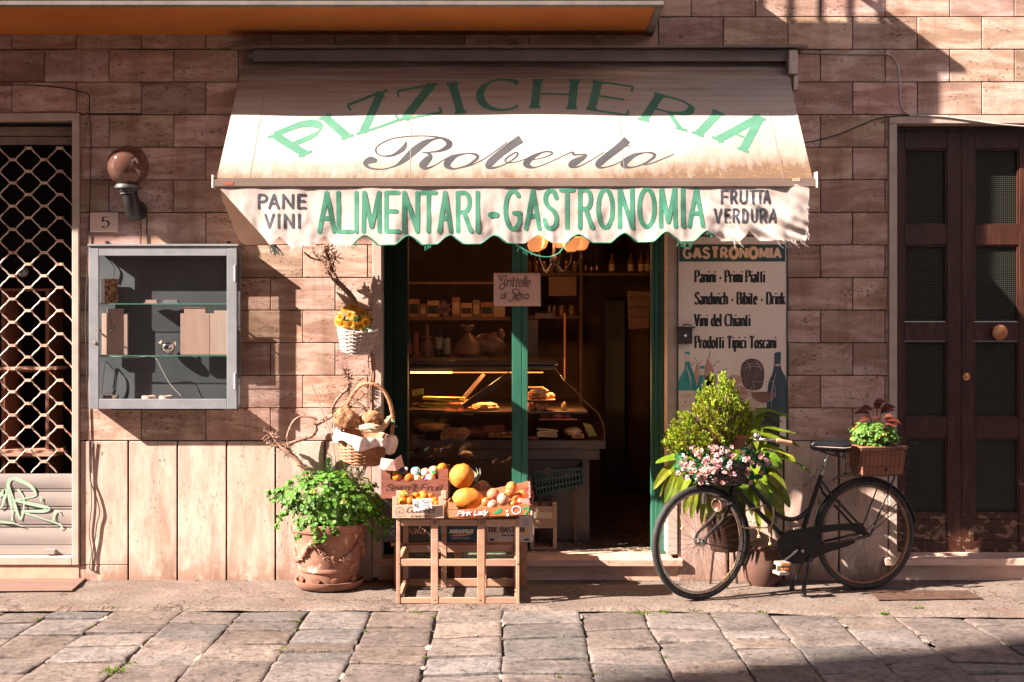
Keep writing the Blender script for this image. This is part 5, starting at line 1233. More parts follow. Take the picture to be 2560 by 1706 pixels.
for a, b, lab in ((354,390,'left of the two pale tealight cups on the cabinet floor'),(397,432,'right of the two pale tealight cups on the cabinet floor')):
    c = P((a+b)/2, 1018, YC+.06); r = (b-a)/2*(CD+YC)/FPX; mb = MB(); mb.lathe([(r*.9,.002),(r,.03),(r*.96,.072),(r*.8,.075),(r*.7,.06),(0,.058)], c, 18); tag(mb.build('tealight_cup', MT('pale_wood_cup', (.60,.45,.37), (.68,.54,.45), 12, rough=.6), smooth=True), lab, 'tealight cup')
mb = MB(); mb.tube([Vector(p) for p in cat([tuple(P(a,b,YC+.03)) for a, b in ((250,893),(290,892),(330,895),(375,891),(392,899),(405,925),(425,960),(452,990))],5)], .0022, 5); tag(mb.build('light_string', MT('white_wire', (.7,.66,.6), rough=.5)), 'thin white wire hanging from the lower glass shelf', 'wire')
mb = MB(); mb.tube([Vector(p) for p in cat([tuple(P(a,b,YC+.10)) for a, b in ((262,640),(276,655),(286,672),(283,690),(279,700))],5)], .004, 6); tag(mb.build('power_lead', CBD), 'dark lead hanging behind the cork block', 'cable')
mb = MB(); mb.tube([Vector(p) for p in cat([tuple(P(a,b,YC+.09)) for a, b in ((254,985),(258,940),(264,905),(275,915),(289,935),(289,965),(280,980),(262,985))],5)], .0035, 6); tag(mb.build('power_lead', CBD), 'dark looped lead in the lower left of the cabinet', 'cable')
# ================================================================= PLANTS: helpers
def rdir(up=.3):
    return Vector((random.gauss(0,1), random.gauss(0,1), random.gauss(0,1)+up)).normalized()
def leaf(mb, base, d, nrm, L, Wd, fold=.15, droop=0, tint=None, n=3):
    """pointed leaf with a folded midrib and optional droop"""
    d = Vector(d).normalized(); sd = d.cross(Vector(nrm));
    if sd.length < 1e-3: sd = d.orthogonal()
    sd.normalize(); nn = sd.cross(d); base = Vector(base); vs = []; m = n + 2
    for i in range(m):
        t = i/(m-1); w = Wd*.5*math.sin(math.pi*min(1, t*.93+.05))**.8 if i < m-1 else 0
        p = base + d*L*t + nn*(.10*L*math.sin(math.pi*t)) + Vector((0,0,-droop*L*t*t))
        vs += [p - sd*w + nn*fold*w, p, p + sd*w + nn*fold*w]
    fs = []
    for i in range(m-1):
        a = i*3; fs += [(a, a+1, a+4, a+3), (a+1, a+2, a+5, a+4)]
    mb.add(vs, fs, tint=tint)
def roundleaf(mb, c, nrm, r, tint=None, k=7):
    nrm = Vector(nrm).normalized(); a = nrm.orthogonal().normalized(); b = nrm.cross(a); ph = U(0,6)
    vs = [c - nrm*r*.12] + [c + (a*math.cos(ph+6.283*i/k) + b*math.sin(ph+6.283*i/k))*r*(1 if i else .7) for i in range(k)]
    mb.add(vs, [(0, 1+i, 1+(i+1) % k) for i in range(k)], tint=tint)
def gtint(lo=.7, hi=1.3, yel=.12):
    s = U(lo, hi); return (s*U(1-.1, 1+yel*2), s, s*U(.7,1.1))
def stemtube(mb, pts, r=.002, n=4, **k): mb.tube([Vector(p) for p in cat([tuple(p) for p in pts], 4)], r, n, **k)

# ================================================================= TERRACOTTA POT WITH CLOVER (left of the door)
PC = Vector((WX(823, -.24), -.235, 0))
t = thing('plant_saucer', 'round terracotta saucer under the large garlanded pot', 'saucer', tuple(PC))
mb = MB(); mb.lathe([(0,.004),(.185,.004),(.205,.012),(.222,.045),(.224,.056),(.212,.056),(.200,.022),(.0,.018)], PC, 48); mb.build('dish', TERRA, t, smooth=True)
t = thing('terracotta_pot', 'large terracotta pot with garland and shell reliefs on a saucer', 'plant pot', (PC.x, PC.y, .02))
mb = MB(); b0 = PC + Vector((0,0,.019))
mb.lathe([(0,0),(.172,0),(.176,.015),(.180,.05),(.186,.095),(.196,.10),(.199,.115),(.194,.125),(.196,.13),(.205,.20),(.222,.30),(.230,.345),(.242,.352),(.246,.372),(.242,.398),(.228,.402),(.220,.38),(.0,.36)], b0, 64)
mb.build('bowl', TERRA, t, smooth=True)
mb = MB()
for k in range(9):
    a0 = rad(-150 + k*40)
    for j in range(7):
        tt = (j-3)/3; L = .052*(1-.22*tt*tt); a = a0 + tt*.16
        p = b0 + Vector((math.cos(a0)*.180, math.sin(a0)*.180, .008)); q = b0 + Vector((math.cos(a)*.190, math.sin(a)*.190, .015+L))
        mb.tube([p, p.lerp(q,.6)+Vector((math.cos(a0),math.sin(a0),0))*.004, q], [.003,.007,.006], 6)
mb.build('shell_relief', TERRA, t, smooth=True)
mb = MB()
for g in range(4):
    for k in range(42):
        u = k/41; a = rad(-195 + g*88 + u*80); sagz = .285 - .11*math.sin(math.pi*u)
        r = .197 + (sagz-.13)*.155
        for j in range(2):
            p = b0 + Vector((math.cos(a)*r, math.sin(a)*r, sagz + U(-.016,.016))); mb.ell(p + Vector((math.cos(a),math.sin(a),0))*.006, U(.009,.016), nu=7, nv=5, jit=.4)
    p = b0 + Vector((math.cos(rad(-195+g*88-4))*.222, math.sin(rad(-195+g*88-4))*.222, .29)); mb.ell(p, .02, .02, .03, 8, 6, jit=.3)
mb.build('garland_relief', TERRA, t, smooth=True)
mb = MB(); mb.lathe([(0,.366),(.222,.37)], b0, 24); mb.build('soil', MT('soil', (.05,.03,.02), (.09,.055,.035), 40, rough=.95), t)
def clover_mass(name, label, c, rx, ry, rz, n, r0, mat_l, hang=None, cat_='plant', zmin=-9):
    t = thing(name, label, cat_, (c.x, c.y, c.z - rz*.4)); mb = MB(); sb = MB()
    for k in range(n):
        d = rdir(.15); rr = U(.55, 1.02)**.5 * (1 + .22*noise.noise(d*2.1 + Vector((3,k*0,1))))
        p = c + Vector((d.x*rx, d.y*ry, d.z*rz))*rr
        if p.z < zmin: continue
        nn = (d*.8 + Vector((U(-.5,.3), -.35 + U(-.4,.4), .75))).normalized(); tn = gtint(.6, 1.35)
        a = nn.orthogonal().normalized(); b = nn.cross(a); ph = U(0, 6.28); r = r0*U(.5,1.4); 
        if random.random() < .05: tn = (U(.9,1.9)*1.6, U(.8,1.1), .6)
        for j in range(3):
            e = a*math.cos(ph+2.094*j) + b*math.sin(ph+2.094*j)
            roundleaf(mb, p + e*r*.9, nn + e*.35, r, tn, 6)
        if k % 3 == 0: sb.tube([p, p.lerp(c, .35) + Vector((0,0,-.02)), c.lerp(p,.25)+Vector((0,0,-rz*.4))], .0018, 3)
    if hang:
        for px, py, qx, qy, y in hang:
            A, B = P(px, py, y), P(qx, qy, y - .02); m = A.lerp(B, .4) + Vector((0,-.03,.03)); pts = cat([tuple(A), tuple(m), tuple(B)], 5)
            sb.tube([Vector(p) for p in pts], .002, 3)
            for p in pts[3:]:
                for j in range(3): roundleaf(mb, Vector(p) + Vector((U(-.02,.02), U(-.02,.01), U(-.02,.02))), Vector((U(-.5,.4),-.6,U(.2,.9))), r0*U(.7,1.2), gtint(.6,1.3), 6)
    mb.build('foliage', mat_l, t); sb.build('stems', MT('green_stem', (.12,.22,.04), (.20,.28,.07), 20, rough=.6), t)
    return t
HG = [(740,1255,680,1255,-.3),(730,1280,690,1315,-.32),(720,1240,672,1235,-.28),(770,1300,745,1345,-.47),(810,1300,812,1345,-.5),(830,1310,838,1330,-.5),(900,1290,945,1345,-.34),(910,1270,960,1330,-.32),(900,1250,968,1300,-.3),(880,1240,955,1265,-.3),(920,1290,975,1312,-.28),(780,1290,790,1355,-.5)]
cl = clover_mass('clover_plant', 'lush bright green clover overflowing the large garlanded terracotta pot', Vector((PC.x+.005, PC.y-.02, .55)), .318, .26, .195, 780, .0145, LEAF_CLOVER, HG, zmin=.40)
mb = MB()
for k in range(34):
    a = U(0, 6.28); p = Vector((PC.x+U(-.12,.16), PC.y+U(-.15,.05), .52)); q = p + Vector((math.cos(a)*U(.1,.26), -abs(math.sin(a))*U(.06,.2), U(.02,.14))); e = q + Vector((math.cos(a)*.08, -.04, -U(.04,.16)))
    pts = cat([tuple(p), tuple(q), tuple(e)], 6); vs = []
    for i, pp in enumerate(pts):
        w = .006*(1 - (i/(len(pts)-1))**2); vs += [Vector(pp)-Vector((w*.6,w*.5,0)), Vector(pp)+Vector((w*.6,w*.5,0))]
    mb.add(vs, [(2*i,2*i+1,2*i+3,2*i+2) for i in range(len(pts)-1)], tint=gtint(.8,1.5,.25))
mb.build('grass_blades', LEAF_CLOVER, cl)
t = thing('conifer_sprig', 'tiny dark green conifer rising out of the clover pot', 'shrub', tuple(P(822, 1210, -.2)))
mb = MB(); c = P(822, 1208, -.2)
for k in range(420):
    h = U(0, 1); a = U(0, 6.28); r = .055*(1-h)**.7*U(.3,1); p = c + Vector((math.cos(a)*r, math.sin(a)*r, h*.155)); d = Vector((math.cos(a)*.7, math.sin(a)*.7, 1.0)); leaf(mb, p, d, (math.cos(a),math.sin(a),.2), U(.018,.03), .005, tint=gtint(.6,1.2), n=1)
mb.build('foliage', leafmat('conifer_leaf', (.035,.12,.03), (.06,.18,.035)), t); mb = MB(); mb.tube([c+Vector((0,0,-.1)), c+Vector((0,0,.14))], .004, 5); mb.build('stem', MT('bark_dark', (.10,.05,.03)), t)
t = thing('twiggy_shrub', 'dark small leaved shrub between the clover and the bread basket', 'shrub', tuple(P(885, 1210, -.2)))
mb = MB(); sb = MB()
for k in range(22):
    a = P(U(865,905), 1215, -.2); e = P(U(845,928), U(1148,1180), U(-.3,-.12)); sb.tube([a, a.lerp(e,.5)+Vector((U(-.02,.02),0,0)), e], .0016, 3)
    for j in range(13): p = a.lerp(e, U(.35,1)); leaf(mb, p, rdir(.2), rdir(), U(.012,.022), .007, tint=gtint(.5,1.2), n=1)
mb.build('foliage', leafmat('myrtle_leaf', (.035,.075,.025), (.06,.11,.03)), t); sb.build('stems', MATS['bark_dark'], t)
tag((lambda m: (m.tube([P(848,1215,-.2), P(830,1090,-.16), P(780,962,-.12)], .003, 5), m.build('plant_stake', MT('stake', (.30,.17,.11), rough=.7)))[1])(MB()), 'thin straight stake leaning up from the clover pot', 'stake')

# ================================================================= DRY VINE
vn = thing('dry_vine', 'gnarled leafless vine climbing the wall left of the shop door', 'vine', (WX(790), -.1, .6))
VB = MT('vine_bark', (.19,.10,.068), (.31,.195,.14), 26, (1,1,.4), rough=.85, bump=.6, bscale=60, bdist=.006)
C6 = lambda x, y: (600 + x/3.136, 580 + y/3.136); C3 = lambda x, y: (600 + x/3.136, 1000 + y/3.136)
mbT = MB(); mbW = MB()
def branch(pts, conv, r0, r1, ys, twigs=0, tw=.06, spread=1.0):
    n = len(pts); ps = []
    for i, (x, y) in enumerate(pts):
        a, b = conv(x, y); ps.append(P(a, b, lerp(ys[0], ys[1], i/(n-1)) + U(-.006,.006)))
    cs = [Vector(p) for p in cat([tuple(p) for p in ps], 6)]; m = len(cs)
    rr = [lerp(r0, r1, i/(m-1))*(1+.22*noise.noise(Vector((i*.45, r0*99, x)))) for i in range(m)]
    mbT.tube(cs, rr, 8)
    for k in range(int(twigs*1.7)):
        i = random.randrange(max(1, m//5), m); p = cs[i]; d = Vector((random.gauss(0,1)*spread, -abs(random.gauss(0,.6)), random.gauss(.3,1))).normalized(); L = tw*U(.3,1.1)
        q = p + d*L; s = p.lerp(q,.5) + rdir(0)*L*.14
        if s.y > -.03: s.y = -.03
        if q.y > -.025: q.y = -.025
        mbW.tube([p, s, q], [max(.0030, r1*.5), .0034, .0018], 5)
branch([(560,690),(545,640),(515,570),(440,465),(350,390),(290,325),(240,262),(185,245)], C3, .022, .010, (-.16,-.10), 34, .07)
branch([(455,490),(400,420),(340,385),(240,345),(205,340)], C3, .014, .007, (-.13,-.09), 22, .05)
branch([(400,420),(372,330),(385,240),(425,165),(480,132),(560,135),(610,160)], C3, .011, .006, (-.11,-.07), 5, .03)
branch([(385,345),(470,315),(560,285),(600,235),(600,195),(690,150),(760,95)], C3, .012, .008, (-.12,-.08), 16, .04)
branch([(600,200),(660,165),(740,110),(850,70),(900,20),(1000,-60),(1040,-90)], C3, .008, .005, (-.08,-.06), 12, .04)
branch([(720,1410),(745,1340),(800,1270),(840,1235),(850,1190),(842,1130),(835,1085)], C6, .010, .007, (-.09,-.07), 8, .04)
branch([(850,1290),(848,1230),(850,1150),(838,1100),(825,1078)], C6, .012, .009, (-.08,-.07), 46, .045)
branch([(860,1290),(900,1325),(960,1370),(1000,1430),(1010,1480)], C6, .012, .012, (-.08,-.10), 6, .03)
branch([(1025,1500),(1035,1380),(1030,1250),(1045,1120),(1042,1000),(1020,940),(980,840),(900,545)], C6, .016, .013, (-.08,-.07), 10, .04)
branch([(1000,1420),(1005,1300),(1010,1100),(1005,960)], C6, .004, .003, (-.09,-.09), 5, .03)
branch([(905,560),(868,500),(800,425),(770,395),(725,310),(700,250),(685,170),(690,128)], C6, .020, .012, (-.09,-.13), 40, .055)
branch([(770,410),(725,360),(675,285),(640,235),(600,190),(575,155)], C6, .013, .005, (-.10,-.13), 14, .06)
branch([(640,225),(560,205),(520,175),(500,158)], C6, .008, .005, (-.11,-.15), 1, .03)
branch([(690,215),(650,190),(620,175),(655,160),(700,150)], C6, .005, .003, (-.13,-.16), 8, .04)
branch([(745,310),(730,240),(745,200),(735,160)], C6, .007, .004, (-.12,-.15), 14, .06)
for k in range(16):
    a, b = C6(690+U(-30,25), 130+U(-15,20)); p = P(a, b, -.14); mbW.ell(p + Vector((U(-.01,.01),U(-.02,0),U(-.01,.01))), U(.006,.012), nu=6, nv=5, jit=.5)
branch([(560,1420),(580,1330),(600,1290),(690,1200),(760,1060),(840,1010)], lambda x, y: C6(x+160, y+120), .003, .002, (-.06,-.05), 3, .03)
mbT.build('branches', VB, vn, smooth=True); mbW.build('twigs', VB, vn, smooth=True)

# ================================================================= BASKETS
def weave(mb, loc, prof, n, rows, wr, axis=None, amp=.35):
    """wickerwork: rows of rods weaving in front of and behind upright stakes"""
    loc = Vector(loc); M3 = axis or Matrix.Identity(3); st = n
    def R(h):
        for (r0,z0),(r1,z1) in zip(prof, prof[1:]):
            if z0 <= h <= z1: return lerp(r0, r1, (h-z0)/(z1-z0) if z1 > z0 else 0)
        return prof[-1][0]
    z0, z1 = prof[0][1], prof[-1][1]
    for k in range(rows):
        h = lerp(z0, z1, (k+.5)/rows); pts = []
        for j in range(st*3):
            a = 2*math.pi*j/(st*3); s = math.cos(math.pi*j/3*1.0 + math.pi*(k % 2)); pts.append(loc + M3 @ Vector((math.cos(a)*(R(h)+s*wr*amp*2), math.sin(a)*(R(h)+s*wr*amp*2), h + U(-.0006,.0006))))
        sh = U(.75,1.2); mb.tube(pts, wr, 5, closed=True, tint=(sh, sh*U(.95,1.03), sh*.97))
    for j in range(st):
        a = 2*math.pi*j/st; mb.tube([loc + M3 @ Vector((math.cos(a)*R(lerp(z0,z1,i/4)), math.sin(a)*R(lerp(z0,z1,i/4)), lerp(z0,z1,i/4))) for i in range(5)], wr*.9, 5)
WICK = MT('wicker_brown', (.27,.115,.05), (.40,.21,.115), 22, rough=.6, tint=True, bump=.2, bscale=90, bdist=.002)
WICKW = MT('wicker_white', (.42,.34,.31), (.54,.46,.42), 26, rough=.7, tint=True, spots=((.30,.20,.16), 36, .62, (1,1,1)))
# hanging white basket with yellow chrysanthemums
hb = thing('hanging_basket', 'whitewashed wicker basket hung on the wall beside the doorway', 'basket', tuple(P(889, 880, -.15)))
YH = -.155; AXT = Matrix.Rotation(rad(7), 3, 'Y') @ Matrix.Rotation(rad(12), 3, 'X'); hl = P(889, 879, YH)
mb = MB(); weave(mb, hl, [(.088,0),(.105,.06),(.122,.125),(.128,.165)], 15, 13, .0062, AXT); mb.lathe([(0,.004),(.085,.004)], hl, 20, AXT); mb.lathe([(.080,.005),(.098,.06),(.114,.125),(.120,.16)], hl, 20, AXT, top=False)
mb.build('wickerwork', WICKW, hb, smooth=True)
mb = MB(); mb.tube([Vector(p) for p in cat([tuple(P(a,b,-.12)) for a, b in ((928,820),(936,832),(936,848),(928,852))],5)], .006, 6); mb.tube([P(889,800,-.06), P(892,770,-.03)], .003, 5); mb.build('handle', WICKW, hb, smooth=True)
mb = MB(); q = [P(853,840,YH-.105), P(890,847,YH-.135), P(889,861,YH-.128), P(858,855,YH-.102)]; mb.prism(q, (0,.004,0)); mb.build('name_tag', WHITE, hb)
mb = MB(); text(mb, 'FLOWER', 858, 886, 853, 845, 1.3, lambda px, py, l: P(px, py + (px-858)*.22, lerp(YH-.105, YH-.135, (px-853)/37) - .002 - l), gap=.3, step=3); mb.build('tag_lettering', INK, hb)
fl = thing('yellow_flowers', 'bunch of golden yellow chrysanthemums in the white hanging basket', 'flowers', tuple(P(889, 830, YH)))
mb = MB()
for k in range(70): p = P(U(846,926), U(795,830), YH + U(-.09,.05)); leaf(mb, p, rdir(.2), (0,-1,.3), U(.025,.045), .02, tint=gtint(.5,1.1))
mb.build('foliage', leafmat('mum_leaf', (.05,.12,.03), (.09,.18,.04)), fl)
YPET = MT('yellow_petal', (.55,.25,.004), (.62,.33,.010), 30, rough=.5, tint=True, transl=.2)
for px, py, y, dx, dz in ((865,775,-.2,-.3,.5),(884,768,-.17,0,.8),(851,795,-.23,-.6,.2),(878,790,-.25,-.1,.2),(903,782,-.2,.3,.4),(859,812,-.26,-.4,-.2),(878,812,-.28,0,-.1),(912,805,-.25,.4,0),(871,826,-.27,-.2,-.6),(898,814,-.27,.2,-.3),(846,808,-.21,-.8,0),(893,778,-.13,.1,.9),(920,798,-.2,.6,.2)):
    c = P(px, py, y); N = Vector((dx, -.8, dz)).normalized(); mb = MB(); a = N.orthogonal().normalized(); b = N.cross(a)
    for ring, (L, up, cnt) in enumerate(((.040,.15,16),(.032,.45,13),(.021,.9,9),(.012,1.6,6))):
        for j in range(cnt):
            ph = 6.283*(j+.4*ring)/cnt + U(-.08,.08); d = (a*math.cos(ph) + b*math.sin(ph) + N*up).normalized(); s = U(.85,1.1); leaf(mb, c, d, N, L*U(.85,1.1), .010, fold=.4, tint=(s, s*U(.85,1.05), s), n=2)
    mb.build('blossom', YPET, fl)
# bread basket
bb = thing('bread_basket', 'brown wicker basket with tall braided handle full of bread hanging by the doorway', 'basket', tuple(P(905, 1160, -.3)))
YBB = -.30; bl = P(903, 1153, YBB); AXB = Matrix.Rotation(rad(8), 3, 'Y') @ Matrix.Rotation(rad(6), 3, 'X')
mb = MB(); weave(mb, bl, [(.120,0),(.140,.06),(.158,.13),(.164,.165)], 19, 15, .0060, AXB); mb.lathe([(0,.004),(.118,.004)], bl, 24, AXB); mb.lathe([(.112,.005),(.133,.06),(.150,.13),(.156,.165)], bl, 24, AXB, top=False)
for z in (0, .168): mb.lathe([( .120 if z == 0 else .164, z-.006), (.128 if z == 0 else .173, z), (.120 if z == 0 else .164, z+.007)], bl, 24, AXB, top=False) if z == 0 else mb.tube([bl + AXB @ Vector((math.cos(i*.2618)*.166, math.sin(i*.2618)*.166, z)) for i in range(24)], .009, 6, closed=True)
mb.build('wickerwork', WICK, bb, smooth=True)
mb = MB(); hp = [P(a, b, y) for a, b, y in ((858,1085,YBB+.02),(864,1027,YBB),(880,988,YBB),(905,963,YBB),(932,960,YBB),(958,975,YBB),(974,1005,YBB),(982,1040,YBB),(983,1062,YBB+.01),(978,1095,YBB+.02))]
cs = [Vector(p) for p in cat([tuple(p) for p in hp], 8)]
for ph in (0, 2.09, 4.19):
    mb.tube([c + Vector((math.cos(ph+i*.55)*.006, math.sin(ph+i*.55)*.006, math.sin(ph+i*.55)*.003)) for i, c in enumerate(cs)], .0075, 6)
mb.tube([P(932,958,YBB), P(938,900,-.06)], .0015, 4)
mb.build('handle', WICK, bb, smooth=True)
mb = MB(); p = P(982,1057,YBB-.01); mb.tube([p+Vector((-.012,-.006,0)), p+Vector((.012,-.01,.004))], .009, 6); mb.tube([p, p+Vector((.03,-.01,-.03))], .004, 5); mb.build('handle_tie', CORD, bb)
CLOTH = MT('napkin_cloth', (.60,.49,.46), (.66,.58,.55), 6, rough=.85, bump=.3, bscale=25, bdist=.006, spots=((.42,.24,.20), 26, .62, (.25,1,2)))
mb = MB()
def nap(u, v):
    a = rad(lerp(170, 372, u)); fold = .012*math.sin(u*29) + .007*math.sin(u*53+1)
    low = .022 + .040*abs(math.sin(u*8.2+.6))**2 + (.03 if .80 < u < .97 else 0)
    h = lerp(.195, .165 - low, max(0,(v-.25)/.75)) if v > .25 else lerp(.15, .195, v/.25)
    r = (.140 + .045*math.sin(min(1, v*2)*math.pi/2)) + fold*(.3+v) + (.018 if .80 < u < .97 else 0)*math.sin(math.pi*v)
    return bl + AXB @ Vector((math.cos(a)*r, math.sin(a)*r, h))
mb.grid(nap, 80, 14); o = mb.build('napkin', CLOTH, smooth=True, recalc=False, solid=.002); tag(o, 'white and pink napkin folded over the rim of the bread basket', 'napkin')
CRUST = MT('bread_crust', (.26,.115,.05), (.42,.225,.12), 16, rough=.8, bump=.9, bscale=34, bdist=.02, lo=.42, hi=.58, spots=((.10,.04,.018), 30, .56, (1,1,1)))
CRUSTL = MT('bread_pale', (.42,.275,.165), (.54,.39,.265), 14, rough=.75, bump=.4, bscale=30)
def loaf(label, px, py, y, rx, ry, rz, ang, m):
    mb = MB(); mb.ell(P(px, py, y), rx, ry, rz, 36, 24, Matrix.Rotation(rad(ang), 3, 'Y'), jit=.225); tag(mb.build('bread_loaf', m, smooth=True), label, 'bread')
loaf('big rough brown loaf at the left of the bread basket', 866, 1048, -.37, .078, .060, .072, 14, CRUST)
loaf('knobbly dark crusted loaf at the centre back of the bread basket', 929, 1048, -.36, .066, .05, .054, -8, CRUST)
loaf('flat floury loaf lying at the front of the bread basket', 926, 1071, -.44, .072, .04, .028, 4, CRUSTL)
loaf('slim pale roll leaning on the right rim of the bread basket', 962, 1060, -.36, .022, .024, .060, 38, CRUSTL)
loaf('small pale roll peeking out between the two brown loaves', 902, 1052, -.31, .022, .024, .040, 10, CRUSTL)

# ================================================================= FRUIT STAND
YS0, YS1 = -.765, -.27
st = thing('trestle_stand', 'rough pale wooden trestle stand carrying the fruit boxes', 'stand', (WX(1145, -.5), -.52, 0))
def wd(): s = U(.86,1.1); return (s, s*U(.95,1.02), s*U(.92,1.02))
def sbar(name, x0, x1, y0, y1, z0, z1):
    mb = MB(); mb.box(x0, x1, y0, y1, z0, z1, tint=wd()); return mb.build(name, WOODL, st, bevel=.003)
F = lambda px: WX(px, YS0); FZ = lambda py: WZ(py, YS0)
C4 = lambda x: 940 + x/3.7333; C4y = lambda y: 1120 + y/3.7333
T = .5165
for a, b in ((190,226),(513,580),(945,1016),(1306,1340)): sbar('leg', F(C4(a)), F(C4(b)), YS0, YS0+.025, .0, T)
for a, b in ((226,513),(580,945),(1016,1306)):
    for z0, z1 in ((C4y(730),C4y(668)),(C4y(1106),C4y(1040)),(C4y(1455),C4y(1400))): sbar('rail', F(C4(a))+.0005, F(C4(b))-.0005, YS0+.003, YS0+.022, max(0,FZ(z0)), FZ(z1))
BX = lambda px: WX(px, YS1); bx0, bx1 = F(C4(190)), F(C4(1340))
for f in (0.0, .335, .685, .97): x = lerp(bx0, bx1-.035, f/.97); sbar('leg', x, x+.035, YS1, YS1+.025, 0, .50)
for z in (.008, .225, .45): sbar('rail', bx0+.0355, bx1-.0355, YS1+.003, YS1+.022, z, z+.05)
for x in (bx0+.003, bx1-.030):
    for z in (.012, .235, .462): sbar('side_rail', x, x+.026, YS0+.0255, YS1-.0005, z, z+.042)
for k in range(7): sbar('top_slat', bx0+.001, bx1-.001, YS0+.028+k*.067, YS0+.078+k*.067, T-.012, T-.001) if k < 6 else None
mb = MB()
for a in (530, 975): mb.box(F(C4(a))-.0, F(C4(a+36)), YS0-.0015, YS0, FZ(C4y(708)), FZ(C4y(668)))
for a, b in ((218,712),(1322,706),(1322,1085),(215,1080),(548,1420),(970,1420)): mb.lathe([(0,0),(.005,0),(.005,.002),(0,.003)], P(C4(a), C4y(b), YS0), 8, Matrix.Rotation(rad(90),3,'X'))
mb.build('plates_and_nails', MT('rusty_plate', (.18,.08,.05), (.26,.13,.08), 30, rough=.6), st)
# low bench behind with cartons
be = thing('low_bench', 'low brown wooden bench behind the trestle stand carrying printed cartons', 'bench', (WX(1140,-.15), -.13, .0))
BY0, BY1 = -.255, -.06; BW = MT('bench_wood', (.30,.12,.06), (.38,.17,.09), 6, (1,4,4), rough=.6, bump=.2)
mb = MB(); mb.box(WX(977,BY0), WX(1316,BY0), BY0, BY1, .262, .288); mb.build('seat', BW, be, bevel=.003)
for px in (985, 1135, 1300):
    mb = MB(); mb.box(WX(px,BY0), WX(px,BY0)+.045, BY0+.02, BY1-.02, 0, .2615); mb.build('leg', BW, be, bevel=.003)
def carton(name, label, px0, px1, top, y0, y1, m, z0=.289, holes=False):
    t = thing(name, label, 'carton', tuple(P((px0+px1)/2, 1330, y0))); x0, x1 = WX(px0,y0), WX(px1,y0); mb = MB(); w = .008
    mb.box(x0, x1, y0, y0+w, z0, top); mb.box(x0, x1, y1-w, y1, z0, top); mb.box(x0, x0+w, y0+w, y1-w, z0, top); mb.box(x1-w, x1, y0+w, y1-w, z0, top); mb.box(x0+w, x1-w, y0+w, y1-w, z0, z0+w)
    mb.build('box', m, t, bevel=.003); return t
YA = -.245
t = carton('printed_carton', 'black carton printed pala on the bench, left behind the trestle stand', 955, 1081, .592, YA, -.07, MT('carton_black', (.030,.026,.024), (.05,.042,.038), 5, rough=.6))
mb = MB(); ca = on_plane(YA, .0008); text(mb, 'pala', 1007+5, 1061, C4y(790)+3, C4y(745)-3, 3.2, ca, slant=.3, nib=25, gap=.14, step=3, thin=.4); mb.build('print', MT('carton_copper', (.62,.33,.22), rough=.5), t)
t = carton('printed_carton', 'dark blue carton printed AGRUMFRUIT in the middle of the bench', 1092, 1199, .455, YA, -.07, MT('carton_blue', (.008,.035,.085), (.012,.05,.115), 4, rough=.5))
mb = MB(); text(mb, 'AGRUMFRUIT', C4(688), C4(910), C4y(795), C4y(766), 3.0, ca, gap=.22, step=3, rc=True)
for yy, a, b in ((838,710,885),(849,705,880)):
    for k in range(12): x = lerp(C4(a), C4(b), k/12); ribbon(mb, [(x, C4y(yy)), (x+2.6, C4y(yy))], lambda d, t: 1.1, ca, .001, 3)
mb.build('print', MT('carton_print_white', (.62,.60,.58), rough=.5), t)
mb = MB(); q = cat([(C4(685),C4y(823)),(C4(760),C4y(806)),(C4(840),C4y(806)),(C4(900),C4y(800)),(C4(850),C4y(818)),(C4(760),C4y(826)),(C4(685),C4y(823))],4)[:-1]; mb.add([P(a,b,YA-.0015) for a, b in q], [tuple(range(len(q)))]); mb.build('print', MT('carton_orange', (.65,.28,.09), rough=.5), t)
mb = MB(); q = [(C4(597),C4y(727)),(C4(655),C4y(727)),(C4(658),C4y(775)),(C4(650),C4y(812)),(C4(618),C4y(800)),(C4(597),C4y(788))]; mb.add([P(a,b,YA-.0016) for a, b in q], [tuple(range(len(q)))]); mb.build('print', MT('carton_cyan', (.03,.32,.50), rough=.5), t)
t = carton('printed_carton', 'white carton printed TRE BASTONI with a bunch of grapes, right end of the bench', 1214, 1333, .462, YA-.01, -.07, MT('carton_white', (.45,.37,.34), (.52,.43,.40), 4, rough=.6))
ca = on_plane(YA-.01, .0008); mb = MB()
text(mb, 'TRE BASTONI', C4(1045), C4(1380), C4y(788), C4y(742), 4.2, ca, gap=.22, nib=10, serif=.08, step=3, thin=.45); mb.build('print', MT('carton_print_brown', (.11,.045,.03), rough=.5), t)
mb = MB(); text(mb, 'Uva di Sicilia', C4(1178), C4(1322), C4y(823), C4y(805), 1.6, ca, gap=.16, step=3)
for yy in (672, 684, 708, 718):
    for k in range(5): x = C4(1375)+k*3; ribbon(mb, [(x, C4y(yy)), (x+2.2, C4y(yy))], lambda d, t: 1.1, ca, .001, 3)
for px in (1060, 1382): 
    q = [(C4(px),C4y(866)),(C4(px+6),C4y(848)),(C4(px+44),C4y(848)),(C4(px+50),C4y(866))]; mb.add([ca(a,b,.001) for a, b in q], [(0,1,2,3)])
mb.build('small_print', INK, t)
mb = MB()
for k, (x, y) in enumerate(((1400,775),(1418,772),(1392,790),(1410,790),(1427,786),(1402,804),(1418,803))): q = [ (C4(x+10*math.cos(a*.785)), C4y(y+10*math.sin(a*.785))) for a in range(8)]; mb.add([ca(a,b,.001+.0004*k) for a, b in q], [tuple(range(8))])
ribbon(mb, [(C4(1410),C4y(775)),(C4(1425),C4y(760)),(C4(1438),C4y(752))], lambda d, t: 1.2, ca, .004, 3)
mb.build('grape_print', MT('carton_gold', (.68,.36,.06), rough=.5), t)

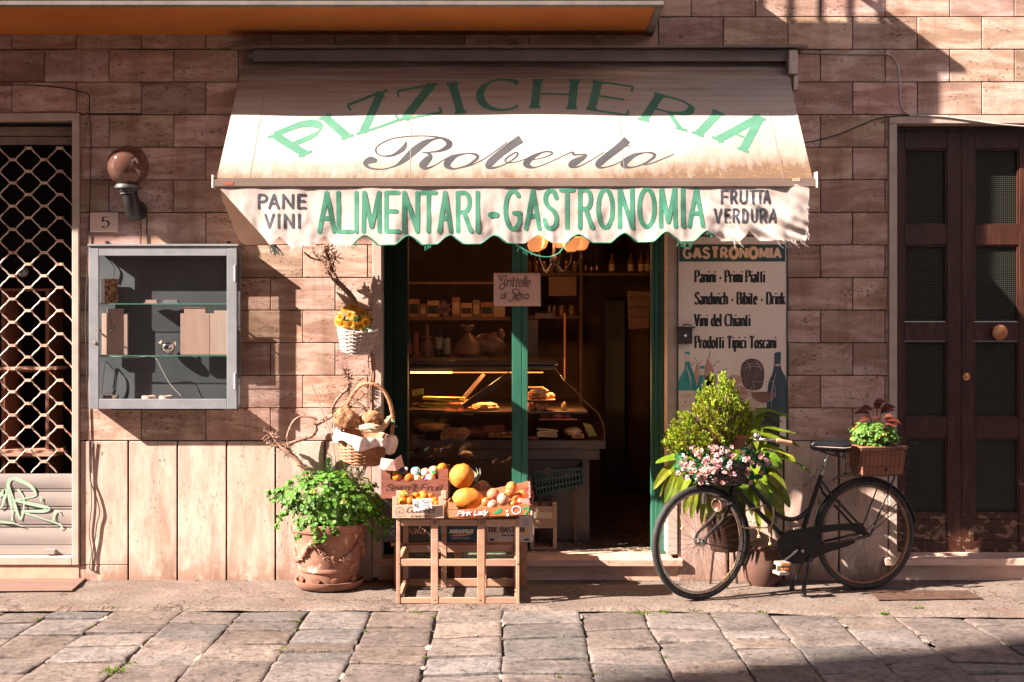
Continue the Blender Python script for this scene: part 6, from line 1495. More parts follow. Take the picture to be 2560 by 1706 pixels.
# wooden fruit crates on the stand
def crate(name, label, px0, px1, bot, top, post, y0, y1, m, notch=None, gap_post=.03):
    t = thing(name, label, 'fruit crate', tuple(P((px0+px1)/2, bot, y0))); x0, x1 = WX(px0,y0), WX(px1,y0); zb, zt, zp = WZ(bot,y0), WZ(top,y0), WZ(post,y0); w = .009
    mb = MB(); mb.box(x0, x1, y0, y0+w, zb, zt, tint=wd()); mb.build('front_panel', m, t, bevel=.0015)
    mb = MB(); mb.box(x0, x1, y1-w, y1, zb, zt, tint=wd()); mb.box(x0, x0+w, y0+w+.0005, y1-w-.0005, zb, zt-.012, tint=wd()); mb.box(x1-w, x1, y0+w+.0005, y1-w-.0005, zb, zt-.012, tint=wd()); mb.box(x0+w, x1-w, y0+w, y1-w, zb+.001, zb+.007, tint=wd()); mb.build('side_panels', m, t, bevel=.0015)
    for x in (x0+.0, x1-gap_post):
        for y in (y0, y1-.02):
            mb = MB(); mb.box(x, x+gap_post, y if y == y0 else y, (y+w) if y == y0 else y1, zt+.0003, zp, tint=wd()); mb.build('corner_post', m, t, bevel=.0015)
    return t
SEVW = MT('crate_red_wood', (.15,.045,.032), (.24,.09,.065), 3, (1,4,9), rough=.6, tint=True, spots=((.12,.03,.02), 9, .62, (.7,2,9)))
GOUW = MT('crate_blond_wood', (.45,.31,.215), (.53,.385,.285), 4, (1,4,6), rough=.6, tint=True)
YV = -.485
v7 = crate('fruit_crate', 'red stained wooden crate printed Seven Fruit holding wrapped oranges', 952.5, 1120.5, 1247, C4y(297), C4y(200), YV, -.20, SEVW, gap_post=.06)
mb = MB(); ca = on_plane(YV, .0008)
text(mb, 'Seven', C4(95), C4(300), C4y(400), C4y(338), 4.6, ca, slant=.35, nib=35, gap=.10, step=3, thin=.3, heavy=1); text(mb, 'Fruit', C4(415), C4(618), C4y(400), C4y(338), 4.6, ca, slant=.35, nib=35, gap=.12, step=3, thin=.3)
for k in range(6):
    a = rad(90+60*k); cx, cy = C4(358)+6.6*math.cos(a), C4y(372)-6.6*math.sin(a); L = [(cx+4.6*math.cos(b*.524), cy-4.6*math.sin(b*.524)) for b in range(13)]
    if k in (0, 3): mb.add([ca(x,y,.001) for x, y in L[:12]], [tuple(range(12))])
    else: ribbon(mb, L, lambda d, t: 1.0, ca, .0012, 3)
mb.build('print', MT('burnt_print', (.06,.018,.012), rough=.6), v7)
gm_ = crate('fruit_crate', 'blond wooden crate printed Gourmet holding loose mandarins', 981, 1110, 1296, C4y(533), C4y(457), -.80, -.50, GOUW, gap_post=.032)
mb = MB(); ca = on_plane(-.80, .0008); text(mb, 'Gourmet', C4(282), C4(545), C4y(606), C4y(552), 3.6, ca, slant=.4, nib=35, gap=.12, step=3, thin=.3)
ribbon(mb, [(C4(222)+11.0*math.cos(a*.314), C4y(597)+11.4*math.sin(a*.314)) for a in range(21)], lambda d, t: 1, ca, .001, 3); text(mb, 'G', C4(203), C4(240), C4y(612), C4y(580), 2.4, ca, slant=.4, nib=35, step=3)
text(mb, 'di Natal Cucina', C4(325), C4(508), C4y(646), C4y(628), 1.1, ca, slant=.3, gap=.16, step=3)
for a in (272, 415, 540): ribbon(mb, [(C4(a),C4y(625)),(C4(a),C4y(656))], lambda d, t: .9, ca, .001, 3)
mb.build('print', MT('ink_brown', (.13,.06,.04), rough=.6), gm_)
t = thing('paper_tag', 'crumpled pink paper price tag on the left corner of the Seven Fruit crate', 'price tag', tuple(P(985,1175,-.47)))
mb = MB(); q = [P(949,1170,-.50), P(953,1145,-.48), P(985,1150,-.50), P(1003,1138,-.48), P(1010,1165,-.47), P(990,1178,-.50), P(960,1176,-.51)]; mb.add(q, [(0,1,2,6),(2,5,6),(2,3,4,5)]); mb.build('sheet', MT('tag_pink', (.50,.30,.25), (.56,.35,.30), 8, rough=.8), t, solid=.001)
mb = MB(); text(mb, 'CENT', 962, 992, 1158, 1150, 1.2, on_plane(-.508), gap=.2, step=3); mb.build('handwriting', MT('pencil', (.32,.17,.13), rough=.7), t)
# fruit -----------------------------------------------------------------
ORANGE = MT('orange_peel', (.40,.095,.006), (.60,.20,.018), 22, rough=.58, spec=.25, bump=.35, bscale=160, bdist=.002)
def fruit(name, label, cat_, px, py, y, r, m, rz=None, cal=True, group=None, wrap=None):
    c = P(px, py, y); mb = MB(); mb.ell(c, r, r, rz or r*.94, 22, 14, Matrix.Rotation(U(-.4,.4),3,'Y'), jit=.05)
    o = mb.build(name, m, smooth=True); tag(o, label, cat_, group)
    if cal:
        k = MB(); th = U(.5,1.3); ph = U(-2.4,-.7); d = Vector((math.cos(ph)*math.sin(th), math.sin(ph)*math.sin(th), math.cos(th))); p = c + Vector((d.x*r, d.y*r, d.z*(rz or r*.94)))
        k.tube([p - d*r*.05, p + d*r*.07], [r*.13, r*.07], 6)
        for j in range(5): k.tube([p, p + (d.orthogonal().normalized()*math.cos(j*1.257) + d.cross(d.orthogonal().normalized())*math.sin(j*1.257))*r*.22], [r*.06, r*.015], 4)
        k.build('stem', MT('fruit_stem', (.10,.075,.02), (.16,.10,.04), 40), o)
    return o
WRAPS = [MT('wrap_black', (.015,.015,.02), (.5,.5,.5), 30, rough=.18, lo=.60, hi=.66), MT('wrap_teal', (.75,.66,.6), (.06,.42,.45), 26, rough=.2, lo=.50, hi=.54), MT('wrap_white', (.78,.70,.66), (.74,.30,.08), 24, rough=.2, lo=.48, hi=.54), MT('wrap_mixed', (.76,.62,.52), (.70,.32,.12), 28, rough=.2, lo=.46, hi=.5)]
mo = lambda x, y: (930 + x/5.602, 1130 + y/5.604)
for (x, y), yy, r, m, lab, w in (((430,270),-.45,.034,WRAPS[0],'orange wrapped in shiny black printed tissue in the Seven Fruit crate',1), ((610,275),-.45,.031,WRAPS[1],'orange wrapped in white tissue with a teal patch in the Seven Fruit crate',1), ((745,290),-.45,.030,WRAPS[2],'orange in crumpled white tissue at the middle right of the Seven Fruit crate',1),
        ((860,265),-.44,.032,WRAPS[3],'orange in pale tissue next to the right post of the Seven Fruit crate',1), ((985,225),-.43,.032,ORANGE,'bare orange perched highest against the right post of the Seven Fruit crate',0), ((350,350),-.46,.033,ORANGE,'bare orange at the lower left of the Seven Fruit crate, under the black wrapped one',0),
        ((515,365),-.46,.032,ORANGE,'bare orange low in the Seven Fruit crate between the black and teal wrapped ones',0), ((640,375),-.455,.030,WRAPS[2],'low orange in white tissue at the front centre of the Seven Fruit crate',1), ((820,360),-.455,.034,WRAPS[3],'low orange in pinkish tissue at the front right of the Seven Fruit crate',1)):
    fruit('wrapped_orange' if w else 'orange', lab, 'orange', *mo(x, y), yy, r, m, cal=not w)
mb = MB()
for k, (x, y) in enumerate(((610,280),(855,285),(740,270),(700,355),(745,375),(480,230))):
    p = P(*mo(x,y), -.485); roundleaf(mb, p, (U(-.2,.2),-1,.3), U(.007,.012), ((.1,.8,.4),(.05,.5,.15),(.2,.5,.8),(.9,.6,.1),(.2,.1,.5),(.9,.9,.9))[k], 8)
tag(mb.build('tissue_scraps', MT('tissue_scrap', (.8,.8,.8), rough=.4, tint=True)), 'coloured scraps of printed tissue paper on the wrapped oranges', 'tissue')
for k, ((x, y), yy, r, lab) in enumerate((((455,605),-.70,.031,'mandarin with a green leaf at the left of the Gourmet crate'), ((615,620),-.66,.026,'small mandarin next to the leafed one in the Gourmet crate'), ((715,600),-.62,.027,'mandarin at the top centre back of the Gourmet crate'), ((735,635),-.69,.028,'mandarin right above the price card in the Gourmet crate'),
        ((820,625),-.63,.022,'small dark mandarin near the right post of the Gourmet crate'), ((545,690),-.755,.028,'mandarin touching the left edge of the price card'), ((432,700),-.755,.029,'mandarin low at the left post of the Gourmet crate'), ((875,690),-.74,.026,'mandarin between the price card and the right post'), ((660,690),-.70,.028,'mandarin mostly hidden behind the price card'), ((905,720),-.755,.020,'smallest mandarin low beside the right post of the Gourmet crate'))):
    fruit('mandarin', lab, 'mandarin', *mo(x, y), yy, r, ORANGE)
mb = MB(); leaf(mb, P(*mo(455,560),-.72), P(*mo(548,640),-.74)-P(*mo(455,560),-.72), (0,-1,.2), .040, .014, tint=(.9,1,.8)); mb.tube([P(*mo(450,480),-.71), P(*mo(458,560),-.72)], .0012, 4); tag(mb.build('mandarin_leaf', LEAF_CLOVER), 'single green leaf sticking up from the leafed mandarin', 'leaf')
t = thing('price_card', 'white card handwritten with a euro price tucked into the Gourmet crate', 'price card', tuple(P(1055,1270,-.83)))
q = [mo(565,665), mo(830,648), mo(838,790), mo(582,838)]; mb = MB(); mb.prism([P(a,b,-.825) for a, b in q], (0,.0012,0)); mb.build('card', MT('card_white', (.72,.72,.74), rough=.6), t)
mb = MB(); ca = on_plane(-.826)
for L in ([(640,690),(610,705),(598,745),(612,770),(640,765)], [(590,735),(640,728)], [(585,750),(635,745)], [(640,700),(650,740),(625,775),(675,765)], [(695,685),(730,680),(720,710),(755,715),(740,750),(700,755)], [(790,680),(765,685),(762,705),(795,710),(790,745),(755,752)], [(805,690),(818,682),(820,695),(808,700)], [(735,800),(740,780),(752,795),(765,775)], [(785,800),(790,765),(800,785),(812,768),(800,788),(812,800)]):
    ribbon(mb, [mo(*p) for p in cat(L, 5)], lambda d, t: 1.25, ca, .001, 2, True)
mb.build('handwriting', INK, t)
# printed tray with melons and apples
pt = thing('fruit_tray', 'orange cardboard tray printed Pink Lady holding melons and apples', 'fruit tray', tuple(P(1220,1290,-.78)))
YT = -.80; A0, A1 = P(1119,1297,YT), P(1326,1289,YT); B0, B1 = P(1119,1277,YT), P(1326,1263,YT); dy = Vector((0,.30,0))
TRO = MT('tray_print_orange', (.42,.135,.045), (.47,.175,.07), 5, rough=.5); KRA = MT('kraft_board', (.36,.17,.07), (.42,.21,.1), 6, rough=.8)
mb = MB(); s_ = (P(1147,1297,YT), P(1147,1275,YT)); mb.prism([s_[0], A1, B1, s_[1]], (0,.006,0)); mb.build('front_panel', TRO, pt)
mb = MB(); mb.prism([A0, s_[0]+Vector((-.0005,0,0)), s_[1]+Vector((-.0005,0,0)), P(1119,1273,YT)], (0,.006,0)); mb.prism([A0, A0+dy, A0+dy+Vector((0,0,.085)), P(1117,1254,YT)], (.006,0,0)); mb.prism([P(1117,1254,YT), P(1137,1258,YT), P(1147,1276,YT), P(1119,1274,YT)], (0,.004,0)); mb.prism([A0, A1, A1+dy, A0+dy], (0,0,.005)); mb.prism([A0+dy, A1+dy, A1+dy+Vector((0,0,.17)), A0+dy+Vector((0,0,.085))], (0,.006,0)); mb.build('cardboard', KRA, pt)
mb = MB(); mb.prism([A1, A1+dy, A1+dy+Vector((0,0,.17)), P(1326,1245,YT)], (-.006,0,0)); mb.prism([P(1302,1262,YT), P(1326,1258,YT), P(1326,1245,YT), P(1303,1248,YT)], (0,.004,0)); mb.build('side_panel', MT('tray_print_pink', (.70,.30,.25), (.55,.07,.10), 26, rough=.5, lo=.50, hi=.54), pt)
mb = MB(); ca = on_plane(YT, .0008)
lt = lambda px, py, l: ca(px, py, l)
for wth, mi, lf in ((4.6, 0, 0), (2.4, 1, .0042)):
    mb.mi = mi
    text(mb, 'Pink', 1143, 1176, 1290, 1278, wth, on_plane(YT, .0008+lf), slant=.3, gap=.14, step=3, rc=True, yb1=1288, yt1=1276); text(mb, 'Lady', 1185, 1217, 1288, 1276, wth, on_plane(YT, .0008+lf), slant=.3, gap=.14, step=3, rc=True, yb1=1286, yt1=1274)
mb.build('print', [MT('print_magenta', (.42,.02,.10), rough=.5), MT('print_white', (.78,.72,.68), rough=.5)], pt)
mb = MB(); mb.mi = 0
ribbon(mb, [mo(*p) for p in cat([(1715,860),(1750,850),(1770,815),(1800,800),(1800,830),(1765,855)],4)], lambda d, t: 4, ca, .001, 2, True); ribbon(mb, [mo(*p) for p in cat([(2120,800),(2140,780),(2180,785),(2190,820),(2165,845),(2150,875)],5)], lambda d, t: 4.4, ca, .001, 2, True); mb.build('print', MT('print_green', (.02,.36,.13), rough=.5), pt)
mb = MB(); ribbon(mb, [(mo(2020,0)[0]+11*math.cos(a*.314), mo(0,815)[1]+9.5*math.sin(a*.314)) for a in range(21)], lambda d, t: 2.6, ca, .0012, 3)
for x, y, r in ((1890,830,3.2),(1900,880,4),(2070,840,2.6),(2040,860,1.6)): mb.add([ca(mo(x,y)[0]+r*math.cos(a*.785), mo(x,y)[1]+r*math.sin(a*.785), .002) for a in range(8)], [tuple(range(8))])
mb.build('print', MATS['print_white'], pt)
mb = MB(); ribbon(mb, [(mo(2020,0)[0]+9*math.cos(a*.314), mo(0,815)[1]+7.5*math.sin(a*.314)) for a in range(21)], lambda d, t: 1.6, ca, .0016, 3); mb.build('print', MATS['print_magenta'], pt)
mb = MB()
def film(u, v):
    if u < .5: p = (A0+dy+Vector((0.30,-.01,.06))).lerp(A1+dy+Vector((0,-.01,.20)), u*2)
    else: p = (A1+dy+Vector((.012,0,.20))).lerp(A1+Vector((.018,.04,.10)), (u-.5)*2)
    p = p + Vector((0,0,-.16*v)); return p + Vector((noise.noise(p*25), noise.noise(p*25+Vector((5,0,0))), noise.noise(p*31)))*.012
mb.grid(film, 44, 14); mb.build('plastic_film', glass_mat('crinkly_film', (.86,.86,.86), 1.6, .12, 2.2), pt, smooth=True, recalc=False)
MEL = MT('melon_skin', (.42,.125,.014), (.60,.245,.045), 14, rough=.6, spec=.25, bump=.5, bscale=26, bdist=.006)
def melon(label, px, py, y, rx, rz, ang):
    c = P(px, py, y); M3 = Matrix.Rotation(rad(ang), 3, 'Y'); mb = MB(); mb.ell(c, rx, rz*1.02, rz, 32, 20, M3, jit=.05)
    e = M3 @ Vector((-rx*.97, 0, 0)); mb.tube([c+e, c+e*1.06], [.010,.006], 8); tag(mb.build('melon', MEL, smooth=True), label, 'melon')
melon('upright round orange melon behind the printed tray', 1154.5, 1191, -.50, .078, .077, 100); melon('oval orange melon lying in the left of the printed tray', 1170, 1247, -.66, .094, .066, 4)
t = thing('pineapple', 'brown pineapple with silvery leaves behind the two melons', 'pineapple', tuple(P(1203, 1240, -.45)))
mb = MB(); pa, pb = P(1222,1258,-.40), P(1192,1205,-.42); ax = (pb-pa).normalized(); L = (pb-pa).length; M3 = ax.to_track_quat('Z','Y').to_matrix()
mb.lathe([(0,0),(.045,.01),(.056,L*.3),(.055,L*.6),(.042,L*.9),(0,L)], pa, 20, M3)
for r in range(9):
    for k in range(11):
        a = 6.283*(k+.5*(r%2))/11; h = L*(.06+.1*r); R = .056*math.sin(math.pi*min(1,(h/L)*.8+.16))**.5; p = pa + M3 @ Vector((math.cos(a)*R, math.sin(a)*R, h)); d = M3 @ Vector((math.cos(a), math.sin(a), .5)); mb.tube([p, p+d*.012], [.010,.001], 5)
mb.build('fruit_body', MT('pineapple_skin', (.16,.065,.03), (.34,.16,.07), 24, rough=.6), t)
mb = MB()
for k in range(30): a = U(0,6.28); d = (M3 @ Vector((math.cos(a)*.5, math.sin(a)*.5, U(.5,1.4)))); leaf(mb, pb, d, M3 @ Vector((math.cos(a),math.sin(a),-.3)), U(.05,.095), .012, fold=.5, n=3, tint=gtint(.8,1.2))
mb.build('crown', leafmat('pineapple_leaf', (.28,.33,.26), (.42,.44,.38), .2), t)
APP = [MT('apple_blush', (.58,.32,.17), (.42,.11,.06), 9, rough=.36, coat=.08), MT('apple_pink', (.60,.36,.26), (.46,.16,.11), 9, rough=.36, coat=.08), MT('apple_orange', (.52,.22,.04), (.40,.10,.025), 9, rough=.38, coat=.08)]
for k, ((x, y), yy, r, rz, m, lab) in enumerate((((1700,595),-.68,.040,.037,0,'large blush apple at the left of the apple heap'), ((1835,665),-.74,.036,.040,1,'tall pinkish apple at the front centre of the apple heap'), ((1690,740),-.76,.032,.029,1,'glossy pink apple low at the front left of the apple heap'), ((1935,570),-.66,.035,.034,2,'brownish orange apple in the middle of the heap'), ((1955,500),-.58,.036,.036,2,'apple topping the heap beside the green post'),
        ((2005,640),-.66,.030,.029,2,'orange apple right of the tall pinkish one'), ((2105,605),-.62,.032,.031,2,'rightmost orange apple near the plastic film'), ((1985,730),-.74,.028,.024,2,'flat orange apple at the front right of the heap'), ((1600,700),-.70,.030,.028,2,'small shaded apple between the melon and the glossy pink apple'), ((2080,690),-.73,.022,.020,0,'smallest apple in the right corner of the tray'))):
    fruit('apple', lab, 'apple', *mo(x, y), yy, r, APP[m], rz=rz)
# pumpkin-like bread and bags on the ledge behind the fruit
food('dark_squash', 'dark netted squash behind the upright melon in the window', 1164, 1152, .32, 42, 24, FOODC[3], 'lump', 'squash')
# ================================================================= BICYCLE
bk = thing('bicycle', 'old black city bicycle with chipped paint parked on its stand, loaded with flower boxes', 'bicycle', (1.70, -.48, 0))
F0 = Vector((1.1517, -.631, 0)); BDIR = Vector((.961, .2745, 0)).normalized(); BN = Vector((BDIR.y, -BDIR.x, 0))    # BN points to the street
def B(s, z, o=0.0): return F0 + BDIR*s + BN*o + Vector((0,0,z))
def Bp(px, py, o=0.0):
    """point of the bicycle's own plane seen at a photo position, then moved o sideways"""
    k = (px-1280)/FPX; a = Vector((F0.x, F0.y)) + Vector((BN.x, BN.y))*o
    s = (k*(CD+a.y) - a.x)/(BDIR.x - k*BDIR.y); p = F0 + BDIR*s + BN*o; d = CD + p.y
    return Vector((p.x, p.y, CH + (800-py)*d/FPX))
BR = .349
RIMM = MT('rim_copper', (.34,.22,.16), (.24,.14,.09), 30, rough=.3, metal=.9); SPK = MT('spoke_steel', (.30,.25,.22), (.2,.16,.14), 30, rough=.35, metal=.9)
def wheel(c, dirv, name, rimm):
    ax = Vector((dirv.y, -dirv.x, 0)).normalized(); rv = Vector((dirv.x, dirv.y, 0)).normalized()
    pt = lambda a, r, o=0: c + rv*math.cos(a)*r + Vector((0,0,1))*math.sin(a)*r + ax*o
    mb = MB(); n = 96
    mb.tube([pt(6.2832*i/n, BR-.018) for i in range(n)], .0185, 10, closed=True)
    for i in range(n*2):
        a = 6.2832*i/(n*2)
        for o in (-.010, 0, .010): 
            p = pt(a + (.016 if o == 0 else 0), BR-.0015 - abs(o)*.32, o); mb.obox(p, rv*math.cos(a)*.0022+Vector((0,0,1))*math.sin(a)*.0022, ax*.0036, (rv*-math.sin(a)+Vector((0,0,1))*math.cos(a))*.0038)
    w = mb.build(name, RUBBER, bk, smooth=True)
    mb = MB(); prof = [(BR-.036,.011),(BR-.041,.013),(BR-.050,.010),(BR-.052,0),(BR-.050,-.010),(BR-.041,-.013),(BR-.036,-.011)]
    vs = []; m = len(prof)
    for i in range(n): vs += [pt(6.2832*i/n, r, o) for r, o in prof]
    mb.add(vs, [(i*m+j, i*m+j+1, ((i+1)%n)*m+j+1, ((i+1)%n)*m+j) for i in range(n) for j in range(m-1)]); mb.build('rim', rimm, w, smooth=True)
    mb = MB()
    for i in range(36):
        a = 6.2832*i/36; o = .022 if i % 2 else -.022; b = a + (.62 if (i//2) % 2 else -.62); mb.tube([pt(b, .022, o), pt(a, BR-.048, 0)], .0012, 4)
    mb.build('spokes', SPK, w)
    mb = MB(); M3 = ax.to_track_quat('Z','Y').to_matrix(); mb.lathe([(0,-.045),(.010,-.045),(.012,-.034),(.024,-.028),(.024,-.020),(.014,-.014),(.014,.014),(.024,.020),(.024,.028),(.012,.034),(.010,.045),(0,.045)], c, 18, M3); mb.build('hub', CHROME, w, smooth=True)
    return w
FD = Vector((math.cos(rad(27)), math.sin(rad(27)), 0)); FC = F0 + Vector((0,0,BR)); RC = F0 + BDIR*1.133 + Vector((0,0,BR))
wheel(FC, FD, 'front_wheel', CHROME); wheel(RC, BDIR, 'rear_wheel', RIMM)
FN = Vector((FD.y, -FD.x, 0)).normalized()
mb = MB()
BB = B(.65, .2785); ST = B(.823, .735); HT0 = B(.205, .640); HT1 = B(.285, .83)
mb.tube([BB, ST], .0148, 12)
mb.tube([Vector(p) for p in cat([tuple(p) for p in (B(.262,.775), B(.40,.62), B(.50,.512), B(.60,.467), B(.675,.478), B(.735,.520))], 6)], .0145, 12)
mb.tube([B(.222,.675), BB], .0155, 12)
mb.tube([HT0, HT1], .018, 12)
for o in (-.055, .055):
    mb.tube([BB + BN*o*.6, RC + BN*o], .009, 8); mb.tube([B(.812,.705) + BN*o*.4, B(.86,.62)+BN*o, RC + BN*o], .0085, 8)
mb.ell(BB, .025, .035, .025)
mb.build('frame', BLACK, bk, smooth=True)
mb = MB(); SAX = (HT1-HT0).normalized(); crown = HT0 - SAX*.02
for o in (-.052, .052):
    mb.tube([Vector(p) for p in cat([tuple(p) for p in (crown + FN*o*.8, crown.lerp(FC,.5) + FN*o + FD*.015, FC + FN*o + FD*.02 + Vector((0,0,.05)), FC + FN*o)], 5)], [.011]*9+[.0085]*7, 8)
mb.bar(crown + FN*.055, crown - FN*.055, .03, .025)
mb.build('fork', BLACK, bk, smooth=True)
def fender(c, dv, a0, a1, name, r=BR+.014):
    ax = Vector((dv.y, -dv.x, 0)).normalized(); mb = MB(); n = 40; prof = [(-.026,-.014),(-.020,-.003),(0,.003),(.020,-.003),(.026,-.014)]; vs = []
    for i in range(n+1):
        a = rad(lerp(a0, a1, i/n)); e = dv*math.cos(a) + Vector((0,0,1))*math.sin(a); vs += [c + e*(r+dr) + ax*o for o, dr in prof]
    mb.add(vs, [(i*5+j, i*5+j+1, (i+1)*5+j+1, (i+1)*5+j) for i in range(n) for j in range(4)])
    for s in (-.026, .026):
        for aa in ((a0+.15*(a1-a0)), ) : a = rad(aa); mb.tube([c + ax*s*1.5, c + (dv*math.cos(a)+Vector((0,0,1))*math.sin(a))*(r-.005) + ax*s], .0022, 5)
    mb.build(name, BLACK, bk, smooth=True, recalc=False, solid=.002)
fender(RC, BDIR, 8, 196, 'rear_mudguard'); fender(FC, Vector((FD.x,FD.y,0)), -28, 62, 'front_mudguard')
mb = MB()   # chain guard with its slot
outer = [(350,960),(420,945),(560,930),(700,920),(770,918),(800,960),(790,1010),(738,992),(700,972),(600,972),(490,988),(452,1012),(490,1062),(600,1056),(690,1034),(725,1042),(720,1060),(660,1085),(560,1115),(470,1150),(400,1190),(330,1208),(260,1200),(210,1170),(182,1120),(180,1060),(205,1005),(260,970)]
C66 = lambda x, y: (1880 + x/2.8, 980 + y/2.8)
q = [Bp(*C66(x,y), .055) for x, y in outer]; mb.prism(q, -BN*.012); mb.build('chain_guard', MT('guard_black', (.007,.0065,.0065), (.014,.012,.011), 18, rough=.5, spec=.3), bk, bevel=.002)
mb = MB(); ca_ = Bp(*C66(315,1108), .075); cb_ = Bp(*C66(215,1188), .085); mb.tube([BB + BN*.06, BB + BN*.085], .011, 10); mb.bar(Bp(*C66(318,1105), .085), cb_, .012, .016, BN); mb.bar(Bp(*C66(318,1105),-.075), BB + (BB - cb_)*.9 - BN*.15, .012, .016, BN); mb.build('crank', CHROME, bk, bevel=.002)
def pedal(c, nm):
    mb = MB(); rot = Vector((.15,0,1)).normalized(); sd = BDIR
    for o in (-.028, .028): mb.obox(c + rot*o, sd*.034, rot*.010, BN*.045)
    mb.obox(c, sd*.034, rot*.018, BN*.006); mb.tube([c - BN*.06, c + BN*.05], .007, 8)
    p = mb.build('pedal', MT('pedal_pale', (.36,.29,.255), (.28,.21,.18), 20, rough=.4), bk, bevel=.002)
    mb = MB(); mb.obox(c + rot*.028 + BN*.046, sd*.026, rot*.006, BN*.0015); mb.obox(c - rot*.0 + BN*.0475, sd*.024, rot*.006, BN*.0015); mb.build('reflector', MT('reflector_orange', (.85,.30,.03), rough=.2), p)
pedal(Bp(*C66(207,1232), .13), ''); pedal(BB + (BB - cb_)*.95 - BN*.13, '')
mb = MB()   # double-leg stand
k0 = Bp(*C66(385,1165), .02)
for x, y, o in ((362,1425,.10),(280,1400,-.09)):
    f = Bp(*C66(x,y), o); f.z = .016; mb.tube([k0 + BN*o*.3, k0.lerp(f,.5) + BN*o*.15, f], .009, 8); mb.tube([f + Vector((0,0,.055)), f - Vector((0,0,.010))], [.011,.019], 10)
mb.bar(k0 + BN*.05, k0 - BN*.05, .03, .03); mb.build('kickstand', MT('stand_black', (.02,.02,.022), rough=.35), bk, smooth=True)
mb = MB(); mb.tube([ST, B(.868,.862)], .013, 12); mb.build('seat_post', CHROME, bk, smooth=True)
# saddle: broad sprung, loaf shaped
mb = MB(); s0, s1, ns = .742, 1.005, 16
def sad(u, v):
    t = v; a = 2*math.pi*u; end = min(1, (t/.10))**.5 if t < .10 else (min(1, (1-t)/.10)**.5 if t > .90 else 1)
    w = lerp(.030, .100, max(0, min(1, (t-.15)/.55))**1.1)*max(.02, end); h = lerp(.034, .050, t)*max(.05, end); zc = lerp(.922, .912, t) + .010*max(0, t-.7)/.3
    sn, cs_ = math.sin(a), math.cos(a)
    return B(lerp(s0, s1, t), zc + h*math.copysign(abs(cs_)**.8, cs_)*(1 if cs_ > 0 else .85), w*math.copysign(abs(sn)**.85, sn))
mb.grid(sad, 28, 26)
sd_ = mb.build('saddle', MT('saddle_vinyl', (.006,.0065,.008), (.011,.011,.013), 12, rough=.42, spec=.35), bk, smooth=True, merge=.0005)
mb = MB(); mb.tube([sad(.26, .03+.94*i/20) for i in range(21)], .003, 5); mb.tube([sad(.74, .03+.94*i/20) for i in range(21)], .003, 5)
mb.build('piping', MT('saddle_piping', (.40,.30,.26), rough=.6), sd_)
mb = MB()
for o in (-.05, .05):
    c = B(.955, .885, o); mb.tube([c + Vector((math.cos(i*.9)*.014, math.sin(i*.9)*.014, -.045+.0022*i)) for i in range(28)], .003, 5)
    mb.tube([B(.78,.902,o*.3), B(.87,.868,o*.5), B(.96,.845,o)], .004, 6)
mb.build('springs', DARKMET, bk)
# handlebar, grip, bell, brake rod, headlight, bottle dynamo
mb = MB(); stem = HT1 + SAX*.10
mb.tube([HT1, stem], .012, 10)
for s in (1, -1):
    pts = [stem, stem + FN*.10*s - FD*.06 + Vector((0,0,.05)), stem + FN*.20*s - FD*.02 + Vector((0,0,.065)), stem + FN*.225*s + FD*.06 + Vector((0,0,.055))]
    mb.tube([Vector(p) for p in cat([tuple(p) for p in pts], 6)], .011, 10)
hbp = mb.build('handlebar', CHROME, bk, smooth=True)
for s in (1, -1):
    a = stem + FN*.222*s + FD*.035 + Vector((0,0,.058)); b = stem + FN*.235*s + FD*.145 + Vector((0,0,.036)); mb = MB(); mb.tube([a, a.lerp(b,.1), a.lerp(b,.5), a.lerp(b,.95), b], [.013,.0165,.0155,.017,.010], 12); mb.build('grip', MT('grip_tan', (.50,.27,.17), (.58,.34,.23), 30, rough=.7), bk, smooth=True)
mb = MB(); c = stem + FN*.15 - FD*.05 + Vector((0,0,.085)); mb.lathe([(.026,-.012),(.028,0),(.020,.014),(0,.020)], c, 18); mb.tube([c, c - Vector((0,0,.03))], .006, 6); mb.build('bell', CHROME, bk, smooth=True)
mb = MB()
mb.tube([Vector(p) for p in cat([tuple(Bp(1560+x/3.136, 920+y/3.136, .07)) for x, y in ((1165,1085),(1172,1140),(1165,1200),(1150,1250))], 5)], .006, 6); mb.tube([Vector(p) for p in cat([tuple(Bp(1560+x/3.136, 920+y/3.136, .06)) for x, y in ((900,1235),(960,1255),(1050,1255),(1145,1250))], 5)], .005, 6); mb.bar(Bp(1921,1316,.07), Bp(1925,1332,.07), .014, .014); mb.bar(Bp(1863,1277,.03), Bp(1914,1263,.04), .006, .008)
mb.build('brake_rod', MT('brake_copper', (.42,.24,.17), (.5,.32,.24), 20, rough=.4, metal=.5), bk, smooth=True)
mb = MB(); hc = Bp(1797, 1262, .08); hd = (-FD*1.0 - Vector((0,1,0))*.22 + Vector((0,0,-.12))).normalized(); M3 = hd.to_track_quat('Z','Y').to_matrix()
mb.lathe([(0,-.060),(.018,-.055),(.028,-.035),(.034,0),(.040,.014),(.042,.020),(.036,.022)], hc, 24, M3, top=False); hl_ = mb.build('headlight', MT('lamp_tan', (.22,.135,.10), (.30,.20,.15), 20, rough=.4, metal=.3), bk, smooth=True)
mb = MB(); mb.lathe([(0,.0),(.018,.002),(.036,.016)], hc, 24, M3, top=False); mb.build('lens', MT('lens_brown', (.06,.022,.014), (.12,.05,.03), 9, rough=.2), hl_, smooth=True)
mb = MB(); dc_ = Bp(1760, 1248, .03); mb.lathe([(.0,-.03),(.016,-.028),(.018,.02),(.010,.024),(.008,.036),(0,.037)], dc_, 16); mb.bar(dc_, dc_ + FD*.06, .008, .012); mb.build('dynamo', CHROME, bk, smooth=True)
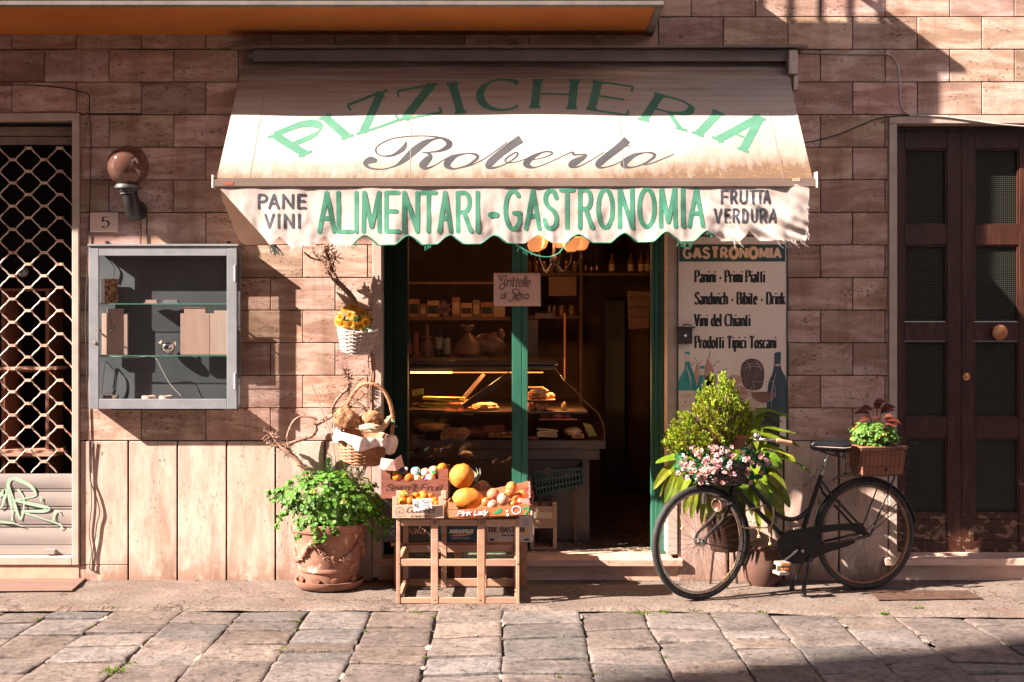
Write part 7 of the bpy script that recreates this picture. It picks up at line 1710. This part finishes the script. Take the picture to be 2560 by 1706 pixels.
# rear rack
mb = MB()
for o in (-.05, .05):
    mb.tube([Vector(p) for p in cat([tuple(Bp(*C66(x,y), o)) for x, y in ((565,620),(600,597),(660,583),(740,580),(850,575),(960,570),(990,580),(996,605),(975,650),(830,1000))], 6)], .0062, 8)
    mb.tube([Bp(*C66(882,660), o), Bp(*C66(778,930), o)], .005, 6)
for x in (700, 800, 900): a = Bp(*C66(x, 582), .05); mb.tube([a, a - BN*.10], .005, 6)
mb.build('rear_rack', BLACK, bk, smooth=True)
# wire basket on the rack
RB0, RB1 = 1.045, 1.385; zb0 = .725; mbw = MB()
def rbp(s, z, o): return B(s, z, o)
for o in (-.105, .105):
    for k in range(12):
        s = lerp(RB0, RB1, k/11); mbw.tube([rbp(s*.96+.045, zb0, o*.8), rbp(s, .905, o)], .0019, 4)
    for z, f in ((zb0, .8), (.79, .87), (.865, .95), (.905, 1)): mbw.tube([rbp(RB0, z, o*f), rbp(RB1, z, o*f)], .0022 if z < .9 else .0035, 5)
for s in (RB0, RB1):
    for k in range(7): o = lerp(-.105, .105, k/6); mbw.tube([rbp(s, zb0, o*.8), rbp(s, .905, o)], .0019, 4)
    for z, f in ((zb0,.8),(.79,.87),(.865,.95),(.905,1)): mbw.tube([rbp(s, z, -.105*f), rbp(s, z, .105*f)], .0022, 5)
for k in range(7): o = lerp(-.084, .084, k/6); mbw.tube([rbp(RB0, zb0, o), rbp(RB1, zb0, o)], .0019, 4)
mbw.tube([rbp(RB1,.905,-.09), rbp(RB1+.07,.925,-.09), rbp(RB1+.10,.926,-.09), rbp(RB1+.10,.926,.06), rbp(RB1+.03,.92,.06), rbp(RB1,.905,.06)], .0024, 5); mbw.tube([rbp(RB1+.09,.925,.06), rbp(RB1+.08,.875,.06), rbp(RB1+.095,.872,.06)], .002, 4)
mbw.build('wire_basket', MT('basket_black', (.018,.016,.015), rough=.4), bk)
pl = thing('trough_planter', 'rectangular terracotta trough planter in the wire basket on the bicycle rack', 'planter', tuple(B(1.215, .73)))
mb = MB()
def trough(s0, s1, z0, z1, o0, o1, g):
    mb.add([B(s0+g,z0,-o0),B(s1-g,z0,-o0),B(s1-g,z0,o0),B(s0+g,z0,o0),B(s0,z1,-o1),B(s1,z1,-o1),B(s1,z1,o1),B(s0,z1,o1)], [(0,3,2,1),(4,5,6,7),(0,1,5,4),(1,2,6,5),(2,3,7,6),(3,0,4,7)])
trough(1.060, 1.372, .731, .885, .072, .088, .012); trough(1.052, 1.380, .8852, .912, .094, .096, 0)
TER2 = MT('trough_terracotta', (.25,.085,.042), (.31,.12,.065), 8, rough=.7, bump=.15); mb.build('body', TER2, pl, bevel=.004)
mb = MB(); c = Bp(*C66(930,527), .105); mb.lathe([(0,0),(.012,0),(.012,.002),(0,.002)], B(1.235,.765,.0795), 12, BN.to_track_quat('Z','Y').to_matrix()); mb.build('drain_hole', INK, pl)
cc = B(1.20, .975, .0)
clover_mass('clover_plant', 'bright green small leaved clover filling the trough behind the saddle', cc, .165, .11, .085, 560, .0082, leafmat('clover_light', (.08,.215,.03), (.14,.29,.05)), zmin=.90)
t = thing('purple_leaf_plant', 'dark purple brown leaved plant rising behind the trough clover', 'plant', tuple(B(1.25,.92,-.06)))
mb = MB(); sb = MB(); c0 = B(1.24,.93,-.05)
for dx, dy, dz, L in ((-.13,-.04,.10,.11),(-.10,-.06,.15,.10),(-.05,-.02,.20,.12),(.0,-.03,.21,.11),(.06,-.02,.19,.12),(.10,-.04,.14,.11),(.04,-.09,.15,.10),(-.03,-.09,.14,.11),(-.08,.02,.17,.11),(.13,0,.10,.08),(.02,.03,.22,.10),(.09,.03,.18,.11),(-.12,-.02,.05,.09),(0,-.1,.10,.09),(.07,-.08,.11,.09)):
    p = c0 + Vector((dx*.45, dy, dz)); leaf(mb, p, Vector((dx, dy*.5-.01, .02+.05*random.random()-.02)), (0,-.5,.9), L, L*.55, fold=.2, droop=.35, tint=gtint(.6,1.4,.2), n=4); sb.tube([c0, p], .0022, 4)
mb.build('foliage', MT('purple_leaf', (.06,.018,.014), (.15,.045,.032), 18, rough=.4, tint=True, transl=.25), t); sb.build('stems', MATS['bark_dark'], t)
# lock chain
mb = MB(); path = cat([tuple(Bp(*C66(x,y), o)) for x, y, o in ((482,560,.03),(500,530,.03),(478,522,.03),(455,545,.03),(440,590,.03),(415,610,.02),(395,640,.0),(360,655,0),(320,660,-.02),(290,655,-.05))], 9)
for i in range(0, len(path)-2, 2):
    a, b = Vector(path[i]), Vector(path[i+2]); d = (b-a).normalized(); sd = d.orthogonal().normalized() if (i//2) % 2 else d.cross(d.orthogonal()).normalized(); L = (b-a).length*.72
    mb.tube([a + d*(L*.62*math.cos(t_*.785) + L*.5) + sd*.0075*math.sin(t_*.785) for t_ in range(8)], .0028, 5, closed=True)
tag(mb.build('lock_chain', MT('chain_steel', (.10,.085,.075), (.5,.42,.36), 60, rough=.3, metal=.8), smooth=True), 'dark steel lock chain wound round the bicycle seat tube', 'chain')

# ---- flower boxes over the front wheel
FB = Bp(1800, 1175, .0)
t = thing('front_basket', 'dark wicker basket fixed over the front wheel of the bicycle', 'basket', tuple(Bp(1800,1208)))
mb = MB(); fbl = Bp(1803, 1208, .0) ; weave(mb, fbl, [(.135,0),(.165,.09),(.175,.13)], 17, 9, .006); mb.lathe([(0,.003),(.132,.003)], fbl, 24); mb.lathe([(.128,.004),(.158,.09),(.168,.128)], fbl, 24, top=False); mb.tube([fbl + Vector((-.02,-.02,0)), HT0 + Vector((0,0,-.01))], .008, 6)
mb.build('wickerwork', MT('wicker_black', (.025,.018,.015), (.07,.05,.04), 30, rough=.5, tint=True), t, smooth=True)
t = thing('pink_begonias', 'mass of pale pink begonia blossoms spilling over the front bicycle basket', 'flowers', tuple(FB))
mb = MB()
for k in range(260):
    px, py = U(1690,1925), U(1112,1215); e = ((px-1805)/122)**2 + ((py-1158)/56)**2
    if e > 1: continue
    p = Bp(px, py, U(.02,.19)*(1.1-e)); nn = Vector((U(-.6,.4), -1, U(0,.9))); roundleaf(mb, p, nn, U(.014,.024), gtint(.5,1.3), 8)
mb.build('foliage', leafmat('begonia_leaf', (.025,.12,.05), (.05,.19,.08), .2, .3), t)
PINK = MT('begonia_petal', (.52,.27,.265), (.60,.38,.375), 40, rough=.5, tint=True, transl=.25)
n = 0
while n < 95:
    px, py = U(1688,1930), U(1116,1222); e = ((px-1806)/122)**2 + ((py-1160)/58)**2
    if e > 1 or (1800 < px < 1850 and py > 1185 and random.random() < .7) or (px > 1830 and random.random() < .35): continue
    n += 1; c = Bp(px, py, U(.12,.24)*(1.15-.8*e)+.02); N = Vector((U(-.8,.3), -1, U(-.3,.7))).normalized(); mb = MB(); a = N.orthogonal().normalized(); b = N.cross(a); ph = U(0,6)
    for j in range(5):
        d = a*math.cos(ph+j*1.257) + b*math.sin(ph+j*1.257); s = U(.85,1.1); roundleaf(mb, c + d*.0088 + N*.004*(j%2), (N + d*U(-1.0,.5) + rdir(0)*.3), U(.0055,.0112), (s, s*U(.75,1.05), s*U(.8,1.1)), 7)
    mb.ell(c + N*.006, .0035, nu=6, nv=4, tint=(1.1,.95,.25)); mb.build('blossom', PINK, t)
t = thing('small_pot', 'small reddish terracotta pot standing among the pink begonias on the front basket', 'plant pot', tuple(Bp(1838,1120)))
mb = MB(); c = Bp(1838,1122,.0); mb.lathe([(0,0),(.052,0),(.064,.062),(.072,.064),(.074,.090),(.066,.092),(.0,.084)], c, 28); mb.build('bowl', TER2, t, smooth=True)
t = thing('green_shrub', 'yellow green small leaved shrub piled in a cone above the pink begonias', 'shrub', tuple(Bp(1790,1110)))
mb = MB(); sb = MB(); tips = []
SIL = [(945,1795,20),(965,1798,38),(985,1795,52),(1005,1798,58),(1018,1850,20),(1022,1800,72),(1032,1848,24),(1040,1792,92),(1060,1780,100),(1080,1774,104),(1100,1752,94),(1116,1728,60)]
root = Bp(1800,1128,.03)
for k in range(800):
    i = random.choices(range(len(SIL)), [s[2] for s in SIL])[0]; py, cx, hw = SIL[i]; py += U(-10,10); px = cx + hw*U(-1,1); 
    if noise.noise(Vector((px*.035, py*.035, 2))) < -.33 and random.random() < .8: continue
    p = Bp(px, py, U(-.10,.16)*math.sqrt(max(.05, 1-((px-cx)/hw)**2))); up = (p - root).normalized()*.55 + Vector((0,-.15,.6)); s0 = gtint(.55,1.4,.2)
    for j in range(9):
        d = (up + rdir(.1)*.9).normalized(); leaf(mb, p - up*.012*(j%3), d, rdir(), U(.020,.034), .0105, tint=tuple(c*U(.85,1.15) for c in s0), n=1)
    if k % 4 == 0: sb.tube([root.lerp(p,.15), root.lerp(p,.6)+Vector((U(-.02,.02),U(-.02,.02),U(0,.03))), p], .0018, 3)
mb.build('foliage', leafmat('shrub_leaf', (.155,.25,.014), (.29,.39,.035), .38), t); sb.build('stems', MT('shrub_stem', (.22,.10,.05), (.3,.15,.08), 20), t)

# ================================================================= CLIVIA behind the bicycle
t = thing('floor_pot', 'tall dark terracotta pot with clivia behind the bicycle front wheel', 'plant pot', (WX(1812,-.2), -.19, 0))
mb = MB(); cp = Vector((WX(1812,-.2), -.19, 0)); mb.lathe([(0,.225),(.085,.225),(.092,.24),(.122,.40),(.134,.41),(.138,.45),(.125,.455),(0,.44)], cp, 36)
for k in range(3): a = k*2.094+.5; mb.tube([cp + Vector((math.cos(a)*.10, math.sin(a)*.10, 0)), cp + Vector((math.cos(a)*.075, math.sin(a)*.075, .226))], .008, 6); mb.build('bowl', MT('dark_terracotta', (.075,.032,.022), (.11,.05,.034), 8, rough=.75, bump=.2), t, smooth=True)
t = thing('rounded_pot', 'squat rounded terracotta pot on the ground under the bicycle frame', 'plant pot', (WX(1900,-.14), -.15, 0))
mb = MB(); mb.lathe([(0,0),(.09,0),(.12,.05),(.13,.14),(.11,.23),(.125,.25),(.115,.262),(0,.25)], Vector((WX(1905,-.15), -.165, 0)), 32); mb.build('bowl', MATS['dark_terracotta'], t, smooth=True)
cv = thing('clivia_plant', 'broad strap leaved clivia arching out of the floor pot behind the bicycle', 'plant', (cp.x, cp.y, .45))
mb = MB(); c0 = cp + Vector((0,0,.47))
def strap(tx, ty, ydepth, rise, wd_, tw=None, mid=None):
    wd_ *= 1.45
    e = P(tx, ty, ydepth); a = c0 + Vector(((e.x-c0.x)*.12, (e.y-c0.y)*.15, 0)); m = a.lerp(e, .42); m.z = max(a.z, e.z) + rise; m2 = a.lerp(e, .78); m2.z = lerp(m.z, e.z, .42) + rise*.12
    cs = [Vector(p) for p in cat([tuple(a), tuple(a.lerp(m,.55)+Vector((0,0,rise*.25))), tuple(m), tuple(m2), tuple(e)], 5)]; n = len(cs); vs = []; tn = gtint(.6,1.25,.3)
    for i, p in enumerate(cs):
        t_ = i/(n-1); w = wd_*.5*(math.sin(math.pi*min(1,.14+t_*.86))**.6 if i < n-1 else .05); d = (cs[min(i+1,n-1)]-cs[max(i-1,0)]).normalized(); sd = d.cross(Vector((0,-.85,.5))).normalized() if abs(d.z) > .5 else d.cross(Vector((0,-.3,1))).normalized(); nn = sd.cross(d)
        vs += [p - sd*w + nn*w*.25, p, p + sd*w + nn*w*.25]
    for i in range(n-1):
        k = i*3; mb.add([vs[k],vs[k+1],vs[k+4],vs[k+3]], [(0,1,2,3)], tint=tn); mb.add([vs[k+1],vs[k+2],vs[k+5],vs[k+4]], [(0,1,2,3)], tint=tn)
Q = lambda x, y: (1620 + x/5.226, 1000 + y/5.226)
for (x, y), yd, rs, w in (((100,830),-.35,.03,.075),((70,1170),-.38,.16,.06),((215,1340),-.42,.22,.06),((150,1265),-.36,.2,.03),((300,940),-.45,.05,.07),((390,1290),-.5,.20,.085),((300,1100),-.42,.16,.07),((470,1500),-.45,.26,.065),((230,1450),-.38,.24,.06),((180,480),-.22,.04,.065),((175,640),-.2,.05,.04),((420,1010),-.4,.14,.07),
        ((330,1190),-.46,.2,.05),((560,1560),-.40,.28,.06),((700,1640),-.38,.3,.06),((640,1500),-.3,.3,.05),((800,1620),-.35,.28,.06),((930,1560),-.36,.26,.055)): strap(*Q(x,y), yd, rs, w)
for (px, py), yd, rs, w in (((1990,1085),-.30,.02,.045),((1965,1112),-.34,.05,.07),((2000,1120),-.15,.06,.09),((1955,1175),-.36,.10,.08),((1990,1155),-.30,.08,.055),((2030,1185),-.3,.10,.03),((1965,1245),-.3,.18,.085),((1960,1300),-.28,.24,.075),((1940,1310),-.34,.24,.07),((1975,1270),-.22,.2,.075),((1900,1330),-.33,.28,.06),((1880,1290),-.36,.25,.06),((1930,1345),-.25,.28,.05),((1990,1050),-.16,.04,.05),((1890,1060),-.2,.06,.04),((1960,1060),-.14,.05,.05),((1920,1240),-.38,.17,.07),((1860,1340),-.34,.28,.055)): strap(px, py, yd, rs, w)
mb.build('foliage', leafmat('clivia_leaf', (.095,.19,.014), (.18,.275,.028), .35, .28), cv, smooth=True, recalc=False)
mb = MB()
for x, y in ((1706,1322),(1885,1305),(1897,1342),(1925,1360)): 
    p = P(x, y, -.33); mb.ell(p, .011, nu=8, nv=6, jit=.4); mb.tube([p, p + Vector((U(-.02,.02), .03, .09)), c0.lerp(p,.4)], .002, 4)
mb.build('seed_heads', MT('dry_petal', (.50,.30,.16), (.6,.4,.25), 30, rough=.7), cv)

# ================================================================= GROUND
g = MB(); g.add([(-60,-60,-.034),(60,-60,-.034),(60,.3,-.034),(-60,.3,-.034)], [(0,1,2,3)])
MORT = MT('paving_mortar', (.25,.195,.165), (.13,.095,.078), 9, rough=.95, bump=.6, bscale=40, bdist=.02, spots=((.06,.045,.03), 14, .60, (1,1,1)))
o = g.build('ground', MORT); o['kind'] = 'structure'
def edge_y(x): return -.885 + .03*noise.noise(Vector((x*.9, 4, 0))) + .015*noise.noise(Vector((x*5, 1, 0))) - (.03*x if x > 0 else 0) - (.10*max(0, min(1, (x-1.55)*3)))
def conc():
    m, nt, b = newmat('pavement_concrete'); v = coords(nt)
    n = noise_n(nt, v, 2.2, 8, .65); r = ramp(nt, [(.32, (.13,.099,.083)), (.52, (.19,.148,.127)), (.72, (.255,.203,.178))]); nt.links.new(n, r.inputs[0])
    g1 = noise_n(nt, v, 50, 5, .8); gr = ramp(nt, [(.36,.38),(.52,.95),(.70,1.35)]); nt.links.new(g1, gr.inputs[0]); col = mix(nt, r.outputs[0], gr.outputs[0], 1.0, 'MULTIPLY')
    st = noise_n(nt, coords(nt, (1.2,2.5,1)), 1.6, 6, .65); sr = ramp(nt, [(.55,0.0),(.70,.6)]); nt.links.new(st, sr.inputs[0]); col = mix(nt, col, (.17,.10,.075), sr.outputs[0])
    vc = nt.nodes.new('ShaderNodeTexVoronoi'); vc.feature = 'DISTANCE_TO_EDGE'; vc.inputs['Scale'].default_value = .9
    wv = nt.nodes.new('ShaderNodeVectorMath'); wv.operation = 'ADD'; nw = nt.nodes.new('ShaderNodeTexNoise'); nw.inputs['Scale'].default_value = 4; nw.inputs['Detail'].default_value = 6; nt.links.new(v, nw.inputs['Vector'])
    nt.links.new(v, wv.inputs[0]); nt.links.new(nw.outputs['Color'], wv.inputs[1]); nt.links.new(wv.outputs[0], vc.inputs['Vector'])
    ck = ramp(nt, [(.004, .85), (.012, 0.0)]); nt.links.new(vc.outputs[0], ck.inputs[0]); col = mix(nt, col, (.05,.032,.025), ck.outputs[0])
    nt.links.new(col, b.inputs['Base Color']); b.inputs['Roughness'].default_value = .9; b.inputs['Specular IOR Level'].default_value = .2
    bump_to(nt, b, math_n(nt, 'ADD', g1, math_n(nt, 'MULTIPLY', noise_n(nt, v, 12, 5), .8)), .55, .008); return m
mb = MB()
def pv(u, v):
    x = lerp(-7, 7, u); y0 = edge_y(x); y = lerp(y0, .02, v); z = .006*noise.noise(Vector((x*2.1, y*3, 0))) + .004*noise.noise(Vector((x*7, y*8, 3)))
    return Vector((x, y, z*min(1, 4*(1-v)) - (.018 if v == 0 else 0)))
mb.grid(pv, 360, 22); o = mb.build('pavement', conc(), smooth=True); o['kind'] = 'structure'
def stone_mat():
    m, nt, b = newmat('paving_stone'); v = coords(nt, (1,1,1), True)
    n = noise_n(nt, coords(nt, (1.2,1,1), True), 3.4, 8, .68, .3); r = ramp(nt, [(.30, (.108,.092,.083)), (.5, (.165,.143,.130)), (.70, (.228,.198,.179))]); nt.links.new(n, r.inputs[0])
    f = noise_n(nt, v, 26, 6, .75); fr_ = ramp(nt, [(.36,.45),(.47,.86),(.58,1.05),(.70,1.35)]); nt.links.new(f, fr_.inputs[0]); col = mix(nt, r.outputs[0], fr_.outputs[0], 1.0, 'MULTIPLY')
    at = nt.nodes.new('ShaderNodeAttribute'); at.attribute_name = 'tint'; col = mix(nt, col, at.outputs['Color'], 1.0, 'MULTIPLY')
    cr_ = noise_n(nt, coords(nt, (3,3.4,1), True), 3.2, 5, .65); crr = ramp(nt, [(.63,0.0),(.68,.7)]); nt.links.new(cr_, crr.inputs[0]); col = mix(nt, col, (.09,.06,.05), crr.outputs[0])
    nt.links.new(col, b.inputs['Base Color']); b.inputs['Roughness'].default_value = .72; b.inputs['Specular IOR Level'].default_value = .3
    h = math_n(nt, 'ADD', math_n(nt, 'MULTIPLY', f, .5), math_n(nt, 'SUBTRACT', math_n(nt, 'MULTIPLY', n, 1.2), crr.outputs[0])); bump_to(nt, b, h, .95, .016); return m
XL = [-6.2,-5.8,-5.35,-4.95,-4.5,-4.1,-3.7,-3.3,-3.0,-2.70,-2.36,-1.95,-1.60,-1.20,-.825,-.44,-.055,.395,.775,1.165,1.50,1.87,2.22,2.62,3.0,3.4,3.8,4.2,4.65,5.1,5.5,6.0]
smb = MB(); joints = []
for ci in range(len(XL)-1):
    xa, xb = XL[ci], XL[ci+1]; y = edge_y((xa+xb)/2) - .004; skew = U(-.02,.02); prev = skew*0
    rnd = random.Random(ci*7+3)
    while y > -5.2:
        L = rnd.choice((.22,.3,.34,.40,.46)) if y > -3 else rnd.uniform(.35,.5); y2 = y - L; ns = rnd.uniform(-.025,.025); gp = rnd.uniform(.002,.006); gq = rnd.uniform(.004,.013)
        if abs(y2 + 2.34) < .16: y2 = -2.34; ns = 0
        s = rnd.uniform(.74,1.16); gy = rnd.random(); tn = (s*lerp(1.09,.95,gy), s*lerp(.96,.98,gy), s*lerp(.90,1.03,gy)); zt = rnd.uniform(-.004,.004); tx, ty = rnd.uniform(-.016,.016), rnd.uniform(-.016,.016)
        cs = [(xa+gp+.4*noise.noise(Vector((xa*9,y*7,0)))*.03, y-gq+prev), (xb-gp+.5*noise.noise(Vector((xb*9,y*7,0)))*.03, y-gq), (xb-gp+.5*noise.noise(Vector((xb*9,y2*7,0)))*.03, y2+gq), (xa+gp+.4*noise.noise(Vector((xa*9,y2*7,0)))*.03, y2+gq+ns)]
        prev = ns; nu, nv = 14, 12; sd = Vector((ci*3.1, y*5, 0)); vs = []
        for j in range(nv+1):
            for i in range(nu+1):
                u, v = i/nu, j/nv; u2 = .5-.5*math.cos(math.pi*u); v2 = .5-.5*math.cos(math.pi*v)
                p = Vector(cs[0]).lerp(Vector(cs[1]), u2).lerp(Vector(cs[3]).lerp(Vector(cs[2]), u2), v2); e = min(u2, 1-u2)*(xb-xa); e2 = min(v2, 1-v2)*abs(L); ed = min(e, e2)
                rim = -.006*max(0, 1-ed/.012)**2; q = Vector((p.x*4, p.y*4, ci)); z = zt + tx*(u2-.5) + ty*(v2-.5) + rim + .0035*noise.noise(q) + .0025*noise.noise(q*3.3)
                if i in (0,nu) or j in (0,nv): p = p + Vector((.007*noise.noise(Vector((p.x*17,p.y*17,1))), .007*noise.noise(Vector((p.x*17,p.y*17,9)))))
                vs.append(Vector((p.x, p.y, z - .012)))
        b0_ = len(vs); fs = [(j*(nu+1)+i, j*(nu+1)+i+1, (j+1)*(nu+1)+i+1, (j+1)*(nu+1)+i) for j in range(nv) for i in range(nu)]
        ringi = [i for i in range(nu+1)] + [j*(nu+1)+nu for j in range(1,nv+1)] + [nv*(nu+1)+i for i in range(nu-1,-1,-1)] + [j*(nu+1) for j in range(nv-1,0,-1)]
        vs += [Vector((vs[k].x, vs[k].y, -.06)) for k in ringi]; nr = len(ringi)
        fs += [(ringi[k], b0_+k, b0_+(k+1) % nr, ringi[(k+1) % nr]) for k in range(nr)]
        smb.add(vs, fs, tint=tn); joints.append((xa, y, y2)); y = y2
o = smb.build('street_paving', stone_mat(), smooth=True); o['kind'] = 'structure'
mb = MB(); mb.add([(-60,-60,-.012),(60,-60,-.012),(60,-5.25,-.012),(-60,-5.25,-.012)], [(0,1,2,3)]); o = mb.build('street', MT('far_paving', (.15,.12,.11), (.21,.175,.155), 2, rough=.85, bump=.3)); o['kind'] = 'structure'
# mortar smears filling part of the joints, mossy tufts
mb = MB()
for k in range(120):
    xa, y, y2 = random.choice(joints)
    if not (-3.6 < xa < 3.8 and y > -3): continue
    yy = U(y2, y); L = U(.06,.22); n = 8; vs = []
    for i in range(n+1):
        t_ = i/n; w = .016*math.sin(math.pi*t_)**.5*U(.6,1.4); vs += [Vector((xa-w+U(-.004,.004), yy-L*t_, -.0135)), Vector((xa+w, yy-L*t_, -.0135))]
    mb.add(vs, [(2*i,2*i+1,2*i+3,2*i+2) for i in range(n)])
o = mb.build('joint_mortar_fill', MT('pale_mortar', (.27,.22,.19), (.33,.275,.24), 14, rough=.95, bump=.5, bscale=60)); tag(o, 'pale mortar smeared in the joints of the paving', 'mortar', kind='stuff')
mb = MB()
def tuft(x, y, n, r, h, yel=.2):
    for k in range(n): p = Vector((x+random.gauss(0,r), y+random.gauss(0,r*.5), -.012)); leaf(mb, p, (U(-.7,.7), U(-.7,.3), 1), (0,-1,.3), h*U(.4,1.1), .006, tint=gtint(.5,1.3,yel), n=1)
for px, py, n, r, h in ((285,1675,60,.03,.035),(95,1545,24,.02,.015),(283,1517,26,.02,.02),(1600,1530,40,.03,.025),(1665,1527,36,.025,.022),(1740,1525,20,.02,.015),(2210,1534,30,.015,.030),(2296,1521,34,.014,.035),(2548,1511,26,.014,.018),(1040,1527,30,.02,.014),(1110,1527,30,.025,.014),(1165,1527,18,.02,.012),(745,1552,20,.012,.018),(710,1620,26,.014,.018),(1396,1690,16,.008,.02),(1905,1527,20,.02,.02),(330,1655,20,.02,.02),(912,1575,14,.008,.015)):
    p = GR(px, py); tuft(p.x, p.y, n, r, h)
for k in range(60):
    xa, y, y2 = random.choice(joints)
    if -3.4 < xa < 3.6 and -2.7 < y: tuft(xa+U(-.006,.006), U(y2,y), 9, .008, .012, .4)
o = mb.build('moss_tufts', leafmat('moss_leaf', (.08,.16,.015), (.14,.22,.025), .25)); tag(o, 'little green weeds and moss growing in the paving joints', 'weeds', kind='stuff')
mb = MB()
for k in range(420):
    x, y = U(-3.6,3.7), (-.93 + abs(random.gauss(0,.10)) if random.random() < .45 else (U(-.06,-.015) if random.random() < .3 else U(-2.5,-.03)))
    r = U(.0015,.0055); c_ = U(.4,1.2); mb.ell((x, y, r*.4 + (.003 if y > -.9 else -.010)), r*U(.8,1.6), r, r*.7, 6, 4, jit=.3, tint=(c_, c_*.85, c_*.75))
o = mb.build('loose_grit', MT('grit', (.22,.17,.14), (.3,.24,.2), 30, rough=.9, tint=True)); tag(o, 'loose grit and crumbs scattered along the pavement edge', 'grit', kind='stuff')
mb = MB(); a = [GR(-60,1447), GR(222,1444), GR(180,1481), GR(-60,1483)]; mb.prism([p + Vector((0,0,.008)) for p in a], (0,0,.006)); tag(mb.build('threshold_mat', MT('mat_brown', (.15,.085,.065), (.20,.12,.095), 7, (.3,3,1), rough=.8, bump=.4, bscale=60), bevel=.002), 'flat reddish brown slab lying on the pavement under the shuttered window', 'slab')
mh = thing('inspection_cover', 'rectangular rusty iron inspection cover with raised cross pattern in the pavement', 'cover', tuple(GR(2310,1492)))
a = [GR(2168,1481), GR(2420,1481), GR(2456,1500), GR(2196,1504)]; mb = MB(); mb.prism([p + Vector((0,0,.006)) for p in a], (0,0,.006)); IRON = MT('rusty_iron', (.09,.05,.036), (.14,.082,.06), 18, rough=.6, bump=.5, bscale=70, metal=.3); mb.build('plate', IRON, mh, bevel=.002)
mb = MB()
for px, py, w in ((2225,1492,8),(2213,1492,3),(2300,1486,26),(2306,1491,40),(2312,1496,30),(2290,1489,14),(2330,1494,14),(2400,1488,10),(2408,1493,12),(2396,1491,5)): p = GR(px, py); mb.box(p.x-w*.0012, p.x+w*.0012, p.y-.004, p.y+.004, .0122, .0155)
for k in (2285,2297,2309,2321): p = GR(k, 1491); mb.box(p.x-.003, p.x+.003, p.y-.025, p.y+.025, .0122, .0152)
mb.build('raised_marks', IRON, mh)
# ---- the other side of the street (behind the camera): what the shade and the window reflections come from
op = thing('opposite_house', 'plain terracotta rendered house front across the street, mirrored in the shop window', 'building')
mb = MB(); mb.box(-30, 1.0, -14.6, -10.6, -.05, 15.0); mb.build('wall', MT('render_ochre', (.24,.115,.065), (.30,.15,.09), 2, rough=.9), op)
mb = MB()
for k in range(-7, 0):
    for z in (.6, 4.6, 8.2, 11.6): mb.box(k*3.4-.6, k*3.4+.6, -10.595, -10.54, z, z+2.1)
mb.build('window', MT('shutter_green_dark', (.03,.06,.045), rough=.6), op)
cw = thing('bounce_block', 'added pale house block out of view, bouncing sunlight onto the shaded right wall', 'building')  # unseen block added to bounce sun onto the shaded right-hand wall and signboard
mb = MB(); mb.box(8.2, 20, -16, -3.9, -.05, 13.0); mb.build('wall', MT('render_cream', (.68,.52,.42), (.74,.58,.48), 2, rough=.9), cw)
mb = MB()
for k in range(4):
    for z in (1.0, 4.8, 8.4): mb.box(8.14, 8.199, -15.2+k*3, -14.2+k*3, z, z+1.9)
mb.build('window', MATS['shutter_green_dark'], cw)
tw = thing('street_end_house', 'tall house at the left end of the street whose shadow falls across the paving', 'building')
cx_, cy_ = GR(2200,1622).x, GR(2200,1622).y; k_ = 27.0
A_ = Vector((cx_-k_, cy_-k_/2.75, -.05)); B_ = A_ - Vector((16, 16/2.75, 0)); S_ = Vector((4, -16, 0))
mb = MB(); mb.prism([A_, B_, B_+S_, A_+S_], (0,0,28)); mb.build('wall', MATS['render_ochre'], tw)
for o in list(bpy.data.objects):
    if '_w' in o: del o['_w']
